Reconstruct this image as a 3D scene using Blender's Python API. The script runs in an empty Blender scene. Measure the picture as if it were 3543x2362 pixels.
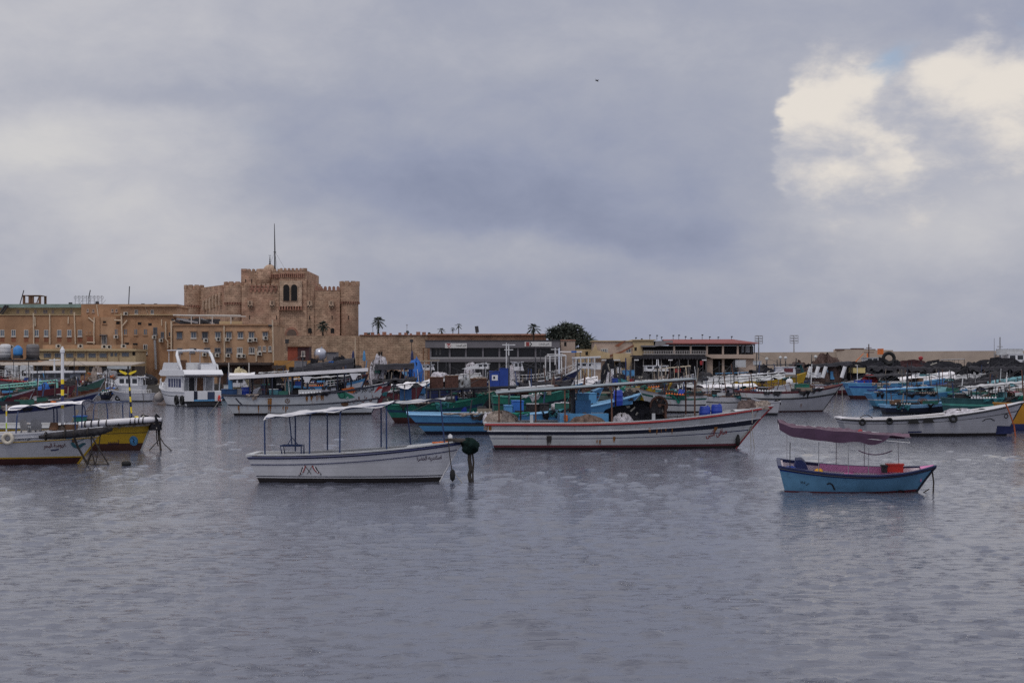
import bpy, math, random
import numpy as np
from mathutils import Matrix, Vector
random.seed(7)
S = bpy.context.scene
COL = S.collection
F, CX, HY, H = 4921.0, 1771.5, 1265.0, 4.2      # focal length in photo pixels, image centre, horizon row, eye height
R = math.radians
def PX(px, D): return (px - CX) * D / F
def PZ(py, D): return H - (py - HY) * D / F
def DW(py): return H * F / (py - HY)             # distance of a point on the water seen at row py

# ------------------------------------------------------------------ materials
_mats = {}
def nodes_of(m):
    m.use_nodes = True
    nt = m.node_tree
    return nt, nt.nodes, nt.links
def mat(name, col, rough=.6, var=.18, dirt=0., dcol=(.10, .06, .035), scale=1.5, metal=0., bump=.0, bscale=40., streak=0., scol=(.17, .075, .02), spec=.4, planks=0.):
    if name in _mats: return _mats[name]
    m = bpy.data.materials.new(name); _mats[name] = m
    nt, N, L = nodes_of(m)
    b = N['Principled BSDF']
    b.inputs['Roughness'].default_value = rough; b.inputs['Metallic'].default_value = metal
    b.inputs['Specular IOR Level'].default_value = spec
    tc = N.new('ShaderNodeTexCoord')
    def noise(sc, det=5, vec=None, rgh=.6):
        n = N.new('ShaderNodeTexNoise'); n.inputs['Scale'].default_value = sc; n.inputs['Detail'].default_value = det
        n.inputs['Roughness'].default_value = rgh
        L.new(vec or tc.outputs['Object'], n.inputs['Vector']); return n.outputs['Fac']
    def mix(fac, a, c, mode='MIX'):
        x = N.new('ShaderNodeMix'); x.data_type = 'RGBA'; x.blend_type = mode
        for s_, v in ((0, fac), (6, a), (7, c)):
            if hasattr(v, 'node'): L.new(v, x.inputs[s_])
            else: x.inputs[s_].default_value = v if s_ == 0 else (*v, 1)
        return x.outputs[2]
    def ramp(f, lo, hi):
        r = N.new('ShaderNodeMapRange'); r.inputs[1].default_value = lo; r.inputs[2].default_value = hi
        L.new(f, r.inputs[0]); return r.outputs[0]
    c = mix(ramp(noise(scale), .3, .7), tuple(x * (1 - var) for x in col), tuple(min(1, x * (1 + var)) for x in col))
    if dirt > 0:
        f = ramp(noise(scale * 2.3, 8, rgh=.72), .68 - .28 * dirt, .78 - .1 * dirt)
        mm = N.new('ShaderNodeMath'); mm.operation = 'MULTIPLY'; mm.inputs[1].default_value = min(.85, .35 + .5 * dirt); L.new(f, mm.inputs[0])
        c = mix(mm.outputs[0], c, dcol)
    if streak > 0:
        mp = N.new('ShaderNodeMapping'); mp.inputs['Scale'].default_value = (2.6, 2.6, .28); L.new(tc.outputs['Object'], mp.inputs['Vector'])
        f = ramp(noise(1.0, 6, mp.outputs[0]), .72 - .22 * streak, .80 - .1 * streak)
        mm = N.new('ShaderNodeMath'); mm.operation = 'MULTIPLY'; mm.inputs[1].default_value = .75; L.new(f, mm.inputs[0])
        c = mix(mm.outputs[0], c, scol)
    if planks > 0:
        sp = N.new('ShaderNodeSeparateXYZ'); L.new(tc.outputs['Object'], sp.inputs[0])
        w1 = N.new('ShaderNodeMath'); w1.operation = 'MULTIPLY_ADD'; w1.inputs[1].default_value = 6.2; L.new(sp.outputs[2], w1.inputs[0]); L.new(noise(.5, 2), w1.inputs[2])
        w2 = N.new('ShaderNodeMath'); w2.operation = 'FRACT'; L.new(w1.outputs[0], w2.inputs[0])
        f = ramp(w2.outputs[0], .16, .0); mm = N.new('ShaderNodeMath'); mm.operation = 'MULTIPLY'; mm.inputs[1].default_value = planks; L.new(f, mm.inputs[0])
        c = mix(mm.outputs[0], c, tuple(x * .35 for x in col))
        c = mix(ramp(noise(.35, 6, rgh=.7), .42, .75), c, tuple(x * .72 for x in col))
    L.new(c, b.inputs['Base Color'])
    if bump > 0:
        bp = N.new('ShaderNodeBump'); bp.inputs['Strength'].default_value = bump; bp.inputs['Distance'].default_value = .05
        L.new(noise(bscale, 6), bp.inputs['Height']); L.new(bp.outputs[0], b.inputs['Normal'])
    return m
def stone(name, c1, c2, mortar, bw=.9, bh=.42, big=.12, tint=(.34, .15, .10), tamt=.5):
    if name in _mats: return _mats[name]
    m = bpy.data.materials.new(name); _mats[name] = m
    nt, N, L = nodes_of(m); b = N['Principled BSDF']; b.inputs['Roughness'].default_value = .92; b.inputs['Specular IOR Level'].default_value = .15
    tc = N.new('ShaderNodeTexCoord'); sp = N.new('ShaderNodeSeparateXYZ'); L.new(tc.outputs['Object'], sp.inputs[0])
    ad = N.new('ShaderNodeMath'); L.new(sp.outputs[0], ad.inputs[0]); L.new(sp.outputs[1], ad.inputs[1])
    cb = N.new('ShaderNodeCombineXYZ'); L.new(ad.outputs[0], cb.inputs[0]); L.new(sp.outputs[2], cb.inputs[1])
    nz = N.new('ShaderNodeTexNoise'); nz.inputs['Scale'].default_value = .9; nz.inputs['Detail'].default_value = 3; L.new(tc.outputs['Object'], nz.inputs['Vector'])
    ws = N.new('ShaderNodeVectorMath'); ws.operation = 'MULTIPLY_ADD'; ws.inputs[1].default_value = (.22, .22, .0)
    L.new(nz.outputs['Color'], ws.inputs[0]); L.new(cb.outputs[0], ws.inputs[2])
    br = N.new('ShaderNodeTexBrick'); br.inputs['Color1'].default_value = (*c1, 1); br.inputs['Color2'].default_value = (*c2, 1); br.inputs['Mortar'].default_value = (*mortar, 1)
    br.inputs['Scale'].default_value = 1; br.inputs['Brick Width'].default_value = bw; br.inputs['Row Height'].default_value = bh
    br.inputs['Mortar Size'].default_value = .03; br.inputs['Bias'].default_value = 0.; br.inputs['Mortar Smooth'].default_value = .4
    L.new(ws.outputs[0], br.inputs['Vector'])
    def noise(sc, d=6, r=.65):
        n = N.new('ShaderNodeTexNoise'); n.inputs['Scale'].default_value = sc; n.inputs['Detail'].default_value = d; n.inputs['Roughness'].default_value = r
        L.new(tc.outputs['Object'], n.inputs['Vector']); return n.outputs['Fac']
    def mr(f, lo, hi, a=0, c=1):
        r = N.new('ShaderNodeMapRange'); r.inputs[1].default_value = lo; r.inputs[2].default_value = hi; r.inputs[3].default_value = a; r.inputs[4].default_value = c
        L.new(f, r.inputs[0]); return r.outputs[0]
    x1 = N.new('ShaderNodeMix'); x1.data_type = 'RGBA'; L.new(mr(noise(big), .45, .7, 0, tamt), x1.inputs[0]); L.new(br.outputs['Color'], x1.inputs[6]); x1.inputs[7].default_value = (*tint, 1)
    x2 = N.new('ShaderNodeMix'); x2.data_type = 'RGBA'; x2.blend_type = 'MULTIPLY'; x2.inputs[0].default_value = 1; L.new(x1.outputs[2], x2.inputs[6])
    cv = N.new('ShaderNodeCombineXYZ'); g = mr(noise(.6, 9, .75), .3, .72, .45, 1.3)
    for i in range(3): L.new(g, cv.inputs[i])
    L.new(cv.outputs[0], x2.inputs[7]); L.new(x2.outputs[2], b.inputs['Base Color'])
    bp = N.new('ShaderNodeBump'); bp.inputs['Strength'].default_value = .5; bp.inputs['Distance'].default_value = .12
    L.new(br.outputs['Fac'], bp.inputs['Height']); bp.invert = True; L.new(bp.outputs[0], b.inputs['Normal'])
    return m
def netmat(name, col, col2=None):
    if name in _mats: return _mats[name]
    m = mat(name, col, rough=.95, var=.6, scale=5, bump=1., bscale=18, spec=.1, dirt=.6, dcol=tuple(x * 2.3 + .008 for x in col))
    if col2:
        nt = m.node_tree
    return m

MT = dict
white = mat('white_paint', (.62, .62, .66), .5, .10, .36, (.40, .37, .35), .9, streak=.28, scol=(.35, .25, .17), planks=.35)
whiteclean = mat('clean_white', (.70, .70, .73), .35, .05, .05, (.4, .38, .36), 1.2)
whitedirty = mat('weathered_white_paint', (.55, .56, .58), .6, .14, .5, (.30, .26, .22), 1.1, streak=.5, scol=(.30, .15, .05), planks=.55)
rustwhite = mat('rust_streaked_white', (.58, .60, .63), .6, .1, .3, (.36, .34, .32), .6, streak=.5, scol=(.32, .13, .03), planks=.3)
grey_w = mat('grey_white_paint', (.46, .46, .50), .55, .1, .35, (.27, .25, .22), 1., streak=.35, planks=.5)
navy = mat('navy_paint', (.022, .03, .10), .45, .25, .15)
navyd = mat('dark_navy_paint', (.012, .015, .035), .55, .3, .2, (.06, .05, .04))
blackp = mat('black_paint', (.022, .022, .028), .6, .3, .15, (.05, .045, .04))
bottom = mat('antifouling_dark_red', (.055, .016, .016), .8, .3, .35, (.02, .02, .015), 1.5)
bottomb = mat('antifouling_black', (.02, .016, .018), .8, .3, .35, (.045, .03, .02), 1.5)
redp = mat('red_paint', (.30, .025, .03), .5, .2, .2)
redw = mat('bright_red_plastic', (.55, .03, .02), .4, .1)
lblue = mat('light_blue_paint', (.10, .31, .57), .55, .2, .45, (.07, .17, .27), 1.2, planks=.5)
lblue2 = mat('pale_blue_trim', (.25, .48, .72), .5, .12, .25, (.1, .2, .3), 1.5)
mblue = mat('mid_blue_paint', (.075, .24, .47), .5, .16, .35, (.03, .09, .17), 1.1)
dblue = mat('deep_blue_paint', (.02, .055, .28), .45, .2, .15)
teal = mat('teal_paint', (.05, .155, .195), .6, .25, .5, (.05, .12, .13))
green = mat('green_paint', (.014, .145, .105), .6, .28, .5, (.02, .06, .06))
dgreen = mat('dark_green_paint', (.02, .10, .08), .55, .25, .3)
sgreen = mat('sea_green_paint', (.08, .32, .27), .55, .15, .3, (.1, .2, .2))
yellow = mat('yellow_paint', (.48, .30, .02), .5, .15, .2, (.25, .14, .02))
yellowb = mat('bright_yellow_paint', (.80, .60, .03), .45, .08, .1)
lime = mat('lime_paint', (.45, .65, .05), .5, .1)
orange = mat('orange_paint', (.65, .16, .03), .5, .15, .2)
maroon = mat('maroon_paint', (.13, .03, .04), .6, .25, .3)
pink = mat('pink_paint', (.62, .20, .42), .55, .12, .2, (.4, .2, .3))
wood = mat('worn_deck_wood', (.24, .20, .16), .85, .25, .4, (.10, .08, .06), 3.)
brownw = mat('brown_wood', (.16, .085, .05), .85, .3, .4, (.06, .04, .03), 3.)
crate = mat('wicker_crate_brown', (.085, .04, .032), .9, .4, .3, (.04, .025, .02), 9., bump=.6, bscale=30)
metal = mat('grey_metal', (.32, .32, .34), .45, .2, .3, (.18, .11, .07), 3., metal=.3)
dmetal = mat('dark_metal_pipe', (.035, .035, .042), .5, .3, .3, (.11, .05, .025), 3.)
bluepipe = mat('blue_painted_pipe', (.028, .05, .135), .45, .2, .2)
rustpipe = mat('rusty_pipe', (.11, .055, .04), .8, .35, .4, (.05, .03, .02), 4.)
whitepipe = mat('white_painted_pipe', (.62, .62, .64), .45, .1, .25, (.35, .28, .22), 3.)
greenpipe = mat('sea_green_pipe', (.22, .52, .45), .5, .15, .3, (.05, .14, .12), 9.)
clothw = mat('white_tarpaulin', (.74, .72, .75), .75, .08, .25, (.48, .46, .46), 1.3, bump=.25, bscale=6)
clothg = mat('grey_tarpaulin', (.42, .42, .44), .8, .15, .4, (.22, .21, .21), 1.3, bump=.3, bscale=6)
clothd = mat('dark_awning_mesh', (.028, .027, .035), .9, .4, .3, (.055, .035, .035), .9, bump=.4, bscale=8)
clothp = mat('purple_tarpaulin', (.105, .055, .085), .75, .45, .5, (.26, .19, .235), 2.2, bump=.8, bscale=5)
clothpd = mat('dark_purple_valance', (.062, .030, .062), .8, .3, .2, (.03, .015, .03), 1.4, bump=.3, bscale=5)
clothb = mat('blue_tarpaulin', (.025, .13, .45), .6, .2, .2, (.02, .07, .2), 1.4, bump=.3, bscale=6)
clotht = mat('teal_tarpaulin', (.10, .24, .28), .75, .3, .45, (.04, .09, .11), 1.2, bump=.3, bscale=6)
clothm = mat('maroon_tarpaulin', (.17, .045, .06), .7, .2, .2)
roofb = mat('canopy_board_underside', (.30, .30, .31), .8, .15, .4, (.17, .15, .14), 1.5)
rooflb = mat('pale_canopy_edge', (.50, .57, .62), .65, .12, .35, (.3, .27, .25), 1.5)
rubber = mat('black_rubber', (.013, .013, .014), .8, .3)
rubw = mat('whitewashed_tyre', (.55, .50, .42), .8, .15, .3, (.25, .22, .18), 5)
ropem = mat('dark_rope', (.045, .038, .035), .95, .4, scale=9)
ropel = mat('pale_rope', (.32, .30, .27), .95, .2, scale=9)
netk = netmat('black_net', (.020, .020, .025))
netb = netmat('brown_net', (.10, .055, .042))
nett = netmat('tan_net', (.26, .215, .19))
netw = netmat('pale_net', (.45, .43, .47))
netg = netmat('green_net', (.02, .15, .11))
netteal = netmat('teal_net', (.04, .15, .17))
netdk = netmat('dark_grey_net', (.042, .04, .044))
drumb = mat('blue_plastic_drum', (.022, .055, .36), .4, .12, .1, (.02, .03, .15))
glassd = mat('dark_glass', (.018, .021, .028), .12, .3, spec=.6)
glassb = mat('bluish_glass', (.09, .12, .16), .15, .3, spec=.6)
dark = mat('dark_interior', (.012, .011, .013), .9, .3)
inkd = mat('dark_lettering', (.05, .025, .06), .7, .2)
inkr = mat('red_lettering', (.28, .05, .05), .7, .3)
inkm = mat('maroon_lettering', (.13, .045, .05), .7, .3)
inkk = mat('black_lettering', (.02, .02, .025), .7, .2)
concrete = mat('quay_concrete', (.105, .095, .085), .9, .25, .5, (.08, .07, .06), .5, bump=.3, bscale=3)
plaster = mat('ochre_brown_plaster', (.33, .19, .11), .9, .32, .6, (.17, .075, .038), .22, streak=.38, scol=(.15, .07, .04))
plaster2 = mat('tan_plaster', (.40, .25, .155), .9, .3, .55, (.24, .115, .055), .3, streak=.38, scol=(.18, .085, .045))
cream = mat('cream_plaster', (.46, .35, .21), .9, .15, .3, (.28, .18, .10), .5, streak=.22, scol=(.27, .16, .09))
palewall = mat('pale_pink_plaster', (.42, .33, .28), .9, .14, .3, (.28, .17, .12), .4, streak=.2, scol=(.27, .17, .12))
redbrown = mat('patch_red_plaster', (.22, .085, .05), .9, .25, .4, (.14, .06, .04), 1.)
bluegreen = mat('faded_green_roof_edge', (.20, .27, .245), .8, .2, .3, (.14, .17, .15), 1.)
greyfac = mat('grey_fascia', (.135, .13, .15), .6, .1, .2, (.09, .085, .095), .5)
redroof = mat('red_roof_sheet', (.21, .05, .045), .7, .15, .25, (.13, .05, .05), .6)
shutter = mat('grey_shutter', (.16, .155, .17), .7, .2, .2)
framew = mat('white_window_frame', (.52, .49, .46), .6, .1, .2, (.3, .26, .22), 4)
pipec = mat('pale_drain_pipe', (.55, .44, .33), .7, .15, .3, (.3, .2, .13), 1.5)
acm = mat('air_conditioner_white', (.50, .46, .41), .6, .1, .3, (.28, .22, .17), 3)
tankw = mat('white_water_tank', (.58, .58, .60), .5, .1, .3, (.35, .33, .32), 1.2)
tankg = mat('grey_water_tank', (.15, .14, .145), .6, .2, .5, (.08, .06, .05), 1.2)
tankb = mat('blue_water_tank', (.04, .20, .50), .5, .15, .2)
steel = mat('shiny_steel_tank', (.45, .46, .52), .3, .1, .2, metal=.7)
bark = mat('palm_bark', (.075, .055, .045), .95, .3, scale=6, bump=.6, bscale=14)
leafd = mat('dark_foliage', (.045, .056, .046), .75, .45, scale=2.2)
leafl = mat('dusty_foliage', (.085, .095, .075), .75, .35, scale=2.2)
castle = stone('citadel_stone', (.54, .372, .268), (.40, .265, .19), (.28, .18, .135), tint=(.40, .19, .14), tamt=.5)
castlel = stone('citadel_pale_stone', (.56, .42, .32), (.49, .355, .26), (.34, .24, .17), tint=(.42, .24, .19), tamt=.3)
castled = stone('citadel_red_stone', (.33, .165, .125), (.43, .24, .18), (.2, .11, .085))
rampst = stone('rampart_stone', (.48, .35, .255), (.36, .25, .18), (.22, .15, .11), 1.1, .36, .1, tint=(.38, .215, .16), tamt=.3)
rampst2 = stone('rampart_reddish_stone', (.45, .275, .185), (.40, .235, .16), (.28, .16, .11), 1.2, .4, .08, tint=(.32, .14, .10), tamt=.6)
breakst = mat('breakwater_concrete', (.40, .33, .28), .95, .14, .35, (.24, .17, .14), .35, streak=.15, scol=(.25, .16, .13), bump=.2, bscale=4)

# ------------------------------------------------------------------ mesh builder
def rotm(rz=0, ry=0, rx=0): return Matrix.Rotation(rz, 3, 'Z') @ Matrix.Rotation(ry, 3, 'Y') @ Matrix.Rotation(rx, 3, 'X')
class MB:
    def __init__(s): s.v, s.f, s.m = [], [], []
    def add(s, vs, fs, mi=0):
        o = len(s.v); s.v += [tuple(v) for v in vs]
        s.f += [tuple(i + o for i in f) for f in fs]; s.m += [mi] * len(fs); return s
    def box(s, x0, x1, y0, y1, z0, z1, mi=0):
        return s.add([(x, y, z) for z in (z0, z1) for y in (y0, y1) for x in (x0, x1)],
                     [(0, 2, 3, 1), (4, 5, 7, 6), (0, 1, 5, 4), (2, 6, 7, 3), (0, 4, 6, 2), (1, 3, 7, 5)], mi)
    def obox(s, c, d, rz=0, ry=0, rx=0, mi=0):
        m = rotm(rz, ry, rx); c = Vector(c)
        vs = [c + m @ Vector((x * d[0] / 2, y * d[1] / 2, z * d[2] / 2)) for z in (-1, 1) for y in (-1, 1) for x in (-1, 1)]
        return s.add(vs, [(0, 2, 3, 1), (4, 5, 7, 6), (0, 1, 5, 4), (2, 6, 7, 3), (0, 4, 6, 2), (1, 3, 7, 5)], mi)
    def tube(s, pts, r, n=6, mi=0, caps=True):
        pts = [Vector(p) for p in pts]; k = len(pts)
        rs = r if isinstance(r, (list, tuple)) else [r] * k
        vs = []
        for i, p in enumerate(pts):
            d = (pts[min(i + 1, k - 1)] - pts[max(i - 1, 0)])
            d = d.normalized() if d.length > 1e-9 else Vector((0, 0, 1))
            a = Vector((0, 0, 1)) if abs(d.z) < .9 else Vector((1, 0, 0))
            e1 = d.cross(a).normalized(); e2 = d.cross(e1)
            vs += [p + (e1 * math.cos(2 * math.pi * j / n) + e2 * math.sin(2 * math.pi * j / n)) * rs[i] for j in range(n)]
        fs = [(i * n + j, i * n + (j + 1) % n, (i + 1) * n + (j + 1) % n, (i + 1) * n + j) for i in range(k - 1) for j in range(n)]
        if caps: fs += [tuple(range(n - 1, -1, -1)), tuple(range((k - 1) * n, k * n))]
        return s.add(vs, fs, mi)
    def lathe(s, prof, c=(0, 0, 0), n=16, mi=0, ax='z', a0=0, a1=2 * math.pi):
        full = abs(a1 - a0 - 2 * math.pi) < 1e-6; nn = n if full else n + 1
        vs = []
        for (r, z) in prof:
            for j in range(nn):
                t = a0 + (a1 - a0) * j / n
                p = (r * math.cos(t), r * math.sin(t), z)
                if ax == 'x': p = (p[2], p[0], p[1])
                if ax == 'y': p = (p[0], p[2], p[1])
                vs.append((p[0] + c[0], p[1] + c[1], p[2] + c[2]))
        fs = []
        for i in range(len(prof) - 1):
            for j in range(n):
                k = (j + 1) % nn
                fs.append((i * nn + j, i * nn + k, (i + 1) * nn + k, (i + 1) * nn + j))
        if prof[0][0] > 1e-4: fs.append(tuple(range(nn - 1, -1, -1)))
        if prof[-1][0] > 1e-4: fs.append(tuple((len(prof) - 1) * nn + j for j in range(nn)))
        return s.add(vs, fs, mi)
    def torus(s, c, Rr, r, n=18, m=8, mi=0, ax='y', rz=0):
        vs = []
        for i in range(n):
            t = 2 * math.pi * i / n
            for j in range(m):
                q = 2 * math.pi * j / m
                a, b_, z = (Rr + r * math.cos(q)) * math.cos(t), (Rr + r * math.cos(q)) * math.sin(t), r * math.sin(q)
                p = Vector((a, z, b_)) if ax == 'y' else (Vector((z, a, b_)) if ax == 'x' else Vector((a, b_, z)))
                vs.append(Vector(c) + Matrix.Rotation(rz, 3, 'Z') @ p)
        fs = [(i * m + j, ((i + 1) % n) * m + j, ((i + 1) % n) * m + (j + 1) % m, i * m + (j + 1) % m) for i in range(n) for j in range(m)]
        return s.add(vs, fs, mi)
    def prism(s, poly, y0, y1, mi=0, axis='y'):
        n = len(poly)
        def P(a, b, t): return (a, t, b) if axis == 'y' else ((t, a, b) if axis == 'x' else (a, b, t))
        vs = [P(a, b, y0) for a, b in poly] + [P(a, b, y1) for a, b in poly]
        fs = [tuple(range(n)), tuple(range(2 * n - 1, n - 1, -1))] + [(i, i + n, (i + 1) % n + n, (i + 1) % n) for i in range(n)]
        return s.add(vs, fs, mi)
    def grid(s, fn, nu, nv, mi=0):
        vs = [fn(i / nu, j / nv) for j in range(nv + 1) for i in range(nu + 1)]
        fs = [(j * (nu + 1) + i, j * (nu + 1) + i + 1, (j + 1) * (nu + 1) + i + 1, (j + 1) * (nu + 1) + i) for j in range(nv) for i in range(nu)]
        return s.add(vs, fs, mi)
    def blob(s, c, rad, seed=0, nu=20, nv=9, amp=.22, mi=0, droop=0., rz=0):
        """a heap: upper half of a lumpy ellipsoid standing on z = c.z"""
        rnd = random.Random(seed); ks = [(rnd.uniform(1, 5), rnd.uniform(1, 5), rnd.uniform(0, 6.3), rnd.uniform(.4, 1)) for _ in range(7)]
        m = Matrix.Rotation(rz, 3, 'Z')
        def fn(u, v):
            t = 2 * math.pi * u; e = math.pi / 2 * v
            n_ = sum(w * math.sin(a * math.cos(t) * 2 + b * math.sin(t) * 2 + p + 3 * e) for a, b, p, w in ks) / 4
            n_ += .32 * sum(w * math.sin(a * 3.1 * math.cos(t) + b * 2.7 * math.sin(t) + p * 2 + 7 * e) for a, b, p, w in ks[:4]) / 2
            k = 1 + amp * n_
            return Vector(c) + m @ Vector((rad[0] * k * math.cos(t) * math.cos(e) ** .7, rad[1] * k * math.sin(t) * math.cos(e) ** .7, rad[2] * max(0, math.sin(e)) ** .8 * (k if v > 0 else 0) - droop * (1 - v)))
        return s.grid(fn, nu, nv, mi)
    def ball(s, c, rad, seed=0, nu=22, nv=14, amp=.15, mi=0):
        rnd = random.Random(seed); ks = [(rnd.uniform(1, 4), rnd.uniform(1, 4), rnd.uniform(1, 4), rnd.uniform(0, 6.3)) for _ in range(8)]
        def fn(u, v):
            t = 2 * math.pi * u; e = math.pi * (v - .5); d = (math.cos(t) * math.cos(e), math.sin(t) * math.cos(e), math.sin(e))
            k = 1 + amp * sum(math.sin(a * d[0] * 2 + b * d[1] * 2 + q * d[2] * 2 + p) for a, b, q, p in ks) / 4
            return (c[0] + rad[0] * k * d[0], c[1] + rad[1] * k * d[1], c[2] + rad[2] * k * d[2])
        return s.grid(fn, nu, nv, mi)
    def build(s, name, mats, parent=None, origin=None, smooth=False):
        me = bpy.data.meshes.new(name)
        o = Vector(origin) if origin is not None else Vector((0, 0, 0))
        me.from_pydata([tuple(Vector(v) - o) for v in s.v], [], s.f)
        for m in (mats if isinstance(mats, (list, tuple)) else [mats]): me.materials.append(m)
        me.polygons.foreach_set('material_index', s.m)
        if smooth: me.polygons.foreach_set('use_smooth', [True] * len(s.f))
        me.update()
        ob = bpy.data.objects.new(name, me); COL.objects.link(ob)
        if parent is not None: ob.parent = parent
        if origin is not None: ob.location = o
        return ob
def tag(o, label=None, cat=None, group=None, kind=None):
    if label: o['label'] = label
    if cat: o['category'] = cat
    if group: o['group'] = group
    if kind: o['kind'] = kind
    return o
def thing(name, label, cat, loc, rz=0, group=None, roll=0, pitch=0):
    o = bpy.data.objects.new(name, None); COL.objects.link(o); o.empty_display_size = .3
    o.location = loc; o.rotation_euler = (roll, pitch, rz)
    return tag(o, label, cat, group)
def sub(root, mb, name, mats, smooth=False, parent=None):
    """part of a thing whose shape was given in world coordinates (the thing stands unrotated)"""
    ob = mb.build(name, mats, parent or root, smooth=smooth)
    me = ob.data; L = root.location
    for v in me.vertices: v.co -= L
    return ob

# ------------------------------------------------------------------ lettering
_AR = {}
def _ar_table():
    code = 0xFE80
    for ch, n in (('ء', 1), ('آ', 2), ('أ', 2), ('ؤ', 2), ('إ', 2), ('ئ', 4), ('ا', 2), ('ب', 4), ('ة', 2), ('ت', 4), ('ث', 4), ('ج', 4), ('ح', 4), ('خ', 4), ('د', 2), ('ذ', 2), ('ر', 2), ('ز', 2), ('س', 4), ('ش', 4), ('ص', 4), ('ض', 4), ('ط', 4), ('ظ', 4), ('ع', 4), ('غ', 4), ('ف', 4), ('ق', 4), ('ك', 4), ('ل', 4), ('م', 4), ('ن', 4), ('ه', 4), ('و', 2), ('ى', 2), ('ي', 4)):
        _AR[ch] = (code, n); code += n
_ar_table()
def arabic(t):
    out = []
    for i, ch in enumerate(t):
        if ch not in _AR: out.append(ch); continue
        c, n = _AR[ch]
        pj = i > 0 and t[i - 1] in _AR and _AR[t[i - 1]][1] == 4
        nj = n == 4 and i + 1 < len(t) and t[i + 1] in _AR and _AR[t[i + 1]][1] > 1
        f = 0
        if pj and nj: f = 3
        elif nj: f = 2
        elif pj: f = 1
        out.append(chr(c + f))
    return ''.join(reversed(out))
_txt = {}
def text2d(body, width, height=None, ar=False):
    """triangulated outline of a word: vertices (x, z) from 0..width and faces"""
    s = arabic(body) if ar else body
    if s not in _txt:
        c = bpy.data.curves.new('lettering', 'FONT'); c.body = s; c.resolution_u = 2; c.offset = .018
        o = bpy.data.objects.new('lettering', c); COL.objects.link(o); bpy.context.view_layer.update()
        me = bpy.data.meshes.new_from_object(o)
        vs = [(v.co.x, v.co.y) for v in me.vertices]; fs = [tuple(p.vertices) for p in me.polygons]
        bpy.data.objects.remove(o); bpy.data.curves.remove(c); bpy.data.meshes.remove(me)
        _txt[s] = (vs, fs)
    vs, fs = _txt[s]
    x0, x1 = min(v[0] for v in vs), max(v[0] for v in vs); z0, z1 = min(v[1] for v in vs), max(v[1] for v in vs)
    k = width / (x1 - x0); kz = k if height is None else height / (z1 - z0)
    return [((x - x0) * k, (z - z0) * kz) for x, z in vs], fs
def stroke2d(pts, w):
    """flat painted stroke through points (x, z)"""
    vs, fs = [], []
    n = len(pts)
    for i, p in enumerate(pts):
        a, b = pts[max(i - 1, 0)], pts[min(i + 1, n - 1)]
        dx, dz = b[0] - a[0], b[1] - a[1]; l = math.hypot(dx, dz) or 1
        vs += [(p[0] - dz / l * w / 2, p[1] + dx / l * w / 2), (p[0] + dz / l * w / 2, p[1] - dx / l * w / 2)]
    fs = [(2 * i, 2 * i + 1, 2 * i + 3, 2 * i + 2) for i in range(n - 1)]
    return vs, fs
def disc2d(cx, cz, rx, rz=None, n=16):
    rz = rz or rx
    return [(cx + rx * math.cos(2 * math.pi * i / n), cz + rz * math.sin(2 * math.pi * i / n)) for i in range(n)], [tuple(range(n))]
def ring2d(cx, cz, r, w, n=20): return stroke2d([(cx + r * math.cos(2 * math.pi * i / n), cz + r * math.sin(2 * math.pi * i / n)) for i in range(n + 1)], w)
# ------------------------------------------------------------------ sky, light, camera
SUN_EL, SUN_AZ = 58., 205.     # degrees; azimuth clockwise from +Y (205 = behind the camera, a little to the left)
def srgb(r, g, b): return tuple(((x / 255) / 12.92 if x < 10 else ((x / 255 + .055) / 1.055) ** 2.4) for x in (r, g, b))
w = bpy.data.worlds.new("World"); S.world = w; w.use_nodes = True
nt = w.node_tree; N, L = nt.nodes, nt.links
bg = N['Background']; bg.inputs['Strength'].default_value = .1
sky = N.new('ShaderNodeTexSky'); sky.sky_type = 'NISHITA'; sky.sun_disc = False
sky.sun_elevation = R(SUN_EL); sky.sun_rotation = R(SUN_AZ); sky.dust_density = 3; sky.air_density = 1.2
tc = N.new('ShaderNodeTexCoord')
def setin(sock, v):
    if hasattr(v, 'node'): L.new(v, sock)
    else: sock.default_value = v
def ma(op, a, b=0., c=None, clamp=False):
    n = N.new('ShaderNodeMath'); n.operation = op; n.use_clamp = clamp
    setin(n.inputs[0], a); setin(n.inputs[1], b)
    if c is not None: setin(n.inputs[2], c)
    return n.outputs[0]
sx = N.new('ShaderNodeSeparateXYZ'); L.new(tc.outputs['Generated'], sx.inputs[0])
az0 = ma('ARCTAN2', sx.outputs[0], sx.outputs[1]); el0 = ma('ARCSINE', sx.outputs[2])
cv = N.new('ShaderNodeCombineXYZ'); L.new(az0, cv.inputs[0]); L.new(ma('MULTIPLY', el0, 1.7), cv.inputs[1])
def noise(scale, det, rough=.55, dist=0., off=(0, 0, 0), col=False):
    mp = N.new('ShaderNodeMapping'); mp.inputs['Location'].default_value = off; L.new(cv.outputs[0], mp.inputs[0])
    n = N.new('ShaderNodeTexNoise'); n.inputs['Scale'].default_value = scale; n.inputs['Detail'].default_value = det
    n.inputs['Roughness'].default_value = rough; n.inputs['Distortion'].default_value = dist
    L.new(mp.outputs[0], n.inputs['Vector']); return n.outputs['Color' if col else 'Fac']
warp = N.new('ShaderNodeSeparateColor'); L.new(noise(9, 5, .6, off=(3, 1, 0), col=True), warp.inputs[0])
azw = ma('MULTIPLY_ADD', ma('SUBTRACT', warp.outputs[0], .5), .11, az0)
elw = ma('MULTIPLY_ADD', ma('SUBTRACT', warp.outputs[1], .5), .055, el0)
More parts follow.
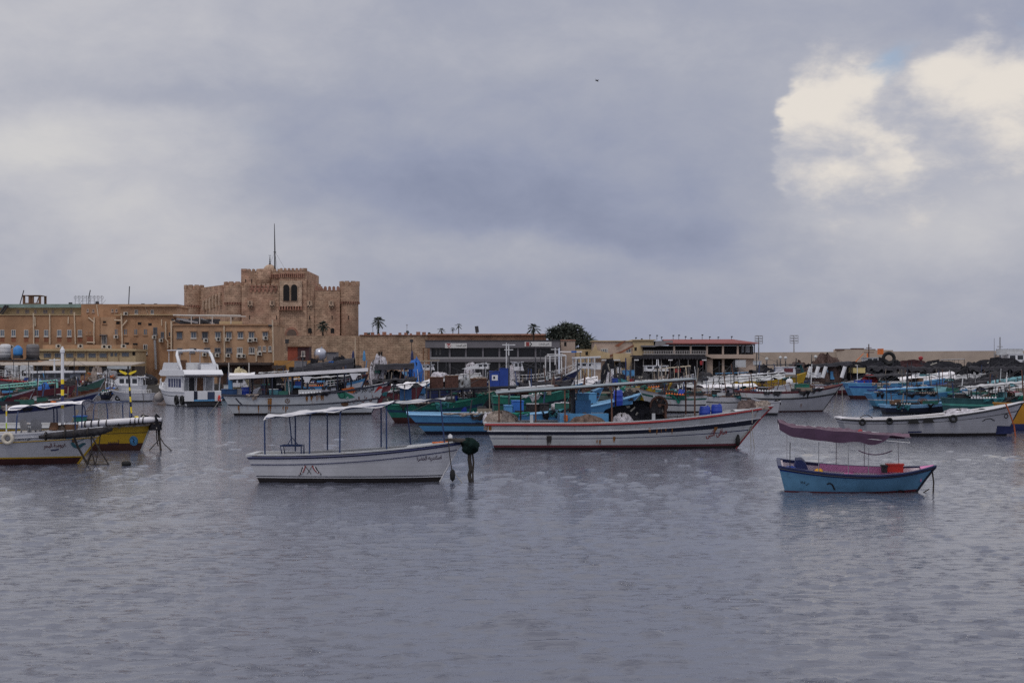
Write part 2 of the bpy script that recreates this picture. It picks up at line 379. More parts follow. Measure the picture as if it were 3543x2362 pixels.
def blob(px, py, rx, ry, tilt=0, a=None, e=None):
    u, v = (px - CX) / F, (HY - py) / F
    c = math.atan(u); ev = math.atan(v * math.cos(c))
    x = ma('SUBTRACT', azw if a is None else a, c); y = ma('SUBTRACT', elw if e is None else e, ev)
    ct, st = math.cos(R(tilt)), math.sin(R(tilt))
    xr = ma('ADD', ma('MULTIPLY', x, ct), ma('MULTIPLY', y, st)); yr = ma('SUBTRACT', ma('MULTIPLY', y, ct), ma('MULTIPLY', x, st))
    xr = ma('DIVIDE', xr, rx / F); yr = ma('DIVIDE', yr, ry / F)
    return ma('EXPONENT', ma('MULTIPLY', ma('ADD', ma('MULTIPLY', xr, xr), ma('MULTIPLY', yr, yr)), -1.))
n1 = noise(7, 8, .58, .3); n2 = noise(15, 8, .62, .3, (5, 2, 0))
val = ma('ADD', .29, ma('MULTIPLY', n1, .36)); val = ma('MULTIPLY_ADD', n2, .28, val)
for px, py, rx, ry, t, k in ((120, 500, 620, 190, 4, .28), (480, 800, 480, 280, 0, .20), (60, 40, 900, 200, 5, .22), (1500, 330, 900, 170, -2, .10),
                             (1700, 700, 800, 190, -12, -.15), (2450, 860, 560, 100, -6, -.15), (700, 330, 900, 60, 2, -.12), (2600, 650, 260, 200, 0, -.05), (3050, 720, 720, 380, 0, .20),
                             (2350, 130, 700, 100, 0, .05), (3300, 60, 600, 90, 0, -.12), (1500, 880, 600, 80, -6, .08), (250, 650, 250, 45, 5, -.10), (1900, 900, 420, 55, -5, .10), (2200, 1130, 1600, 190, 0, -.12), (3100, 850, 500, 160, 0, .10), (2050, 480, 900, 340, -8, -.15), (1500, 620, 700, 160, -10, -.08), (1950, 200, 600, 130, 0, .05)):
    val = ma('MULTIPLY_ADD', blob(px, py, rx, ry, t), k, val)
rp = N.new('ShaderNodeValToRGB'); L.new(val, rp.inputs[0])
for i, (p, c) in enumerate(((.16, (122, 130, 156)), (.42, (148, 154, 176)), (.62, (167, 170, 184)), (.82, (190, 190, 197)), (1., (208, 206, 206)))):
    e = rp.color_ramp.elements[i] if i < 2 else rp.color_ramp.elements.new(p)
    e.position = p; e.color = (*srgb(*c), 1)
def mixc(f, a, b, mode='MIX'):
    x = N.new('ShaderNodeMix'); x.data_type = 'RGBA'; x.blend_type = mode; setin(x.inputs[0], f)
    for i, v in ((6, a), (7, b)):
        if hasattr(v, 'node'): L.new(v, x.inputs[i])
        else: x.inputs[i].default_value = (*v, 1)
    return x.outputs[2]
def smooth(v, lo, hi):
    n = N.new('ShaderNodeMapRange'); n.interpolation_type = 'SMOOTHSTEP'; n.inputs[1].default_value = lo; n.inputs[2].default_value = hi
    setin(n.inputs[0], v); return n.outputs[0]
col = rp.outputs[0]
# blue gaps between the clouds
gap = ma('ADD', blob(3065, 265, 95, 95, 35), ma('ADD', ma('MULTIPLY', blob(3530, 140, 70, 60), .7), ma('MULTIPLY', blob(850, 470, 300, 110), .35)))
col = mixc(smooth(gap, .25, 1.0), col, srgb(154, 176, 202))
# sunlit cumulus heads
n3 = noise(34, 8, .62, .4, (1, 7, 0)); n4 = noise(15, 6, .6, .2, (9, 3, 0))
cum = ma('ADD', ma('ADD', blob(2850, 370, 200, 190, 0), blob(2990, 470, 140, 170, 0)), ma('ADD', ma('MULTIPLY', blob(3270, 265, 130, 105), .9), ma('ADD', blob(3490, 300, 190, 190), ma('ADD', ma('MULTIPLY', blob(3480, 490, 190, 90), .8), ma('MULTIPLY', blob(3230, 440, 200, 90), .22)))))
cum = ma('ADD', cum, ma('ADD', ma('MULTIPLY', blob(2890, 590, 260, 110), .8), ma('MULTIPLY', blob(3150, 620, 420, 170), .55)))
cum = ma('MULTIPLY_ADD', ma('SUBTRACT', n4, .5), 1.3, cum); cum = ma('MULTIPLY_ADD', ma('SUBTRACT', n3, .5), .35, cum)
cum = ma('MULTIPLY', cum, smooth(azw, math.atan((2685 - CX) / F), math.atan((2790 - CX) / F)))
lit = ma('ADD', ma('ADD', blob(2770, 330, 120, 130), blob(2960, 330, 120, 95)), ma('ADD', blob(3500, 310, 170, 150), ma('ADD', ma('MULTIPLY', blob(3265, 270, 110, 80), .8), ma('ADD', ma('MULTIPLY', blob(2890, 590, 170, 60), .7), ma('MULTIPLY', blob(3060, 500, 60, 90), .7)))))
lit = ma('MULTIPLY_ADD', ma('SUBTRACT', n4, .5), 2.2, lit); lit = ma('MULTIPLY_ADD', ma('SUBTRACT', n3, .5), .5, lit)
ccol = mixc(smooth(lit, -.10, .98), srgb(176, 178, 190), srgb(233, 225, 215))
col = mixc(ma('MULTIPLY', smooth(cum, .16, .98), .95), col, ccol)
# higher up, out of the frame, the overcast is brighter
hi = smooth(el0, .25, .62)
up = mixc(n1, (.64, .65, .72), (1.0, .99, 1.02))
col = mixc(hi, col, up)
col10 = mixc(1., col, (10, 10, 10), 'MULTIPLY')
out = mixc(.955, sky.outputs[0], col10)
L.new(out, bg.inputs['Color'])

sl = bpy.data.lights.new('sun', 'SUN'); sl.energy = .75; sl.angle = R(10); sl.color = (1., .95, .88)
so = bpy.data.objects.new('sun', sl); COL.objects.link(so)
d = Vector((math.sin(R(SUN_AZ)) * math.cos(R(SUN_EL)), math.cos(R(SUN_AZ)) * math.cos(R(SUN_EL)), math.sin(R(SUN_EL))))
so.rotation_euler = d.to_track_quat('Z', 'Y').to_euler(); so.location = d * 100
cd = bpy.data.cameras.new('camera'); cam = bpy.data.objects.new('camera', cd); COL.objects.link(cam)
cam.location = (0, 0, H); cam.rotation_euler = (R(90), 0, 0)
cd.sensor_width = 36; cd.lens = 36 * F / 3543; cd.shift_y = (HY - 1181) / 3543; cd.clip_start = .5; cd.clip_end = 20000
S.camera = cam
S.view_settings.view_transform = 'Standard'; S.view_settings.look = 'None'; S.view_settings.exposure = 0
S.cycles.max_bounces = 6; S.cycles.use_denoising = False

# ------------------------------------------------------------------ water: one sheet of real waves out to the horizon
def make_water():
    ys = [11.]
    while ys[-1] < 340: ys.append(ys[-1] * 1.0036)
    while ys[-1] < 12000: ys.append(ys[-1] * 1.25)
    ys = np.array(ys); nx = 760
    sgrid = np.linspace(-1, 1, nx)
    hw = 8 + .62 * ys
    Xg = sgrid[None, :] * hw[:, None]; Yg = np.repeat(ys[:, None], nx, 1)
    rng = np.random.default_rng(5)
    step = np.maximum(2 * hw / nx, ys * .0036)
    def layer(n, l0, l1, spread, A_, sharp, chop):
        z = np.zeros_like(Xg); dx = np.zeros_like(Xg); dy = np.zeros_like(Xg)
        for i in range(n):
            lam = l0 * (l1 / l0) ** rng.random(); ang = R(-82) + rng.normal() * spread; k = 2 * math.pi / lam
            amp = lam ** .8 * (.5 + 1.0 * rng.random()); ph = rng.random() * 6.283
            fade = np.clip((lam / (step * 2.4) - .6), 0, 1)[:, None]
            th = k * (math.cos(ang) * Xg + math.sin(ang) * Yg) + ph; a = amp * fade
            z += a * np.cos(th); s_ = a * np.sin(th) * chop; dx -= math.cos(ang) * s_; dy -= math.sin(ang) * s_
        sd = float(z[:len(ys) // 3].std()); q = np.clip(z / sd, -3, 2.9)
        return A_ * (np.exp(sharp * q) - math.exp(sharp ** 2 / 2)) / sharp, dx * A_ / sd, dy * A_ / sd
    Z, DX, DY = layer(140, .18, .70, .50, .030, .6, .9)
    Z2, DX2, DY2 = layer(80, .38, 1.25, .40, .030, 1.2, 1.0)
    gust = np.clip(.70 + .75 * np.sin(Xg * .19 + Yg * .11 + 2) * np.sin(Yg * .16 - Xg * .07), .15, 1.5)
    Z = Z + Z2 * gust; DX = DX + DX2 * gust; DY = DY + DY2 * gust
    patch = .85 + .32 * np.sin(Xg * .21 + Yg * .17 + 1) * np.sin(Yg * .23 - Xg * .11) + .22 * np.sin(Xg * .71 - Yg * .53) * np.sin(Xg * .33 + Yg * .6)
    far = np.clip(1.15 - Yg / 420, 0, 1)
    sd = float(Z[:len(ys) // 3].std()); q = np.clip(Z / sd, -3, 2.3); A_ = .0095
    Z = A_ * (np.exp(.55 * q) - 1.16) / .55; DX *= A_ / sd; DY *= A_ / sd
    Z *= patch * far; DX *= far; DY *= far
    co = np.stack([Xg + DX, Yg + DY, Z], -1).reshape(-1, 3).astype(np.float32)
    ny = len(ys)
    i, j = np.meshgrid(np.arange(nx - 1), np.arange(ny - 1))
    a = (j * nx + i).ravel(); fs = np.stack([a, a + 1, a + nx + 1, a + nx], -1).astype(np.int32)
    me = bpy.data.meshes.new('water'); me.vertices.add(len(co)); me.vertices.foreach_set('co', co.ravel())
    me.loops.add(fs.size); me.loops.foreach_set('vertex_index', fs.ravel())
    me.polygons.add(len(fs)); me.polygons.foreach_set('loop_start', np.arange(0, fs.size, 4, dtype=np.int32))
    me.polygons.foreach_set('use_smooth', np.ones(len(fs), dtype=bool))
    me.update(calc_edges=True)
    m = bpy.data.materials.new('harbour_water'); nt, N, L = nodes_of(m); b = N['Principled BSDF']
    b.inputs['Base Color'].default_value = (.088, .094, .130, 1); b.inputs['Roughness'].default_value = .06; b.inputs['IOR'].default_value = 1.5
    tc = N.new('ShaderNodeTexCoord')
    def nz(sc, rot, scale, det):
        mp = N.new('ShaderNodeMapping'); mp.inputs['Scale'].default_value = sc; mp.inputs['Rotation'].default_value = (0, 0, rot); L.new(tc.outputs['Object'], mp.inputs[0])
        n = N.new('ShaderNodeTexNoise'); n.inputs['Scale'].default_value = scale; n.inputs['Detail'].default_value = det; n.inputs['Roughness'].default_value = .6
        L.new(mp.outputs[0], n.inputs['Vector']); return n.outputs['Fac']
    def sm(f, lo, hi, o=1.):
        r = N.new('ShaderNodeMapRange'); r.interpolation_type = 'SMOOTHSTEP'; r.inputs[1].default_value = lo; r.inputs[2].default_value = hi; r.inputs[4].default_value = o
        L.new(f, r.inputs[0]); return r.outputs[0]
    def mul(a, c):
        n = N.new('ShaderNodeMath'); n.operation = 'MULTIPLY'; L.new(a, n.inputs[0]); L.new(c, n.inputs[1]); return n.outputs[0]
    crest = mul(sm(nz((.7, 1.25, 1), .12, 3.0, 5), .50, .82), sm(nz((.6, 1, 1), .3, .22, 3), .30, .72))
    b1 = N.new('ShaderNodeBump'); b1.inputs['Strength'].default_value = 1.; b1.inputs['Distance'].default_value = .085; L.new(crest, b1.inputs['Height'])
    b2 = N.new('ShaderNodeBump'); b2.inputs['Strength'].default_value = .55; b2.inputs['Distance'].default_value = .011; L.new(nz((.7, 1.4, 1), -.15, 9., 6), b2.inputs['Height']); L.new(b1.outputs[0], b2.inputs['Normal'])
    L.new(b2.outputs[0], b.inputs['Normal'])
    me.materials.append(m)
    o = bpy.data.objects.new('water', me); COL.objects.link(o); tag(o, 'rippled grey harbour water under an overcast sky', 'water', kind='structure')
make_water()

# ------------------------------------------------------------------ land behind the harbour
def make_land():
    poly = [(-330, 222), (-52, 222), (-48, 236), (-10, 247), (72, 258), (84, 281), (330, 262), (330, 520), (-330, 520)]
    g = MB(); g.prism(poly, -3, 1.15, axis='z'); o = g.build('quay', concrete); tag(o, 'grey concrete quay edging the harbour', 'quay', kind='structure')
    g = MB(); g.prism([(-329, 224), (-54, 224), (-50, 238), (-11, 249), (71, 260), (83, 283), (329, 264), (329, 519), (-329, 519)], 1.154, 1.20, axis='z')
    o = g.build('ground', mat('dusty_ground', (.17, .14, .115), .95, .25, .5, (.09, .075, .06), .3)); tag(o, 'dusty ground behind the quay edge', 'ground', kind='structure')
make_land()
GZ = 1.2

# ------------------------------------------------------------------ citadel
def merlons(mb, A, B, z, h, n, th=.45, gap=.34, mi=0, rounded=True):
    A, B = Vector((*A, 0)), Vector((*B, 0)); d = (B - A); Lg = d.length; d.normalize(); nr = Vector((-d.y, d.x, 0))
    p = Lg / (n - gap)
    e_ = .004; mb.add([A + d * a + nr * t + Vector((0, 0, z + h_)) for a in (-e_, Lg + e_) for t in (-e_, th + e_) for h_ in (-.06, .09)], [(0, 1, 3, 2), (4, 6, 7, 5), (0, 4, 5, 1), (2, 3, 7, 6), (1, 5, 7, 3), (0, 2, 6, 4)], mi)
    for i in range(n):
        s0 = i * p; wd = p * (1 - gap)
        if rounded: prof = [(0, 0), (wd, 0), (wd, h * .62), (wd * .85, h * .87), (wd * .5, h), (wd * .15, h * .87), (0, h * .62)]
        else: prof = [(0, 0), (wd, 0), (wd, h), (0, h)]
        k = len(prof)
        vs = [A + d * (s0 + a) + nr * t + Vector((0, 0, z + b)) for t in (0, th) for a, b in prof]
        fs = [tuple(range(k)), tuple(range(2 * k - 1, k - 1, -1))] + [(q, q + k, (q + 1) % k + k, (q + 1) % k) for q in range(k)]
        mb.add(vs, fs, mi)
def ringmerlons(mb, c, r, z, h, n, mi=0, th=.4):
    for i in range(n):
        t = 2 * math.pi * (i + .5) / n
        mb.obox((c[0] + (r - th / 2) * math.cos(t), c[1] + (r - th / 2) * math.sin(t), z + h / 2), (th, 2 * math.pi * r / n * .62, h), rz=t, mi=mi)
def arch_poly(cx, z0, z1, w, n=8, pointed=False):
    r = w / 2; zs = z1 - (r if not pointed else r * 1.25)
    return [(cx - r, z0), (cx + r, z0)] + [(cx + r * math.cos(math.pi * i / n), zs + (r if not pointed else r * 1.25) * math.sin(math.pi * i / n) ** (1 if not pointed else .85)) for i in range(n + 1)]
def make_citadel():
    D = 330.; x = lambda p: PX(p, D); z = lambda p: PZ(p, D)
    root = thing('citadel', 'sandstone medieval citadel with battlements, round corner towers, dome and mast', 'castle', (x(950), 338, GZ))
    cz = 4.
    # front curtain in two planes and the projecting middle
    m = MB(); m.box(x(1060), x(1175), 330.6, 350, cz, z(1004)); sub(root, m, 'curtain_wall', castle)
    m = MB(); m.box(x(838), x(968), 329.2, 350.2, cz, z(990)); sub(root, m, 'front_wall', castle)
    m = MB(); m.box(x(968), x(1062), 329.6, 350.4, cz, z(936)); sub(root, m, 'gate_wall', castle)
    m = MB(); m.box(x(1062), x(1072), 330.0, 349, cz, z(968)); m.box(x(1072), x(1086), 330.2, 349, cz, z(985)); sub(root, m, 'stepped_wall', castle)
    m = MB(); merlons(m, (x(1090), 330.55), (x(1173), 330.55), z(1004), z(989) - z(1004), 6); sub(root, m, 'battlement', castled)
    m = MB(); merlons(m, (x(846), 329.15), (x(966), 329.15), z(990), z(981) - z(990), 8, rounded=False); sub(root, m, 'battlement', castle)
    # upper storey
    m = MB(); m.box(x(829), x(968), 331.8, 348, z(992), z(937)); sub(root, m, 'upper_storey', castle)
    m = MB(); merlons(m, (x(852), 331.75), (x(966), 331.75), z(937), z(928) - z(937), 8, gap=.28); merlons(m, (x(969), 329.55), (x(1046), 329.55), z(936), z(927.5) - z(936), 6, gap=.28)
    merlons(m, (x(830), 347), (x(830), 333.5), z(937), z(928) - z(937), 6); m.box(x(829.2), x(850), 331.7, 332.4, z(936.9), z(928)); m.box(x(1047.5), x(1062.2), 329.5, 330.3, z(935.9), z(928)); sub(root, m, 'battlement', castle)
    m = MB(); m.lathe([(1.75, z(996)), (1.75, z(931)), (1.5, z(929))], (x(908), 331.9, 0), 18); sub(root, m, 'turret', castle, True)
    m = MB()
    for i in range(5): a = x(932 + i * 7.0); m.box(a, a + .25, 331.3, 331.82, z(960), z(948))
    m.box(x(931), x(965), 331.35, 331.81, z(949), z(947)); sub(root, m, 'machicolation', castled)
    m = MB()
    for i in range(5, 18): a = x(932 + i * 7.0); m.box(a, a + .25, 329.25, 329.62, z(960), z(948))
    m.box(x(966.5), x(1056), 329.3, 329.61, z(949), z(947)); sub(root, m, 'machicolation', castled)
    # window panel
    m = MB(); m.box(x(970), x(1046), 328.95, 329.63, z(1060), z(972)); sub(root, m, 'window_panel', castlel)
    for c in (993.5, 1020.5):
        m = MB(); m.prism(arch_poly(x(c), z(1042.5), z(983), 1.72), 328.80, 328.96); w_ = sub(root, m, 'window_surround', castlel)
        m = MB(); m.prism(arch_poly(x(c), z(1041), z(985), 1.42), 328.74, 328.81); sub(root, m, 'window', dark, parent=w_)
    m = MB()
    for i in range(9):
        a = x(968 + i * 9.3); m.box(a, a + .28, 328.7, 329.3, z(1073), z(1060)); m.box(a - .05, a + .6, 328.8, 329.25, z(1073.5), z(1071.5))
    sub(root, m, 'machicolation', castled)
    m = MB()
    for i in range(7):
        for j in range(2):
            a = x(868 + i * 14 + 3 * j); m.box(a, a + .42, 328.95, 329.25, z(1012 - j * 12), z(1003 - j * 12))
    m.box(x(867), x(962), 329.0, 329.24, z(1003.5), z(999))
    m.box(x(867), x(962), 329.02, 329.23, z(991.5), z(988.5))
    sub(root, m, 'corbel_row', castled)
    for c in (869, 945, 1072, 1146):
        y0 = 329.2 if c < 960 else 330.4
        m = MB(); m.box(x(c - 9), x(c + 9), y0 - .75, y0 - .003, z(1059), z(1040)); m.box(x(c - 6.5), x(c - 2), y0 - .6, y0 - .004, z(1066), z(1059.2)); m.box(x(c + 2), x(c + 6.5), y0 - .6, y0 - .004, z(1066), z(1059.2)); b_ = sub(root, m, 'bartizan', castlel)
        m = MB(); m.box(x(c - 1.6), x(c + 1.6), y0 - .78, y0 - .74, z(1054), z(1043)); m.box(x(c - 6), x(c - 3), y0 - .79, y0 - .74, z(1062), z(1057)); m.box(x(c + 3), x(c + 6), y0 - .79, y0 - .74, z(1062), z(1057)); sub(root, m, 'arrow_slit', dark, parent=b_)
    for c, t, bt, y0 in ((866, 1092, 1106, 329.2), (959, 1092, 1106, 329.2), (1071, 1092, 1106, 330.0), (1148, 1092, 1106, 330.6), (866, 964, 978, 331.8), (885, 964, 978, 331.8), (845, 964, 976, 331.8)):
        m = MB(); m.box(x(c - 1.5), x(c + 1.5), y0 - .03, y0 + .1, z(bt), z(t)); sub(root, m, 'arrow_slit', dark)
    for c in (960, 1072, 1149):
        y0 = 329.2 if c < 968 else (329.98 if c < 1073 else 330.6)
        m = MB(); m.prism(arch_poly(x(c), z(1152), z(1134), .85), y0 - .06, y0 + .1); sub(root, m, 'window', dark)
    m = MB(); m.prism(arch_poly(x(1010), z(1161), z(1132), 3.1, pointed=True), 329.45, 329.62); dr = sub(root, m, 'doorway', castled)
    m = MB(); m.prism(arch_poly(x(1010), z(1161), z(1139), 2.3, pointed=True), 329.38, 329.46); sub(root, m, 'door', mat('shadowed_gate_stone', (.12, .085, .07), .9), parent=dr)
    # corner towers
    def tower(cx, Dt, rl, ru, top, corb, mer, n):
        xx, zz = PX(cx, Dt), lambda p: PZ(p, Dt)
        m = MB(); m.lathe([(rl * 1.03, cz), (rl, zz(corb + 9)), (rl, zz(corb + 8))], (xx, Dt + 2, 0), 24); t = sub(root, m, 'tower', castle, True)
        m = MB(); m.lathe([(rl - .02, zz(corb + 9)), (ru - .15, zz(corb)), (ru, zz(corb)), (ru, zz(top)), (ru - .5, zz(top)), (ru - .55, zz(top + 8))], (xx, Dt + 2, 0), 24); sub(root, m, 'tower_gallery', castle, parent=t)
        m = MB()
        for i in range(26):
            q = 2 * math.pi * i / 26; m.obox((xx + (ru - .12) * math.cos(q), Dt + 2 + (ru - .12) * math.sin(q), (zz(corb) + zz(corb + 8)) / 2), (.4, .22, zz(corb) - zz(corb + 8) - .02), rz=q)
        zc_ = (zz(corb) + zz(corb + 8)) / 2; m.lathe([(ru - .25, zc_ - .1), (ru - .16, zc_ - .1), (ru - .16, zc_ + .1), (ru - .25, zc_ + .1)], (xx, Dt + 2, 0), 26)
        sub(root, m, 'corbel_ring', castled, parent=t)
        m = MB(); ringmerlons(m, (xx, Dt + 2), ru, zz(top), zz(mer) - zz(top), n); sub(root, m, 'battlement', castle, parent=t)
        m = MB(); m.box(xx - .1, xx + .1, Dt + 2 - rl - .03, Dt + 2 - rl + .3, zz(1106), zz(1092)); sub(root, m, 'arrow_slit', dark, parent=t)
    tower(1206, 330, 2.08, 2.32, 988, 1043, 972, 9)
    tower(806, 329, 2.15, 2.42, 988, 1045, 974, 9)
    tower(665, 345, 2.12, 2.36, 1000, 1055, 985, 9)
    # receding west side
    A, B = (PX(688, 346.5), 346.5), (PX(782, 331.5), 331.5)
    m = MB(); za, zb = PZ(1002, 346), PZ(993, 331.5)
    m.add([(*A, cz), (*B, cz), (*B, zb), (*A, za), (A[0] + 3, A[1] + 1, cz), (B[0] + 3, B[1] + 1, cz), (B[0] + 3, B[1] + 1, zb), (A[0] + 3, A[1] + 1, za)], [(0, 1, 2, 3), (4, 7, 6, 5), (3, 2, 6, 7), (0, 3, 7, 4)])
    sub(root, m, 'side_wall', castle)
    m = MB(); merlons(m, A, B, (za + zb) / 2 - .1, .62, 16, rounded=False); sub(root, m, 'battlement', castle)
    m = MB()
    d_ = Vector((B[0] - A[0], B[1] - A[1], 0)).normalized(); nr = Vector((d_.y, -d_.x, 0)); Ls = math.hypot(B[0] - A[0], B[1] - A[1])
    for i in range(6):
        c = Vector((*A, 0)) + d_ * Ls * (.24 + i * .118) + nr * .28
        m.obox((c.x, c.y, PZ(1057, 340) + .2 * i), (.75, .62, 1.9 + .12 * i), rz=math.atan2(d_.y, d_.x)); m.obox((c.x, c.y, PZ(1041, 340) + .3 * i), (.95, .4, .5), rz=math.atan2(d_.y, d_.x))
    sub(root, m, 'buttress_row', castlel)
    # dome and mast
    m = MB(); prof = [(1.75, z(940)), (1.75, z(931))] + [(1.62 * math.cos(a), z(931) + 1.72 * math.sin(a)) for a in [i * math.pi / 2 / 8 for i in range(8)]] + [(.12, z(931) + 1.75)]
    m.lathe(prof, (x(911), 339, 0), 22); dm = sub(root, m, 'dome', castlel, True)
    m = MB(); zt = z(931) + 1.7; m.lathe([(.32, zt), (.1, zt + .5), (.22, zt + .65), (.08, zt + .9), (.17, zt + 1.1), (.06, zt + 1.35), (.13, zt + 1.5), (.05, zt + 1.75), (.04, zt + 2.)], (x(911), 339, 0), 8)
    m.tube([(x(911) + .22 * math.sin(a), 339, zt + 2.2 - .2 * math.cos(a)) for a in [-2.2 + i * .55 for i in range(9)]], .045, 5); sub(root, m, 'finial', dmetal, parent=dm)
    m = MB(); m.tube([(x(936.5), 336, z(940)), (x(936), 336, z(850)), (x(934.5), 336, z(765))], [.2, .15, .07], 7); m.box(x(936) - .3, x(936) + .3, 335.8, 336.2, z(866), z(864)); ms = sub(root, m, 'flag_mast', blackp)
    m = MB()
    for bx in (917, 978, 950): m.tube([(x(936), 336, z(862)), (x(bx), 334, z(930))], .028, 4)
    sub(root, m, 'guy_wires', dmetal, parent=ms)
make_citadel()

def wallthing(name, label, cat, loc): return thing(name, label, cat, loc)
def make_ramparts():
    D = 300.; x = lambda p: PX(p, D); z = lambda p: PZ(p, D)
    root = thing('rampart_wall', 'long reddish stone rampart wall running right from the citadel foot', 'wall', (x(1200), 302, GZ))
    m = MB(); m.box(x(900), x(1245), D, D + 4, 0, z(1161)); sub(root, m, 'wall', rampst)
    m = MB(); m.box(x(1245), x(1480), D - .8, D + 4.2, 0, z(1158.5)); sub(root, m, 'wall', rampst)
    m = MB(); m.box(x(1480), x(1890), D - .5, D + 4.1, 0, z(1154.5)); sub(root, m, 'wall', rampst2)
    m = MB(); m.box(x(1245), x(1889), D - 1.05, D + 4.3, z(1160.5), z(1158)); sub(root, m, 'coping', castled)
    m = MB()
    rr = random.Random(3)
    for i in range(10):
        a = x(1262 + i * 22 + rr.uniform(-6, 6)); s_ = rr.uniform(.25, .7); m.box(a, a + s_ * 1.3, D + .2, D + .9, z(1158), z(1158) + s_)
    sub(root, m, 'broken_coping', castled)
    for px, wv in ((1310, 4), (1318, 3)):
        m = MB(); m.box(x(px), x(px + 6), D - .86, D - .78, z(1229), z(1217)); sub(root, m, 'loophole', dark)
    D = 296.
    root = thing('breakwater_wall', 'long pale beige concrete breakwater wall closing the harbour on the right', 'wall', (PX(3000, D), D, GZ))
    m = MB()
    def strip(p0, p1, D0, D1, t0, t1, th=3.):
        a, b = PX(p0, D0), PX(p1, D1); m.add([(a, D0, 0), (b, D1, 0), (b, D1, PZ(t1, D1)), (a, D0, PZ(t0, D0)), (a, D0 + th, 0), (b, D1 + th, 0), (b, D1 + th, PZ(t1, D1)), (a, D0 + th, PZ(t0, D0))], [(0, 1, 2, 3), (4, 7, 6, 5), (3, 2, 6, 7), (0, 3, 7, 4), (1, 5, 6, 2)])
    strip(2560, 2895, 300, 297, 1219, 1217); strip(2895, 3090, 296.4, 295, 1208.5, 1211); strip(3090, 4600, 295.4, 280, 1215.5, 1205)
    sub(root, m, 'wall', breakst)
    m = MB(); m.box(PX(2896, 296), PX(2950, 296), 296.2, 298, PZ(1212, 296), PZ(1206.5, 296)); m.box(PX(2950, 296), PX(2990, 296), 296.1, 298, PZ(1212, 296), PZ(1204, 296)); m.box(PX(2990, 296), PX(3030, 296), 296.15, 298, PZ(1212, 296), PZ(1207, 296)); sub(root, m, 'coping', mat('dark_coping', (.12, .075, .065), .9))
make_ramparts()
# ------------------------------------------------------------------ buildings along the quay
def window(root, D, px, py, wp, hp, fm=framew, gm=glassd, mull=1, sill=True):
    """a window centred on (px, py) with frame, mullions and glass; sizes in photo pixels at distance D"""
    k = D / F; cx, cz, w_, h_ = PX(px, D), PZ(py, D), wp * k, hp * k
    f = MB(); t = max(.09, w_ * .11); x0, x1, z0, z1 = cx - w_ / 2, cx + w_ / 2, cz - h_ / 2, cz + h_ / 2
    f.box(x0, x0 + t, D - .07, D + .02, z0, z1); f.box(x1 - t, x1, D - .07, D + .02, z0, z1)
    f.box(x0 + t, x1 - t, D - .066, D + .02, z1 - t, z1); f.box(x0 + t, x1 - t, D - .066, D + .02, z0, z0 + t)
    for i in range(mull):
        a = x0 + w_ * (i + 1) / (mull + 1); f.box(a - t * .4, a + t * .4, D - .06, D + .02, z0 + t, z1 - t)
    if sill: f.box(x0 - .08, x1 + .08, D - .16, D + .02, z0 - .12, z0 - .002)
    fo = sub(root, f, 'window', fm)
    g = MB(); g.box(x0 + t * .5, x1 - t * .5, D - .035, D + .01, z0 + t * .5, z1 - t * .5); sub(root, g, 'pane', gm, parent=fo)
    return fo
def hole(root, D, px, py, wp, hp, name='opening'):
    k = D / F; m = MB(); m.box(PX(px, D) - wp * k / 2, PX(px, D) + wp * k / 2, D - .03, D + .1, PZ(py, D) - hp * k / 2, PZ(py, D) + hp * k / 2); return sub(root, m, name, dark)
def ac(root, D, px, py, wp=15, hp=12):
    k = D / F; cx, cz, w_, h_ = PX(px, D), PZ(py, D), wp * k, hp * k
    m = MB(); m.box(cx - w_ / 2, cx + w_ / 2, D - .75, D - .15, cz - h_ / 2, cz + h_ / 2); m.box(cx - w_ / 2, cx - w_ / 2 + .06, D - .7, D, cz - h_ / 2 - .1, cz - h_ / 2 - .003); m.box(cx + w_ / 2 - .06, cx + w_ / 2, D - .7, D, cz - h_ / 2 - .1, cz - h_ / 2 - .003)
    a = sub(root, m, 'air_conditioner', acm)
    m = MB(); m.lathe([(h_ * .38, -.775), (h_ * .38, -.748)], (cx + w_ * .12, D, cz), 12, ax='y'); sub(root, m, 'fan_grille', dark, parent=a)
def pipe(root, D, pts, r=.10, m_=pipec, name='drain_pipe'):
    m = MB(); m.tube([(PX(a, D), D - r - .04, PZ(b, D)) for a, b in pts], r, 6); return sub(root, m, name, m_)
def block(root, D, p0, p1, top, bot=None, depth=10., m_=plaster, name='wall'):
    m = MB(); m.box(PX(p0, D), PX(p1, D), D, D + depth, GZ if bot is None else PZ(bot, D), PZ(top, D)); return sub(root, m, name, m_)
def patchw(root, D, px, py, wp, hp, m_=redbrown, name='plaster_patch'):
    k = D / F; m = MB(); m.box(PX(px, D) - wp * k / 2, PX(px, D) + wp * k / 2, D - .012, D + .05, PZ(py, D) - hp * k / 2, PZ(py, D) + hp * k / 2); return sub(root, m, name, m_)

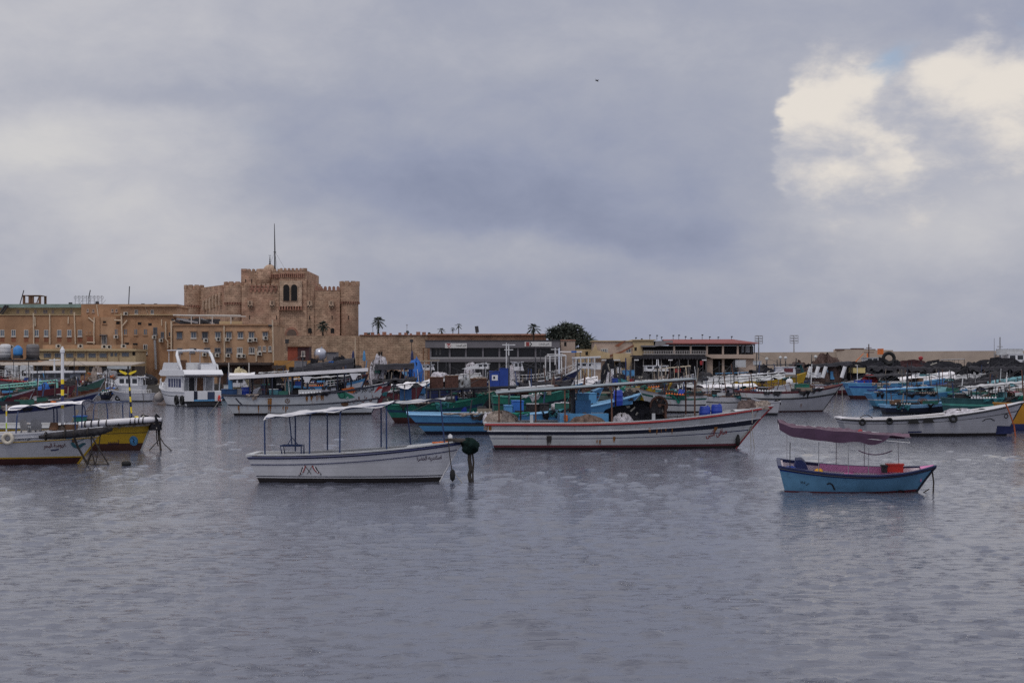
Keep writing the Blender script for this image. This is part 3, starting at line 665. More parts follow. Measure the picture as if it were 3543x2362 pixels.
def long_building():
    D = 250.
    root = thing('apartment_building', 'long ochre brown building with faded green roof edge and row of white windows', 'building', (PX(150, D), D, GZ))
    block(root, D, -420, 305, 1090)
    block(root, D + 1.6, -400, 285, 1064, 1092, 8, cream, 'upper_wall')
    m = MB(); m.prism([(PX(-410, D), PZ(1052, D)), (PX(292, D), PZ(1051, D)), (PX(275, D), PZ(1063.5, D)), (PX(-410, D), PZ(1064.5, D))], D + .6, D + 9); sub(root, m, 'roof_edge', bluegreen)
    block(root, D - .5, 286, 345, 1096, None, 9, plaster); block(root, D + .4, 281, 419, 1052, 1097, 9, plaster)
    block(root, D - .3, 345, 402, 1096.5, None, 9.2, plaster2)
    block(root, D - .8, 402, 600, 1098, None, 10, plaster)
    block(root, D - .6, 417, 612, 1062, 1098.2, 9, plaster2, 'upper_wall')
    m = MB(); m.box(PX(415, D), PX(619, D), D - 1.4, D + 8.5, PZ(1061.8, D), PZ(1053, D)); sub(root, m, 'cornice', plaster2)
    m = MB(); m.box(PX(402, D), PX(612, D), D - 1.25, D - .6, PZ(1091, D), PZ(1088.5, D)); sub(root, m, 'ledge', cream)
    m = MB(); m.box(PX(-420, D), PX(280, D), D - .2, D + 1.7, PZ(1090, D), PZ(1088, D)); sub(root, m, 'ledge', cream)
    for px in (8, 47, 91, 127, 160, 205, 240, 277):
        window(root, D, px, 1152, 15, 23, gm=glassb); patchw(root, D, px, 1176, 15, 14)
    for px in (-40, -85, -130): window(root, D, px, 1152, 15, 23, gm=glassb)
    for px, wv in ((62, 10), (94, 14), (123, 9), (157, 16), (183, 9), (219, 9), (247, 9)): window(root, D + 1.6, px, 1078, wv, 14, palewall, shutter, 1, False)
    for px, py in ((304, 1074), (323, 1075), (389, 1074), (403, 1074)): window(root, D + .4, px, py, 7, 10, palewall, glassd, 0)
    for px in (301, 312, 323): window(root, D - .5, px, 1151, 6, 12, plaster2, glassd, 0)
    patchw(root, D - .5, 312, 1173, 22, 16); window(root, D - .3, 362, 1114, 14, 11, plaster2, dark, 0); window(root, D - .3, 361, 1174, 18, 32, framew, glassd, 2, False)
    m = MB(); m.box(PX(349, D), PX(374, D), D - 1.2, D - .31, PZ(1160, D), PZ(1158, D)); sub(root, m, 'awning', shutter)
    for px in (402, 434, 470, 503): window(root, D - .8, px, 1148, 13, 22, plaster2, glassb, 1)
    for px, py in ((472, 1079), (527, 1079)): window(root, D - .6, px, py, 11, 15, framew, glassd, 1)
    window(root, D - .6, 579, 1078, 8, 13, plaster2, plaster2, 0, False)
    for px, py in ((483, 1119), (519, 1122), (408, 1117)): hole(root, D - .8, px, py, 12, 9)
    window(root, D - .8, 537, 1145, 14, 26, shutter, glassd, 1); window(root, D - .8, 562, 1158, 11, 20, shutter, glassd, 1); window(root, D - .8, 587, 1156, 9, 17, plaster2, glassd, 0)
    window(root, D - .8, 503, 1208, 14, 34, framew, glassd, 1); hole(root, D - .8, 439, 1192, 14, 14); hole(root, D - .8, 468, 1194, 16, 14)
    for px, py in ((404, 1165), (536, 1166), (560, 1177), (491, 1221), (438, 1085)): ac(root, D - .8, px, py, 14, 11)
    for pts in (((117, 1083), (118, 1190)), ((173, 1086), (174, 1190)), ((258, 1080), (262, 1190)), ((238, 1096), (237, 1120)), ((122, 1096), (123, 1128))): pipe(root, D, pts, .12)
    pipe(root, D - .5, ((307, 1099), (326, 1114), (326, 1190)), .13); pipe(root, D - .5, ((327, 1097), (327, 1120)), .12); pipe(root, D - .5, ((301, 1188), (302, 1184), (330, 1185)), .13)
    pipe(root, D - .9, ((421, 1085), (424, 1190)), .14); pipe(root, D - .9, ((424, 1128), (441, 1108)), .13); pipe(root, D - .9, ((396, 1107), (422, 1109)), .13)
    pipe(root, D + .4, ((335, 1053), (341, 1094)), .09); pipe(root, D - .6, ((503, 1060), (513, 1090)), .06)
    pipe(root, D - .9, ((560, 1105), (560, 1126)), .1); pipe(root, D - .9, ((574, 1112), (575, 1173), (582, 1182), (582, 1205)), .13); pipe(root, D - .9, ((593, 1110), (594, 1208)), .13); pipe(root, D - .9, ((595, 1126), (617, 1125)), .12); pipe(root, D - .9, ((582, 1188), (594, 1188)), .06); pipe(root, D - .9, ((582, 1198), (594, 1198)), .06)
    pipe(root, D - 1.2, ((537, 1176), (541, 1278)), .22, metal, 'service_pole')
    # roof clutter that is built in
    m = MB()
    for a in (61.5, 83, 92, 117): m.box(PX(a, D) - .17, PX(a, D) + .17, D + 3, D + 3.4, PZ(1052, D), PZ(1020, D))
    for a in (61.5, 117): m.box(PX(a, D) - .17, PX(a, D) + .17, D + 6, D + 6.4, PZ(1052, D), PZ(1020, D))
    m.box(PX(59.5, D), PX(120, D), D + 2.8, D + 6.6, PZ(1020, D), PZ(1018, D)); m.box(PX(60.5, D), PX(119, D), D + 2.95, D + 3.35, PZ(1052, D), PZ(1045, D)); m.tube([(PX(106, D), D + 3.2, PZ(1045, D)), (PX(115, D), D + 3.2, PZ(1021, D))], .1, 5); sub(root, m, 'roof_frame', brownw)
    m = MB()
    for a, b in ((0, 7), (7, 14)): pass
    m.tube([(PX(-3, D), D + .5, PZ(1083, D)), (PX(16, D), D + .5, PZ(1055, D))], .18, 5); m.tube([(PX(2, D), D + .5, PZ(1090, D)), (PX(24, D), D + .5, PZ(1056, D))], .18, 5); sub(root, m, 'roof_brace', dmetal)
    for a, b in (((48, 1051), (62, 1001)), ((290, 1023), (295, 1000)), ((429, 1053), (432, 987))):
        m = MB(); m.tube([(PX(a[0], D), D + 3, PZ(a[1], D)), (PX(b[0], D), D + 3, PZ(b[1], D))], .09, 5)
        if b[1] == 1000: m.tube([(PX(a[0], D), D + 3, PZ(1052, D)), (PX(a[0], D), D + 3, PZ(1023, D))], .07, 5)
        sub(root, m, 'antenna_pole', dmetal)
    m = MB(); k = D / F
    for i in range(8):
        a = PX(236 + i * 13.4, D); m.tube([(a, D + 4, PZ(1051, D)), (a, D + 4, PZ(1018, D))], .045, 4)
        m.torus((a + .05, D + 4, PZ(1026, D)), .26, .03, 10, 4); m.tube([(a, D + 4, PZ(1050, D)), (a + 13.4 * k * (1 if i % 2 else .0), D + 4, PZ(1034, D))], .03, 4)
    for zz in (1021, 1036, 1048): m.tube([(PX(236, D), D + 4, PZ(zz, D)), (PX(330, D), D + 4, PZ(zz, D))], .03, 4)
    sub(root, m, 'roof_sign_frame', metal)
    for a, t in ((236, 1045), (329, 1042), (488, 1049), (532, 1049)):
        m = MB(); m.box(PX(a, D) - .25, PX(a, D) + .25, D + 1, D + 1.6, PZ(1055, D), PZ(t, D)); sub(root, m, 'chimney', dmetal)
long_building()

def cream_annex():
    D = 240.
    root = thing('annex_building', 'low cream building with row of square windows in front of the ochre building', 'building', (PX(300, D), D, GZ))
    block(root, D, 128, 469, 1212, None, 7, cream)
    m = MB(); m.box(PX(126, D), PX(474, D), D - .5, D + 7.3, PZ(1214, D), PZ(1207, D)); sub(root, m, 'cornice', cream)
    m = MB(); m.box(PX(126, D), PX(440, D), D + 3.2, D + 7.2, PZ(1207, D) + .003, PZ(1192, D)); sub(root, m, 'parapet', plaster2)
    for px in (164, 202, 241, 280, 319, 357): window(root, D, px, 1229, 25, 15, shutter, glassb, 3, False)
    for px in (387, 401): window(root, D, px, 1226, 9, 12, shutter, glassb, 1, False)
    window(root, D, 434, 1226, 24, 14, shutter, glassb, 2, False); hole(root, D, 463, 1223, 10, 12)
    for px in (183, 221, 260, 299, 338, 372, 411): pipe(root, D, ((px, 1214), (px, 1256)), .05, plaster2, 'pilaster')
    for px, py in ((43, 1200), (205, 1197), (281, 1197), (363, 1199), (380, 1200), (430, 1197)): ac(root, D + 2.4 if px > 100 else D + 1, px, py, 16, 12)
cream_annex()

def shop_row():
    D = 229.
    root = thing('shop_row', 'row of dark shop fronts under a sloping pale lean-to roof at the quay', 'shop', (PX(300, D), D, GZ))
    m = MB(); m.add([(PX(-250, D), D - 2.4, PZ(1262, D)), (PX(470, D), D - 2.4, PZ(1262, D)), (PX(470, D), D + 6, PZ(1252, D)), (PX(78, D), D + 6, PZ(1247, D)), (PX(-250, D), D + 6, PZ(1247, D))] + [(PX(-250, D), D - 2.4, PZ(1264.5, D)), (PX(470, D), D - 2.4, PZ(1264.5, D)), (PX(470, D), D + 6, PZ(1256, D)), (PX(78, D), D + 6, PZ(1250, D)), (PX(-250, D), D + 6, PZ(1250, D))], [(0, 1, 2, 3, 4), (5, 9, 8, 7, 6), (0, 5, 6, 1), (1, 6, 7, 2), (0, 4, 9, 5)]); sub(root, m, 'lean_to_roof', mat('pale_tin_roof', (.36, .31, .27), .7, .2, .5, (.18, .12, .09), 1.5))
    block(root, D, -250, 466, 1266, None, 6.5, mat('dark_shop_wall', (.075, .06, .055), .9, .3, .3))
    for px, wv, m_ in ((118, 8, cream), (160, 22, plaster2), (187, 10, cream), (266, 12, plaster2), (302, 14, cream), (345, 10, plaster2), (392, 14, cream), (452, 8, cream), (30, 26, plaster2)):
        m = MB(); m.box(PX(px - wv / 2, D), PX(px + wv / 2, D), D - .15, D + .2, GZ, PZ(1266.2, D)); sub(root, m, 'pier', m_)
    for px, wv in ((140, 24), (215, 46), (285, 24), (322, 26), (365, 34), (425, 50), (80, 40)):
        window(root, D, px, 1281, wv, 26, framew if wv > 40 else shutter, glassd, 2, False)
    m = MB(); m.box(PX(390, D), PX(468, D), D - 3.2, D - 2.6, PZ(1276, D), PZ(1265.5, D)); sub(root, m, 'sign_board', mat('pale_grey_board', (.42, .45, .48), .6))
    m = MB()
    for i in range(5): m.box(PX(150 + i * 11, D), PX(156 + i * 11, D), D + 5, D + 5.2, PZ(1249, D), PZ(1240, D))
    sub(root, m, 'roof_railing', cream)
shop_row()

def right_wing():
    D = 246.
    root = thing('office_building', 'two storey orange brown building with air conditioners below the citadel', 'building', (PX(770, D), D, GZ))
    block(root, D, 600, 945, 1124, None, 12, plaster2)
    m = MB(); m.box(PX(599, D), PX(946, D), D - .25, D + 12.2, PZ(1126, D), PZ(1121, D)); sub(root, m, 'parapet', plaster)
    for px in (621, 670, 709, 754, 792, 832, 870, 918):
        window(root, D, px, 1159, 19, 22, shutter if px in (621, 709) else framew, glassb if px != 709 else glassd, 1)
        m = MB(); m.box(PX(px - 12, D), PX(px + 12, D), D - .6, D + .05, PZ(1147, D), PZ(1144.5, D)); sub(root, m, 'window_hood', plaster)
    for px in (716, 753, 792): window(root, D, px, 1211, 21, 16, shutter, glassd, 1)
    for px in (830, 871): window(root, D, px, 1212, 20, 22, framew, glassd, 2)
    for px in (898, 915, 934): window(root, D, px, 1206, 11, 18, framew, glassd, 1)
    window(root, D, 622, 1212, 18, 16, shutter, glassd, 1); window(root, D, 665, 1212, 18, 16, shutter, glassd, 1)
    for px, py in ((714, 1177), (757, 1173), (789, 1174), (866, 1177), (884, 1175), (920, 1169), (709, 1226), (753, 1228), (791, 1229), (828, 1231), (844, 1231), (900, 1223), (733, 1226)): ac(root, D, px, py, 15, 12)
    for pts in (((776, 1128), (778, 1250)), ((943, 1106), (947, 1255)), ((887, 1205), (888, 1250)), ((606, 1110), (594, 1112), (594, 1210))): pipe(root, D, pts, .14)
    pipe(root, D, ((930, 1126), (942, 1127)), .2, dmetal, 'lamp_bracket')
    m = MB(); zt = PZ(1089, D)
    for a in (655, 684, 728, 793): m.tube([(PX(a, D), D + 1.5, PZ(1121, D)), (PX(a, D), D + 1.5, zt)], .09, 5)
    m.tube([(PX(592, D), D + 1.5, zt), (PX(828, D), D + 1.5, zt - .1)], .14, 6); m.tube([(PX(592, D), D + 6, zt), (PX(828, D), D + 6, zt - .1)], .12, 6)
    sub(root, m, 'pergola_frame', framew)
    m = MB(); rr = random.Random(2)
    for i in range(9):
        a = 606 + i * 14; m.obox((PX(a, D), D + 2.5 + i % 3, PZ(1108 + rr.uniform(-5, 5), D)), (2.6, .15, .35), ry=R(rr.uniform(5, 22)), mi=i % 2)
    m.box(PX(604, D), PX(745, D), D + 4, D + 4.3, PZ(1121, D), PZ(1101, D), 0); sub(root, m, 'scrap_timber', [dmetal, metal])
    m = MB(); m.box(PX(746, D), PX(826, D), D + 3, D + 3.5, PZ(1121, D), PZ(1109, D)); sub(root, m, 'roof_wall', cream)
right_wing()

def kiosks():
    D = 238.
    root = thing('quay_cafe', 'dark open quayside cafe with low orange wall and flat reed roof', 'cafe', (PX(800, D), D, GZ))
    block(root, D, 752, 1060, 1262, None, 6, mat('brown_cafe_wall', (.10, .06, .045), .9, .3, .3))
    m = MB(); m.box(PX(750, D), PX(940, D), D - 3, D + 4, PZ(1262, D) + .004, PZ(1254, D)); m.box(PX(952, D), PX(992, D), D - 3, D + 4, PZ(1275, D), PZ(1263.5, D)); sub(root, m, 'reed_roof', mat('grey_brown_reed_roof', (.06, .045, .042), .95, .3, .4, (.12, .08, .06), 3))
    block(root, D - 1., 948, 1075, 1247, None, 5, mat('ochre_wall', (.36, .185, .06), .9, .15, .35, (.2, .09, .04), .6), 'low_wall')
    for px, wv in ((780, 30), (836, 24), (1010, 20)): hole(root, D if px < 940 else D - 1, px, 1280, wv, 22)
    for a in (792, 862): pipe(root, D - 3.1, ((a, 1255), (a, 1310)), .1, framew, 'post')
    root = thing('rust_red_hut', 'rust red box hut with small white window on the quay wall', 'hut', (PX(1030, D), D + 4, PZ(1247, D)))
    D2 = 241.5
    block(root, D2, 995, 1030, 1200, 1247, 3, mat('rust_red_board', (.22, .055, .035), .8, .2, .4, (.10, .04, .03), .9), 'side_panel'); block(root, D2 - .1, 1030, 1069, 1199, 1247, 3.2, mat('dark_maroon_board', (.055, .025, .03), .8, .3, .2), 'front_panel')
    m = MB(); m.box(PX(993, D2), PX(1071, D2), D2 - .4, D2 + 3.4, PZ(1200, D2), PZ(1198, D2)); sub(root, m, 'roof', brownw)
    window(root, D2 - .1, 1049, 1223, 13, 17, framew, glassd, 1); hole(root, D2 - .1, 1049, 1241, 14, 10, 'door')
    root = thing('steel_water_tank', 'round shiny steel water tank beside the rust red hut', 'water tank', (PX(1110, D2), D2, PZ(1247, D2)))
    m = MB(); r_ = 22 * D2 / F; m.lathe([(r_ * math.sin(math.pi * i / 12) ** .8 + .001, -r_ * math.cos(math.pi * i / 12)) for i in range(13)], (PX(1108, D2), D2, PZ(1226, D2)), 20); sub(root, m, 'tank', steel, True)
    m = MB(); m.tube([(PX(1113, D2), D2, PZ(1207, D2)), (PX(1113, D2), D2, PZ(1199, D2))], .12, 6); sub(root, m, 'filler_cap', steel)
    m = MB()
    for a in (1098, 1118): m.box(PX(a - 2, D2), PX(a + 2, D2), D2 - .5, D2 + .5, PZ(1252, D2), PZ(1243, D2))
    sub(root, m, 'stand', dmetal)
    root = thing('dark_cabin', 'plain dark grey cabin box right of the steel tank', 'cabin', (PX(1145, D2), D2, PZ(1247, D2)))
    block(root, D2, 1130, 1164, 1219, 1247, 3, shutter); m = MB(); m.box(PX(1129, D2), PX(1165, D2), D2 - .2, D2 + 3.2, PZ(1219, D2), PZ(1217.5, D2)); sub(root, m, 'roof', dmetal)
    # tanks at the far left
    D3 = 235.
    for nm, lab, p0, p1, t, b_, m_ in (('water_tank', 'tall white cylindrical water tank at the far left above the shops', 0, 37, 1191, 1238, tankw), ('water_tank', 'weathered grey brown water tank right of the small blue tank', 92, 135, 1191, 1238, tankg)):
        r_ = (p1 - p0) / 2 * D3 / F; root = thing(nm, lab, 'water tank', (PX((p0 + p1) / 2, D3), D3, PZ(b_, D3)))
        m = MB(); zb, zt = PZ(b_, D3), PZ(t, D3); m.lathe([(r_, zb), (r_, zt - .25), (r_ * .8, zt), (.3, zt + .05)], (PX((p0 + p1) / 2, D3), D3, 0), 20); sub(root, m, 'tank', m_, True)
        m = MB()
        for q in range(1, 4): m.torus((PX((p0 + p1) / 2, D3), D3, zb + (zt - zb) * q / 4), r_ + .01, .05, 22, 5, ax='z')
        sub(root, m, 'hoop', m_)
        m = MB(); m.box(PX(p0 + 2, D3), PX(p1 - 2, D3), D3 - .8, D3 + .8, zb - .5, zb - .003); sub(root, m, 'stand', dmetal)
    root = thing('water_tank', 'small bright blue water tank between the white and grey tanks', 'water tank', (PX(73, D3), D3 - 1.5, PZ(1229, D3)))
    m = MB(); r_ = 16 * D3 / F; zb, zt = PZ(1229, D3), PZ(1197, D3); m.lathe([(r_ * .9, zb), (r_, zb + .3), (r_, zt - .5), (r_ * .6, zt - .1), (r_ * .35, zt), (r_ * .3, zt + .1)], (PX(73, D3), D3 - 1.5, 0), 18); sub(root, m, 'tank', tankb, True)
    m = MB(); m.box(PX(60, D3), PX(86, D3), D3 - 2.2, D3 - .8, zb - .5, zb - .003); sub(root, m, 'stand', dmetal)
    root = thing('pump_house', 'small tan block house under the water tanks at the far left', 'hut', (PX(40, D3), D3, GZ)); block(root, D3 - 2.6, -40, 140, 1247, None, 5, plaster2); hole(root, D3 - 2.6, 55, 1262, 24, 22); m = MB(); m.box(PX(-42, D3), PX(150, D3), D3 - 3, D3 + 3, PZ(1247, D3), PZ(1243.5, D3)); sub(root, m, 'roof_slab', dmetal)
kiosks()

def club_building():
    D = 281.
    root = thing('club_building', 'long low grey club building with two white signboards in front of the rampart', 'building', (PX(1700, D), D, GZ))
    m = MB(); m.box(PX(1472, D), PX(1937, D), D - .6, D + 9, PZ(1203, D), PZ(1178, D)); sub(root, m, 'fascia', greyfac)
    m = MB(); m.box(PX(1470, D), PX(1939, D), D - .8, D + 9.2, PZ(1178, D), PZ(1176, D)); sub(root, m, 'roof_trim', dmetal)
    block(root, D + 1.2, 1488, 1932, 1203.2, None, 7, mat('club_dark_glazing', (.02, .02, .026), .25, .3, spec=.5), 'glazed_wall')
    for px in (1490, 1556, 1612, 1671, 1728, 1792, 1853, 1925): m = MB(); m.box(PX(px - 3, D), PX(px + 3, D), D - .2, D + .4, GZ, PZ(1203.1, D)); sub(root, m, 'column', greyfac)
    m = MB(); m.box(PX(1489, D), PX(1930, D), D - .5, D + 1.1, PZ(1242, D), PZ(1235, D)); sub(root, m, 'balcony_slab', mat('pale_grey_slab', (.27, .27, .29), .7, .1, .2)); m = MB(); m.box(PX(1489, D), PX(1930, D), D - .45, D + 1.1, PZ(1252, D), PZ(1242, D) - .003); sub(root, m, 'balcony_skirt', greyfac)
    for px in (1510, 1523): patchw(root, D + 1.15, px, 1216, 6, 22, mat('pale_curtain', (.2, .2, .21), .9), 'curtain')
    for p0, p1, q in ((1540, 1616, 0), (1815, 1908, 1)):
        t, b_ = (1187.5, 1204) if q == 0 else (1182, 1198.5)
        m = MB(); m.box(PX(p0, D), PX(p1, D), D - .75, D - .605, PZ(b_, D), PZ(t, D)); sg = sub(root, m, 'signboard', mat('white_signboard', (.55, .55, .56), .6, .08))
        k = D / F
        def flat(shape, x0, z0, m_, nm):
            mm = MB(); mm.add([(x0 + a, D - .765, z0 + b) for a, b in shape[0]], shape[1]); sub(root, mm, nm, m_, parent=sg)
        ex = PX(p0 + (14 if q == 0 else 18), D); ez = PZ((t + b_) / 2, D)
        mm = MB()
        if q == 0: mm.add([(ex - .5, D - .765, ez + .42), (ex + .5, D - .765, ez + .42), (ex + .35, D - .765, ez - .1), (ex, D - .765, ez - .48), (ex - .35, D - .765, ez - .1)], [(0, 1, 2, 3, 4)], 0); sh = stroke2d([(-.34, .2), (0, -.25), (.5, .45)], .16)
        else: mm.add([(ex - .75, D - .765, ez + .42), (ex - .1, D - .765, ez + .42), (ex - .1, D - .765, ez - .42), (ex - .75, D - .765, ez - .42)], [(0, 1, 2, 3)], 0); sh = stroke2d([(.0, .4), (.35, 0), (.0, -.4)], .2)
        mm.add([(ex + a, D - .772, ez + b) for a, b in sh[0]], sh[1], 1 if q == 0 else 2); sub(root, mm, 'emblem', [inkr, whiteclean, inkk], parent=sg)
        tx = text2d('نادى اليخت', 36 * k, 8.5 * k, ar=True); flat(tx, PX(p0 + (38 if q == 0 else 49), D), PZ(b_ - 4, D), inkk, 'lettering')
    m = MB(); m.box(PX(1463, D), PX(1467, D), D - .5, D, GZ, PZ(1204, D)); m.box(PX(1461, D), PX(1480, D), D - .6, D + .1, PZ(1205, D), PZ(1203.6, D)); sub(root, m, 'entrance_frame', brownw)
club_building()

def red_roof_building():
    D = 278.; z = lambda p: PZ(p, D); x = lambda p: PX(p, D)
    root = thing('restaurant_building', 'two storey beige seaside restaurant with sloping dark red roof and open veranda', 'building', (x(2330), D, GZ))
    block(root, D, 2055, 2190, 1180, None, 9, palewall); block(root, D - .3, 2190, 2262, 1176, None, 9, cream)
    m = MB(); m.box(x(2050), x(2192), D - .3, D + 9.2, z(1181), z(1178)); m.box(x(2188), x(2268), D - .6, D + 9.3, z(1178), z(1174.5)); sub(root, m, 'cornice', cream)
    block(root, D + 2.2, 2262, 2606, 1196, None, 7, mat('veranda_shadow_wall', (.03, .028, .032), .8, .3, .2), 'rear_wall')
    m = MB(); m.add([(x(2262), D - 1.5, z(1199)), (x(2325), D - 1.5, z(1191)), (x(2325), D - 1.5, z(1178)), (x(2266), D - 1.5, z(1180)), (x(2262), D + 7, z(1199)), (x(2325), D + 7, z(1191)), (x(2325), D + 7, z(1178)), (x(2266), D + 7, z(1180))], [(0, 1, 2, 3), (4, 7, 6, 5), (3, 2, 6, 7)]); sub(root, m, 'grey_gable', mat('grey_gable_panel', (.22, .21, .22), .7, .1, .2))
    m = MB(); ev = z(1187.5)
    m.add([(x(2300), D - 2, ev), (x(2624), D - 2, z(1187)), (x(2546), D + 4, z(1172)), (x(2300), D + 4, z(1172.5)), (x(2300), D + 9, ev), (x(2624), D + 9, ev)], [(0, 1, 2, 3), (1, 5, 2), (3, 2, 5, 4)]); m.add([(x(2300), D - 2, ev - .01), (x(2624), D - 2, z(1187) - .01), (x(2610), D - 2, z(1190)), (x(2300), D - 2, z(1190))], [(0, 1, 2, 3)]); sub(root, m, 'roof', redroof)
    m = MB(); m.box(x(2325), x(2608), D - 1.6, D + 6, z(1194), z(1190.3)); sub(root, m, 'eave_beam', mat('dark_eave', (.09, .08, .085), .8))
    for a in (2330, 2387, 2443, 2498, 2549): m = MB(); m.box(x(a - 3), x(a + 3), D - 1.4, D - .9, z(1226), z(1194.2)); sub(root, m, 'column', palewall)
    for a in (2562, 2575, 2596, 2606): m = MB(); m.box(x(a - 1.5), x(a + 1.5), D - 1.4, D - 1.1, z(1222), z(1194.2)); sub(root, m, 'column', dmetal)
    for a, b in ((2564, 2574), (2577, 2594)): patchw(root, D + 2.15, (a + b) / 2, 1208, b - a, 22, mat('bright_far_opening', (.42, .45, .50), .3), 'opening')
    m = MB(); m.box(x(2437), x(2610), D - 1.7, D + 8, z(1240), z(1226)); sub(root, m, 'floor_slab', palewall)
    block(root, D - .9, 2446, 2466, 1240.2, None, 6, palewall); block(root, D - .9, 2556, 2608, 1240.2, None, 6, palewall)
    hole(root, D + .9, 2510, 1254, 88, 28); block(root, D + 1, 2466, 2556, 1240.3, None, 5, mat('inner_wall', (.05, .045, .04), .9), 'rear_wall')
    for a in (2500,): m = MB(); m.box(x(a - 4), x(a + 4), D - .9, D - .2, GZ, z(1240.2)); sub(root, m, 'column', palewall)
    # balcony with balusters, stair, windows on the beige part
    m = MB(); m.box(x(2222), x(2436), D - 2.6, D + 2, z(1227), z(1224)); m.box(x(2222), x(2436), D - 2.6, D - 2.45, z(1214), z(1212.5))
    for i in range(36): m.box(x(2224 + i * 6), x(2226.4 + i * 6), D - 2.58, D - 2.47, z(1224), z(1214))
    sub(root, m, 'balcony', mat('grey_balcony', (.30, .28, .28), .8, .1, .2))
    window(root, D, 2091, 1214, 26, 18, framew, glassb, 3, False); window(root, D, 2174, 1212, 18, 16, framew, glassb, 1); hole(root, D - .3, 2199, 1207, 8, 12); hole(root, D - .3, 2243, 1205, 40, 16)
    m = MB(); m.box(x(2216), x(2264), D - 1.8, D - .3, z(1200), z(1195)); sub(root, m, 'awning', shutter)
    m = MB(); m.add([(x(2110), D - .4, z(1228)), (x(2150), D - .4, z(1214)), (x(2192), D - .4, z(1192)), (x(2192), D - .4, z(1198)), (x(2152), D - .4, z(1220)), (x(2110), D - .4, z(1234))], [(0, 1, 2, 3, 4, 5)]); m.add([(x(2125), D - .42, z(1196)), (x(2140), D - .42, z(1200)), (x(2165), D - .42, z(1178)), (x(2160), D - .42, z(1178))], [(0, 1, 2, 3)]); sub(root, m, 'stair_flank', redbrown)
    block(root, D - 2, 2122, 2185, 1222, None, 2, cream, 'porch'); hole(root, D - 2, 2148, 1262, 40, 22); m = MB(); m.prism([(x(2040), z(1228)), (x(2060), z(1190)), (x(2066), z(1212)), (x(2108), z(1222)), (x(2108), z(1240)), (x(2040), z(1240))], D - 1.5, D - .5); sub(root, m, 'curved_wall', cream)
    m = MB(); m.box(x(2078), x(2140), D - 4, D - 2.1, z(1248), z(1243)); sub(root, m, 'porch_roof', whitedirty)
    # aerials on the roof line
    for a, t in ((2206, 1168), (2226, 1172), (2255, 1159), (2280, 1160), (2296, 1166), (2337, 1160), (2357, 1159), (2380, 1164), (2400, 1169), (2439, 1158), (2465, 1165), (2495, 1166), (2542, 1164)):
        m = MB(); m.tube([(x(a), D + 4, z(1175)), (x(a), D + 4, z(t))], .05, 4); m.obox((x(a) + .05, D + 4, z(t) + .05), (.35, .2, .22)); sub(root, m, 'roof_light', dmetal)
    root = thing('shade_pavilion', 'black netted quay pavilion with scalloped valance and white lamps below the red roof', 'pavilion', (x(2320), D - 9, GZ))
    D4 = D - 9; z4 = lambda p: PZ(p, D4); x4 = lambda p: PX(p, D4)
    m = MB(); m.box(x4(2190), x4(2440), D4, D4 + 6.5, z4(1233), z4(1229)); m.add([(x4(2440), D4, z4(1231)), (x4(2466), D4, z4(1240)), (x4(2466), D4 + 6.5, z4(1240)), (x4(2440), D4 + 6.5, z4(1231))], [(0, 1, 2, 3)]); sub(root, m, 'roof', clothd)
    m = MB()
    for i in range(25):
        a = 2192 + i * 10; m.prism([(x4(a), z4(1232)), (x4(a + 9.6), z4(1232)), (x4(a + 9.6), z4(1239)), (x4(a + 4.8), z4(1244)), (x4(a), z4(1239))], D4 - .12, D4 - .02)
    sub(root, m, 'valance', clothd)
    for i in range(9): m = MB(); m.box(x4(2194 + i * 31), x4(2197 + i * 31), D4 + .1, D4 + .3, GZ, z4(1233.2)); sub(root, m, 'post', mat('grey_pavilion_post', (.13, .125, .13), .7))
    m = MB(); m.box(x4(2196), x4(2438), D4 + 5.6, D4 + 5.9, GZ, z4(1234)); sub(root, m, 'net_wall', clothd)
    for a in (2202, 2319, 2436): m = MB(); [m.obox((x4(a + q * 5), D4 - .3, z4(1245.5)), (.24, .2, .16)) for q in (-1, 0, 1)]; m.box(x4(a - 8), x4(a + 8), D4 - .25, D4 - .15, z4(1245) + .08, z4(1244)); sub(root, m, 'wall_lamp', whiteclean)
    o = MB().box(x4(2419), x4(2431), D4 - 1.2, D4 - 1.1, z4(1262), z4(1248)).build('red_banner', redp, origin=(x4(2425), D4 - 1.1, z4(1262))); tag(o, 'small dark red banner hanging at the right end of the pavilion', 'banner')
red_roof_building()

def ruin_wall():
    D = 287.
    root = thing('old_wall_house', 'small ruined beige house under the big dark tree', 'house', (PX(1975, D), D, GZ)); block(root, D, 1940, 1990, 1178, None, 5, palewall); block(root, D + .5, 1990, 2060, 1208, None, 5, cream); hole(root, D, 1956, 1190, 8, 14); hole(root, D + .5, 2030, 1222, 9, 12)
    m = MB(); m.box(PX(1938, D), PX(1992, D), D - .2, D + 5.2, PZ(1178, D), PZ(1175, D)); sub(root, m, 'coping', castled)
    root = thing('striped_awning', 'low blue and white awning stall in front of the ruined house', 'awning', (PX(1985, 270), 270, GZ)); m = MB(); m.box(PX(1938, 270), PX(2012, 270), 268, 272, PZ(1219, 270), PZ(1215, 270)); sub(root, m, 'canopy', clothw); m = MB(); m.box(PX(1975, 270), PX(1993, 270), 267.9, 267.99, PZ(1220, 270), PZ(1214, 270)); sub(root, m, 'blue_panel', clothb)
    for a in (1942, 2008): m = MB(); m.tube([(PX(a, 270), 270, GZ), (PX(a, 270), 270, PZ(1219, 270))], .1, 5); sub(root, m, 'post', metal)
ruin_wall()

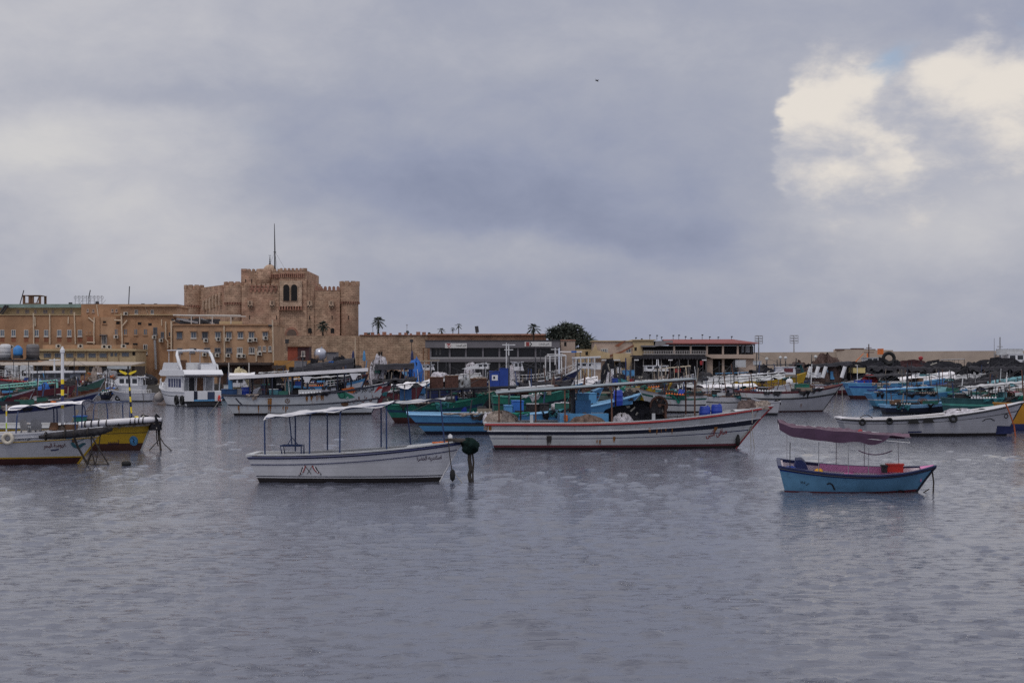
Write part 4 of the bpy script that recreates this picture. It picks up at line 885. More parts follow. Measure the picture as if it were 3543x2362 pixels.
# ------------------------------------------------------------------ trees and palms
def palm(label, D, px, base, top, crown, seed, n=16, shag=.3, lean=0, bush=False):
    rnd = random.Random(seed); x0, zb, zt = PX(px, D), PZ(base, D), PZ(top, D); k = D / F
    Rr = crown * k / 2
    root = thing('palm_tree', label, 'palm tree', (x0, D, zb)); zc = zt - Rr * .75
    m = MB(); pts = [(x0 + lean * t * t, D, zb + (zc - zb) * t) for t in (0, .25, .5, .75, 1)]; m.tube(pts, [Rr * .17, Rr * .13, Rr * .12, Rr * .12, Rr * .14], 8); sub(root, m, 'trunk', bark)
    m = MB(); c = Vector(pts[-1])
    for i in range(n):
        a = 2 * math.pi * (i * .618) ; e = R(75) - (i / n) * R(125) + rnd.uniform(-.15, .15); ln = Rr * rnd.uniform(.8, 1.12)
        d = Vector((math.cos(a) * math.cos(e), math.sin(a) * math.cos(e), math.sin(e)))
        stem = [c + d * ln * t + Vector((0, 0, -ln * .38 * t * t)) for t in (0, .25, .5, .75, 1)]
        m.tube(stem, [ln * .03, ln * .022, ln * .018, ln * .012, ln * .005], 3)
        # fan of leaflets
        side = d.cross(Vector((0, 0, 1)))
        side = side.normalized() if side.length > .01 else Vector((1, 0, 0))
        for q in range(9):
            t = .38 + .62 * q / 8; i0 = min(3, int(t * 4)); p = stem[i0].lerp(stem[i0 + 1], t * 4 - i0)
            for sg in (-1, 1):
                w_ = ln * (.56 - .3 * abs(t - .6)); tip = p + side * sg * w_ * .75 + d * w_ * .55 + Vector((0, 0, -w_ * rnd.uniform(.25, .6)))
                b_ = d * ln * .075
                m.add([p - b_, p + b_, tip], [(0, 1, 2)])
    if shag:
        for i in range(40):
            a = rnd.uniform(0, 6.28); z0 = c.z - rnd.uniform(0, Rr * shag * 3); r_ = Rr * .12; p = Vector((c.x + r_ * math.cos(a), c.y + r_ * math.sin(a), z0)); o = Vector((math.cos(a), math.sin(a), 0))
            m.add([p + Vector((-o.y, o.x, 0)) * Rr * .06, p - Vector((-o.y, o.x, 0)) * Rr * .06, p + o * Rr * .3 - Vector((0, 0, Rr * .5))], [(0, 1, 2)])
    sub(root, m, 'crown', leafd)
palm('tall fan palm with shaggy skirt right of the citadel on the rampart', 303, 1309, 1160, 1094, 46, 1, 20, .7)
palm('squat dark palm growing against the citadel front wall', 322, 1117, 1161, 1108, 44, 2, 22, .2)
palm('small spreading palm on the rampart above the club roof sign', 303, 1527, 1157, 1132, 28, 3, 12, 0)
palm('short wind bent palm next to the thin cross shaped palm', 303, 1567, 1157, 1131, 18, 4, 10, .3)
palm('thin cross shaped palm in the middle of the rampart top', 303, 1587, 1157, 1117, 24, 5, 10, .1)
palm('full round palm rising in front of the rampart by the second signboard', 292, 1846, 1196, 1117, 46, 6, 16, .15)
palm('scrawny young palm left of the tall fan palm', 303, 1290, 1160, 1120, 12, 8, 6, 0)
def bush(label, D, px, base, w_, h_, seed):
    rnd = random.Random(seed); k = D / F; x0, zb = PX(px, D), PZ(base, D); root = thing('shrub', label, 'shrub', (x0, D, zb)); m = MB()
    for i in range(60):
        a = rnd.uniform(0, 6.28); r_ = rnd.random() ** .5 * w_ * k / 2; p = Vector((x0 + r_ * math.cos(a), D + r_ * math.sin(a), zb + rnd.random() * h_ * k)); s_ = .22
        u = Vector((rnd.uniform(-1, 1), rnd.uniform(-1, 1), rnd.uniform(-1, 1))) * s_; v = Vector((rnd.uniform(-1, 1), rnd.uniform(-1, 1), rnd.uniform(-1, 1))) * s_
        m.add([p - u, p + v, p + u], [(0, 1, 2)])
    sub(root, m, 'foliage', leafd); m = MB(); m.tube([(x0, D, zb - .05), (x0, D, zb + h_ * k * .6)], .06, 4); sub(root, m, 'stem', bark)
bush('tiny dark shrub on the rampart just right of the citadel tower', 303, 1275, 1160, 10, 9, 1); bush('tiny dark shrub on the rampart at the foot of the tall palm', 303, 1331, 1160, 8, 6, 2)
bush('dark shrub on the rampart left of the small spreading palm', 303, 1486, 1159, 9, 8, 3); bush('low shrub beside the thin lamp mast on the rampart', 303, 1409, 1159, 8, 14, 4)
def big_tree():
    D = 291.; k = D / F; rnd = random.Random(11); root = thing('broadleaf_tree', 'big dark bushy tree between the club and the beige house', 'tree', (PX(1975, D), D, GZ))
    m = MB(); z = lambda p: PZ(p, D); x = lambda p: PX(p, D)
    lumps = [(1942, 1150, 34, 26), (1965, 1140, 30, 22), (1985, 1150, 36, 26), (2008, 1168, 30, 26), (2028, 1185, 26, 24), (1922, 1166, 26, 20), (1955, 1175, 40, 24), (1995, 1190, 44, 22), (1912, 1150, 12, 10), (2035, 1200, 18, 18), (1905, 1168, 12, 8)]
    t = MB(); t.tube([(x(1975), D, GZ), (x(1976), D, z(1225)), (x(1972), D, z(1200))], [.55, .42, .35], 8)
    for a, b, rx, rz in lumps: t.tube([(x(1974), D, z(1215)), (x((1974 + a) / 2), D + rnd.uniform(-1, 1), z((1215 + b) / 2 + 4)), (x(a), D + rnd.uniform(-1.5, 1.5), z(b))], [.25, .17, .06], 5)
    sub(root, t, 'trunk', bark)
    for a, b, rx, rz in lumps:
        for i in range(int(rx * rz * .34)):
            while True:
                q = Vector((rnd.uniform(-1, 1), rnd.uniform(-1, 1), rnd.uniform(-1, 1)))
                if .3 < q.length < 1 + .25 * rnd.random() ** 2: break
            p = Vector((x(a) + q.x * rx * k * .9, D + q.y * rx * k * .8, z(b) + q.z * rz * k)); s_ = rnd.uniform(.25, .55)
            u = Vector((rnd.gauss(0, 1), rnd.gauss(0, 1), rnd.gauss(0, 1))).normalized() * s_; v = Vector((rnd.gauss(0, 1), rnd.gauss(0, 1), rnd.gauss(0, 1))).normalized() * s_ * .6
            m.add([p - u, p + v, p + u, p - v], [(0, 1, 2, 3)], 0 if rnd.random() < .75 else 1)
        for i in range(26):
            q = Vector((rnd.gauss(0, 1), rnd.gauss(0, .6), abs(rnd.gauss(.3, 1)))).normalized(); p = Vector((x(a) + q.x * rx * k * .85, D + q.y * rx * k * .7, z(b) + q.z * rz * k * .9)); tip = p + q * rnd.uniform(.5, 1.5) + Vector((rnd.uniform(-.3, .3), 0, -.2)); sd = Vector((-q.z, .3, q.x)) * .14
            m.add([p - sd, p + sd, tip], [(0, 1, 2)], 0)
    sub(root, m, 'crown', [leafd, leafl])
big_tree()

# ------------------------------------------------------------------ lamps and masts on land
def floodlight(label, D, px, base, top, wv):
    root = thing('floodlight_mast', label, 'floodlight', (PX(px, D), D, PZ(base, D))); k = D / F
    m = MB(); m.tube([(PX(px, D), D, PZ(base, D)), (PX(px, D), D, PZ(top, D))], [.16, .08], 6); sub(root, m, 'pole', metal)
    m = MB(); h_ = (PZ(top, D) - PZ(top + 27, D)); x0 = PX(px, D); zt = PZ(top, D)
    for s_ in (-1, 0, 1): m.tube([(x0 + s_ * wv * k / 2, D - .15, zt - h_), (x0 + s_ * wv * k / 2, D - .15, zt)], .05, 4)
    for i in range(4): m.tube([(x0 - wv * k / 2, D - .15, zt - h_ * i / 3), (x0 + wv * k / 2, D - .15, zt - h_ * i / 3)], .05, 4)
    sub(root, m, 'lamp_rack', metal)
    for s_ in (-.5, .5):
        for i in range(3): m = MB(); m.obox((x0 + s_ * wv * k / 2 + .0, D - .3, zt - h_ * (i + .15) / 3), (.5, .15, .22)); sub(root, m, 'lamp', metal)
floodlight('left of the two lattice floodlight masts beside the red roof', 284, 2625, 1245, 1161, 26); floodlight('right one of two lattice floodlight masts above the breakwater wall', 300, 2747, 1225, 1160, 28)
def lamp_post(label, D, px, base, top, wv):
    root = thing('street_lamp', label, 'street lamp', (PX(px, D), D, PZ(base, D)), group='mushroom lamps along the quay'); m = MB(); m.tube([(PX(px, D), D, PZ(base, D)), (PX(px, D), D, PZ(top, D))], .1, 6); sub(root, m, 'pole', dmetal)
    k = D / F; r_ = wv * k / 2; m = MB(); m.lathe([(.12, PZ(top, D) - .5), (r_ * .5, PZ(top, D) - .1), (r_, PZ(top, D)), (r_ * .7, PZ(top, D) + .3), (.1, PZ(top, D) + .42)], (PX(px, D), D, 0), 12); sub(root, m, 'lamp_hood', whitedirty, True)
for px, top, lab in ((2653, 1243, 'mushroom lamp on the quay just right of the restaurant'), (2700, 1239, 'mushroom lamp at the left of a close pair on the quay'), (2718, 1240, 'mushroom lamp at the right of a close pair on the quay'), (2822, 1236, 'mushroom lamp farthest right before the breakwater step')): lamp_post(lab, 274 if px < 2750 else 279, px, 1325, top, 14)
def simple_post(name, label, cat, D, px, base, top, r_=.09, m_=dmetal, head=None):
    root = thing(name, label, cat, (PX(px, D), D, PZ(base, D))); m = MB(); m.tube([(PX(px, D), D, PZ(base, D)), (PX(px, D), D, PZ(top, D))], r_, 6); sub(root, m, 'pole', m_)
    if head:
        m = MB(); m.obox((PX(px, D) + head[3], D, PZ(top, D) + head[2] / 2), head[:3], ry=head[4]); sub(root, m, 'lamp_head', m_)
simple_post('floodlight_post', 'tilted dark floodlight panel on a short post on the rampart top', 'floodlight', 302, 1650, 1158, 1150, .12, dmetal, (.75, .4, 1.35, 0, -.12))
simple_post('light_mast', 'thin lamp mast on the rampart between palms', 'lamp', 303, 1408, 1160, 1126, .05, metal, (.3, .2, .2, 0, 0))
simple_post('lantern_post', 'dark lantern on the rampart wall face above the rust red hut', 'lantern', 298, 993, 1215, 1188, .09, dmetal, (.7, .7, .9, 0, 0))
simple_post('quay_pole', 'slim pale pole standing at the corner of the rampart', 'pole', 262, 1229, 1260, 1168, .09, pipec)
simple_post('lantern_post', 'lantern on a slim post in front of the rampart left of the club', 'lantern', 285, 1424, 1260, 1184, .07, dmetal, (.6, .6, .6, 0, 0))
for i, (px, m_, lab) in enumerate(((1222, navy, 'folded navy parasol in front of the rampart corner'), (1260, mblue, 'folded blue parasol right of the slim pale pole'), (1426, navy, 'folded purple navy parasol near the club entrance'))):
    D = 266; root = thing('folded_parasol', lab, 'parasol', (PX(px, D), D, GZ)); m = MB(); m.tube([(PX(px, D), D, GZ), (PX(px, D), D, PZ(1211, D))], .05, 5); sub(root, m, 'pole', dmetal); m = MB(); m.lathe([(.28, PZ(1248, D)), (.3, PZ(1240, D)), (.22, PZ(1222, D)), (.06, PZ(1212, D))], (PX(px, D), D, 0), 8); sub(root, m, 'cover', m_)
def bird():
    D = 120.; k = D / F; c = Vector((PX(2066, D), D, PZ(280, D))); m = MB()
    m.lathe([(.005, -.16), (.03, -.13), (.045, -.05), (.04, .05), (.02, .12), (.005, .16)], (0, 0, 0), 6, ax='x')
    for s_ in (-1, 1): m.add([(-.04, s_ * .03, .01), (.05, s_ * .03, .01), (.03, s_ * .14, .07), (-.02, s_ * .26, .0), (-.05, s_ * .14, .06)], [(0, 1, 2, 3, 4)])
    m.add([(-.15, -.015, 0), (-.15, .015, 0), (-.24, .03, 0), (-.24, -.03, 0)], [(0, 1, 2, 3)]); o = m.build('bird', blackp); o.location = c; o.rotation_euler = (0, R(30), R(35)); tag(o, 'tiny dark bird flying high in the middle of the sky', 'bird')
bird()
# ------------------------------------------------------------------ boats
class Boat:
    def __init__(s, name, label, cat, xs=0, xb=0, py=1400, a=0, B=2.4, fs=1., fm=None, fb=1.6, um=.3, rake=1., srake=.25, tw=.72, wl=.72, bp=2.2, group=None, roll=0, pitch=0, at=None, L=None, desc=None):
        s.a = R(a); s.ca, s.sa = math.cos(s.a), math.sin(s.a); s.desc = desc or label
        if at:
            s.Lg = L; s.o = Vector((at[0], at[1], 0)); s.Dm = at[1]
        else:
            s.Dm = DW(py) + B * .42 * abs(s.ca)
            s.Lg = (xb - xs) * s.Dm / F / (s.ca - s.sa * (xb + xs - 2 * CX) / (2 * F))
            Ds = s.Dm - s.Lg / 2 * s.sa
            s.o = Vector((PX(xs, Ds), Ds, 0))
        s.B, s.um, s.rake, s.srake, s.tw, s.wl, s.bp = B, um, rake, srake, tw, wl, bp
        s.fs, s.fb = fs, fb; s.fm = fm if fm is not None else min(fs, fb) * .95
        s.root = thing(name, label, cat, s.o, s.a, group, roll=R(roll), pitch=R(pitch))
        bpy.context.view_layer.update()
        s.M = Matrix.Translation(s.o) @ s.root.rotation_euler.to_matrix().to_4x4()
        s.near = -1 if s.ca > 0 else 1
        s.k = s.Dm / F
    # --- form of the hull
    def sheer(s, u):
        if u < s.um: return s.fm + (s.fs - s.fm) * (1 - u / s.um) ** 2
        return s.fm + (s.fb - s.fm) * ((u - s.um) / (1 - s.um)) ** 2.0
    def half(s, u):
        if u < .42: return s.tw + (1 - s.tw) * math.sin(math.pi / 2 * u / .42)
        return max(0., 1 - ((u - .42) / .58) ** s.bp)
    def S(s, u, v, side, off=0.):
        z = v * s.sheer(u); vv = max(v, 0)
        xs_ = s.srake * (1 - v); x = xs_ + u * (s.Lg - s.rake * (1 - v) ** .9 - xs_) if v <= 1 else u * s.Lg
        wl = s.wl * (1 - .28 * u * u)
        y = s.half(u) * s.B / 2 * (wl + (1 - wl) * vv ** .8)
        if v < 0: y *= 1 + v * .9
        return Vector((x, side * (y + off), z))
    def uv_at(s, x, z):
        u = x / s.Lg
        for _ in range(8):
            v = z / s.sheer(min(max(u, 0), 1)); xs_ = s.srake * (1 - v); den = s.Lg - s.rake * max(0, 1 - v) ** .9 - xs_
            u = min(max((x - xs_) / den, 0), .999)
        return u, z / s.sheer(u)
    def xat(s, px, y=0.):
        k = (px - CX) / F; o = s.o + Vector((-s.sa, s.ca, 0)) * y
        return (k * o.y - o.x) / (s.ca - k * s.sa)
    def zat(s, x, py): return PZ(py, s.o.y + x * s.sa)
    def w(s, x, y, z): return s.M @ Vector((x, y, z))
    def hb(s, x): u = min(max(x / s.Lg, 0), 1); return s.half(u) * s.B / 2
    def sz(s, x): return s.sheer(min(max(x / s.Lg, 0), 1))
    # --- parts
    def hull(s, bands, nu=26, deckm=wood, inner=None, bul=.4, gun=None, gw=.13, gt=.05, rails=(), fore=None, forem=None, bott=bottomb, deck=True, stem=None, stem_r=.05):
        us = [1 - (1 - i / nu) ** 1.25 for i in range(nu + 1)]
        mats = [bott]; rows = [(('v', -.45), 0), (('v', 0.), 0)]
        for spec, m in bands:
            if m not in mats: mats.append(m)
            rows.append((spec, mats.index(m)))
        def vof(spec, u):
            t, q = spec; f = s.sheer(u)
            return q if t == 'v' else (min(q / f, .9) if t == 'z' else 1 - min(q / f, .9))
        # intermediate rows on tall bands
        full = [rows[0]]
        for r0, r1 in zip(rows, rows[1:]):
            full.append((('mix', r0[0], r1[0], .5), r1[1])); full.append(r1)
        def vv(spec, u):
            if spec[0] == 'mix': return vof(spec[1], u) * (1 - spec[3]) + vof(spec[2], u) * spec[3]
            return vof(spec, u)
        m = MB(); n = nu + 1
        for side in (-1, 1):
            base = len(m.v)
            for spec, mi in full: m.v += [tuple(s.S(u, vv(spec, u), side)) for u in us]
            for r in range(len(full) - 1):
                for i in range(nu):
                    q = (base + r * n + i, base + r * n + i + 1, base + (r + 1) * n + i + 1, base + (r + 1) * n + i)
                    m.f.append(q if side < 0 else q[::-1]); m.m.append(full[r + 1][1])
        nr = len(full)
        base = len(m.v)                                    # transom
        for spec, mi in full:
            v_ = vv(spec, 0)
            m.v += [tuple(s.S(0, v_, -1)), tuple(s.S(0, v_, 1))]
        for r in range(nr - 1):
            m.f.append((base + 2 * r, base + 2 * r + 2, base + 2 * r + 3, base + 2 * r + 1)); m.m.append(full[r + 1][1])
        s.hull_ob = m.build('hull', mats, s.root, smooth=True)
        try: s.hull_ob.data.set_sharp_from_angle(angle=R(38))
        except Exception: pass
        top = rows[-1][1]
        g = MB(); ang = [(-.03, -.0), (-.03, gt), (gw, gt), (gw, -.05)]
        for side in (-1, 1):
            base = len(g.v)
            for u in us:
                p = s.S(u, 1, side); y = abs(p.y)
                for dy, dz in ang: g.v.append((p.x + (.02 if u > .99 else 0), side * max(0.005 if dy > 0 else 0, y - dy), p.z + dz))
            for i in range(nu):
                for j in range(4):
                    a0, b0 = base + i * 4 + j, base + i * 4 + (j + 1) % 4; q = (a0, a0 + 4, b0 + 4, b0); g.f.append(q if side > 0 else q[::-1]); g.m.append(0)
        h0 = s.hb(0); g.box(-.03, gw, -h0 - .028, h0 + .028, s.fs - .04, s.fs + gt + .004)
        g.build('gunwale', gun or mats[top], s.root)
        if deck:
            dk = MB(); inn = MB()
            uu = [u for u in us if u < .97]
            def dz(u): return max(.22, s.sheer(u) - bul)
            for side in (-1, 1):
                def fi(a, b):
                    u = .02 + a * .95; z = dz(u) + (s.sheer(u) - dz(u)) * b; v = z / s.sheer(u); p = s.S(u, v, side); y = max(0, abs(p.y) - (.07 if a < .8 else .07 + .08 * (a - .8) * 5)); return (p.x, side * y, z)
                inn.grid(fi, 18, 1)
            def fd(a, b):
                u = .02 + a * .95; z = dz(u); p = s.S(u, z / s.sheer(u), 1); return (p.x, (b * 2 - 1) * max(0, p.y - .075), z)
            dk.grid(fd, 18, 4); inn.add([p for x_ in (.06, .13) for p in ((x_ + s.srake * (1 - dz(0) / s.fs), -s.S(0, dz(0) / s.fs, 1).y * .93, dz(0)), (x_ + s.srake * (1 - dz(0) / s.fs), s.S(0, dz(0) / s.fs, 1).y * .93, dz(0)), (x_ + .03, h0 * .93, s.fs - .01), (x_ + .03, -h0 * .93, s.fs - .01))], [(0, 1, 2, 3), (4, 7, 6, 5), (3, 2, 6, 7)])
            dk.build('deck', deckm, s.root); inn.build('bulwark_lining', inner or mats[top], s.root)
            if fore:
                fd_ = MB()
                def ff(a, b):
                    u = fore + a * (.985 - fore); p = s.S(u, 1, 1); return (p.x, (b * 2 - 1) * max(0, p.y - .05), p.z + .02 + .06 * (1 - (2 * b - 1) ** 2))
                fd_.grid(ff, 10, 4); x0 = s.S(fore, 1, 1); yl = max(.03, s.S(fore, dz(fore) / s.sheer(fore), 1).y - .16); fd_.box(x0.x, x0.x + .04, -yl, yl, dz(fore), x0.z - .005); fd_.build('foredeck', forem or gun or mats[top], s.root)
        for spec, r_, m_ in rails:
            t = MB()
            for side in (-1, 1): t.tube([s.S(u, vof(spec, u), side, r_ * .5) for u in us[:-1]] + [s.S(.998, vof(spec, 1), side, .0)], r_, 5)
            t.build('rub_rail', m_, s.root)
        st = MB(); st.tube([s.S(.999, v_, 1) * 1. for v_ in (-.3, 0, .25, .5, .75, 1.0)], stem_r, 6); st.build('stem_post', stem or (rails[0][2] if rails else mats[top]), s.root)
        return s
    def decal(s, shape, x0, z0, m_, name, side=None, tilt=0., off=.018, flip=False):
        side = side or s.near; m = MB(); vs = []
        ct, st = math.cos(R(tilt)), math.sin(R(tilt))
        for a, b in shape[0]:
            a, b = a * ct - b * st, a * st + b * ct
            x = x0 + (-a if flip else a); u, v = s.uv_at(x, z0 + b); p = s.S(u, v, side, off); vs.append((x, p.y, z0 + b))
        m.add(vs, shape[1]); return m.build(name, m_, s.root)
    def part(s, m, name, mats, parent=None, smooth=False): return m.build(name, mats, parent or s.root, smooth=smooth)
    def wid(s, x, z): u, v = s.uv_at(x, z); return max(.03, s.S(u, v, 1).y)
    def tube(s, name, pts, r, m_, n=6): m = MB(); m.tube(pts, r, n); return m.build(name, m_, s.root)
    def canopy(s, x0, x1, z0, z1, xs=(), cm=clothw, fm=dmetal, half=None, kind='cloth', sag=.06, th=.08, r=.035, seed=1, crown=.10, wr=.04, bars=None, near=True, far=True, edge=None, name=None, drop=0., fbase=None):
        half = half or s.B * .46
        zz = lambda x: z0 + (z1 - z0) * (x - x0) / (x1 - x0)
        for x in xs:
            sd = (-1, 1) if near and far else ((s.near,) if near else (-s.near,))
            if isinstance(x, tuple): sd = (s.near,) if x[1] == 'n' else (-s.near,); x = x[0]
            for side in sd:
                yb = side * max(.05, s.hb(x) - .05); m = MB(); ht = min(half, max(.25, s.hb(x) + .12)) if kind == 'arch' else half
                zt = zz(x) - .015
                if kind == 'arch': pts = [(x, yb, s.sz(x)), (x, yb * 1. + (side * ht - yb) * .6, zt - .35), (x, side * ht * .96, zt - .14), (x, side * ht * .8, zt - .01)]
                else: pts = [(x, yb, s.sz(x) if fbase is None else fbase), (x, side * half * .97, zt)]
                m.tube(pts, r, 6); m.build('post', fm, s.root)
        f = MB()
        for side in (-1, 1): f.tube([(x0, side * half * .97, z0 - .02), (x1, side * half * .97, z1 - .02)], r * .8, 5)
        nb = bars or max(2, int((x1 - x0) / 1.6))
        for i in range(nb + 1):
            x = x0 + (x1 - x0) * i / nb; c = crown if kind != 'board' else .0
            f.tube([(x, half * .97 * q, zz(x) - .025 + c * (1 - q * q)) for q in (-1, -.5, 0, .5, 1)], r * .7, 5)
        f.build('canopy_frame', fm, s.root)
        rnd = random.Random(seed); ph = [rnd.uniform(0, 6.3) for _ in range(8)]
        if cm is None: return
        c = MB()
        if kind == 'board':
            c.box(x0 - .1, x1 + .1, -half - .05, half + .05, -.0, th)
            c.v = [(x, y, z + zz(x) + .02) for x, y, z in c.v]; c.m = [0] * 6; c.m[0] = 1
            c.build(name or 'canopy_roof', [edge or cm, cm], s.root)
            return
        def fn(a, b):
            x = x0 - .08 + (x1 - x0 + .16) * a; q = 2 * b - 1; y = q * (half + .06)
            z = zz(x) + .02 + crown * (1 - q * q) - sag * abs(math.sin(math.pi * a * nb)) * (.35 + .65 * (1 - q * q))
            z += wr * (math.sin(x * 3.1 + ph[0] + q * 2) * math.sin(q * 3 + ph[1]) + .6 * math.sin(x * 7.3 + ph[2] - q * 4)) * (.5 + .5 * abs(q))
            if abs(q) > .98: z -= drop + wr * 1.3 * (1 + math.sin(x * 4.4 + ph[3] + q))
            return (x, y, z)
        c.grid(fn, max(16, int((x1 - x0) * 5)), 10); c.build(name or 'canopy_cloth', cm, s.root, smooth=True)
    def cabin(s, x0, x1, hw, z0, z1, m_=whiteclean, slope=.3, wins=3, wm=glassd, roofm=None, over=.15, name='cabin', wz=(.5, .88), front=True):
        """deck house with forward sloping face, windows and a roof"""
        m = MB(); P = [(x0, z0), (x1, z0), (x1 - slope, z1), (x0, z1)]; m.prism(P, -hw, hw); c = m.build(name, m_, s.root)
        h_ = z1 - z0; za, zb = z0 + h_ * wz[0], z0 + h_ * wz[1]; Lc = (x1 - slope - x0)
        for side in (-1, 1):
            for i in range(wins):
                a = x0 + Lc * (i + .14) / wins; b = x0 + Lc * (i + .86) / wins; m = MB(); m.box(a, b, side * hw - .02, side * hw + .02, za, zb); m.build('window', wm, c)
        if front:
            for i in range(2):
                m = MB(); f = lambda z: x1 - slope * (z - z0) / h_ + .02; y0, y1 = (-hw * .9, -hw * .06) if i == 0 else (hw * .06, hw * .9)
                m.add([(f(za), y0, za), (f(za), y1, za), (f(zb), y1, zb), (f(zb), y0, zb)], [(0, 1, 2, 3)]); m.build('window', wm, c)
        m = MB(); m.box(x0 - over, x1 - slope + over * 1.6, -hw - over * .6, hw + over * .6, z1 + .002, z1 + .09); m.build('cabin_roof', roofm or m_, c)
        return c
    def railing(s, x0, x1, h_=.5, r=.022, m_=whitepipe, n=7, inset=.08):
        m = MB()
        for side in (-1, 1):
            xs_ = [x0 + (x1 - x0) * i / n for i in range(n + 1)]; top = [(x, side * max(.03, s.hb(x) - inset), s.sz(x) + h_) for x in xs_]
            m.tube(top, r, 5); m.tube([(a, b, c - h_ * .5) for a, b, c in top], r * .7, 4)
            for a, b, c in top: m.tube([(a, b, c - h_), (a, b, c)], r * .8, 4)
        m.build('railing', m_, s.root)
    def mast(s, x, z0, z1, m_=whitepipe, r=.06, y=0, lean=0, name='mast', cross=None, bands=None):
        m = MB(); P = lambda t: (x + lean * t, y, z0 + (z1 - z0) * t)
        if bands:
            ms = []
            for i in range(len(bands) - 1):
                t0, mm = bands[i]; t1 = bands[i + 1][0]
                if mm not in ms: ms.append(mm)
                m.tube([P(t0), P(t1)], r, 8, ms.index(mm))
            o = m.build(name, ms, s.root)
        else:
            m.tube([P(0), P(1)], [r, r * .7], 6); o = m.build(name, m_, s.root)
        if cross:
            q = MB()
            for zc, wv in cross: c_ = P(zc); q.tube([(c_[0], y - wv, c_[2]), (c_[0], y + wv, c_[2])], r * .5, 5); q.tube([(c_[0] - wv, y, c_[2]), (c_[0] + wv, y, c_[2])], r * .5, 5)
            q.build('crosstree', m_, o)
        return o
    # --- things lying on the boat: own top-level objects
    def item(s, m, name, label, cat, mats, x, y, z, smooth=False, group=None, rz=0):
        o = m.build(name, mats, smooth=smooth); o.location = s.w(x, y, z); o.rotation_euler = (0, 0, s.a + rz); return tag(o, label, cat, group)
    def net(s, x, y, z, rx, ry, rz, m_, label, seed=0, name='net_heap', amp=.30):
        m = MB(); m.blob((0, 0, 0), (rx, ry, rz), seed, 34, 14, amp); o = s.item(m, name, label, 'fishing net', m_, x, y, z, True)
        d = MB(); rnd = random.Random(seed + 50)
        for i in range(9):
            t = rnd.uniform(0, 6.28); d.tube([(rx * .9 * math.cos(t), ry * .9 * math.sin(t), rz * .12), (rx * .55 * math.cos(t + .5), ry * .55 * math.sin(t + .5), rz * .72), (rx * .2 * math.cos(t + 1.2), ry * .3 * math.sin(t + 1.2), rz * 1.0)], .022 + rz * .03, 4)
        d.build('net_line', ropem if m_ not in (netk, netdk) else ropel, o); return o
    def drum(s, x, y, z, label, r=.29, h_=.9, m_=drumb, group=None):
        m = MB(); m.lathe([(r * .93, 0), (r, .05), (r, h_ * .3), (r * 1.05, h_ * .33), (r, h_ * .36), (r, h_ * .64), (r * 1.05, h_ * .67), (r, h_ * .7), (r * .96, h_ * .93), (r * .9, h_)], (0, 0, 0), 16)
        o = s.item(m, 'drum', label, 'drum', m_, x, y, z, True, group); l = MB(); l.lathe([(r * .86, h_ + .001), (r * .86, h_ + .03), (.01, h_ + .035)], (0, 0, 0), 16); l.lathe([(.05, h_ + .03), (.05, h_ + .07)], (r * .5, 0, 0), 8); l.build('lid', m_, o); return o
    def tyre(s, x, z, label, Rr=.3, m_=rubber, side=None, group='tyre fenders hung on boats', rope=True):
        side = side or s.near; u, v = s.uv_at(x, z); p = s.S(u, min(v, 1), side, .12); m = MB(); m.torus((0, 0, 0), Rr * .72, Rr * .3, 18, 8)
        o = s.item(m, 'tyre', label, 'tyre', m_, x, p.y, z, True, group)
        if rope: q = MB(); q.tube([(0, 0, Rr * .72), (0, -side * .1, max(Rr, s.sz(x) - z + .05))], .018, 5); q.build('hanging_rope', ropem, o)
        return o
    def box_item(s, name, label, cat, m_, x, y, z, d, lid=True, lm=None, rz=0):
        m = MB(); m.box(-d[0] / 2, d[0] / 2, -d[1] / 2, d[1] / 2, 0, d[2]); o = s.item(m, name, label, cat, m_, x, y, z, rz=rz)
        if lid: q = MB(); q.box(-d[0] / 2 - .03, d[0] / 2 + .03, -d[1] / 2 - .03, d[1] / 2 + .03, d[2] + .002, d[2] + .06); q.build('lid', lm or m_, o)
        return o
    def rope(s, pts, label, r=.025, m_=ropem, name='mooring_rope', cat='rope'):
        W = [s.w(*p) for p in pts]; m = MB(); m.tube(W, r, 5); return tag(m.build(name, m_, origin=W[0]), label, cat)
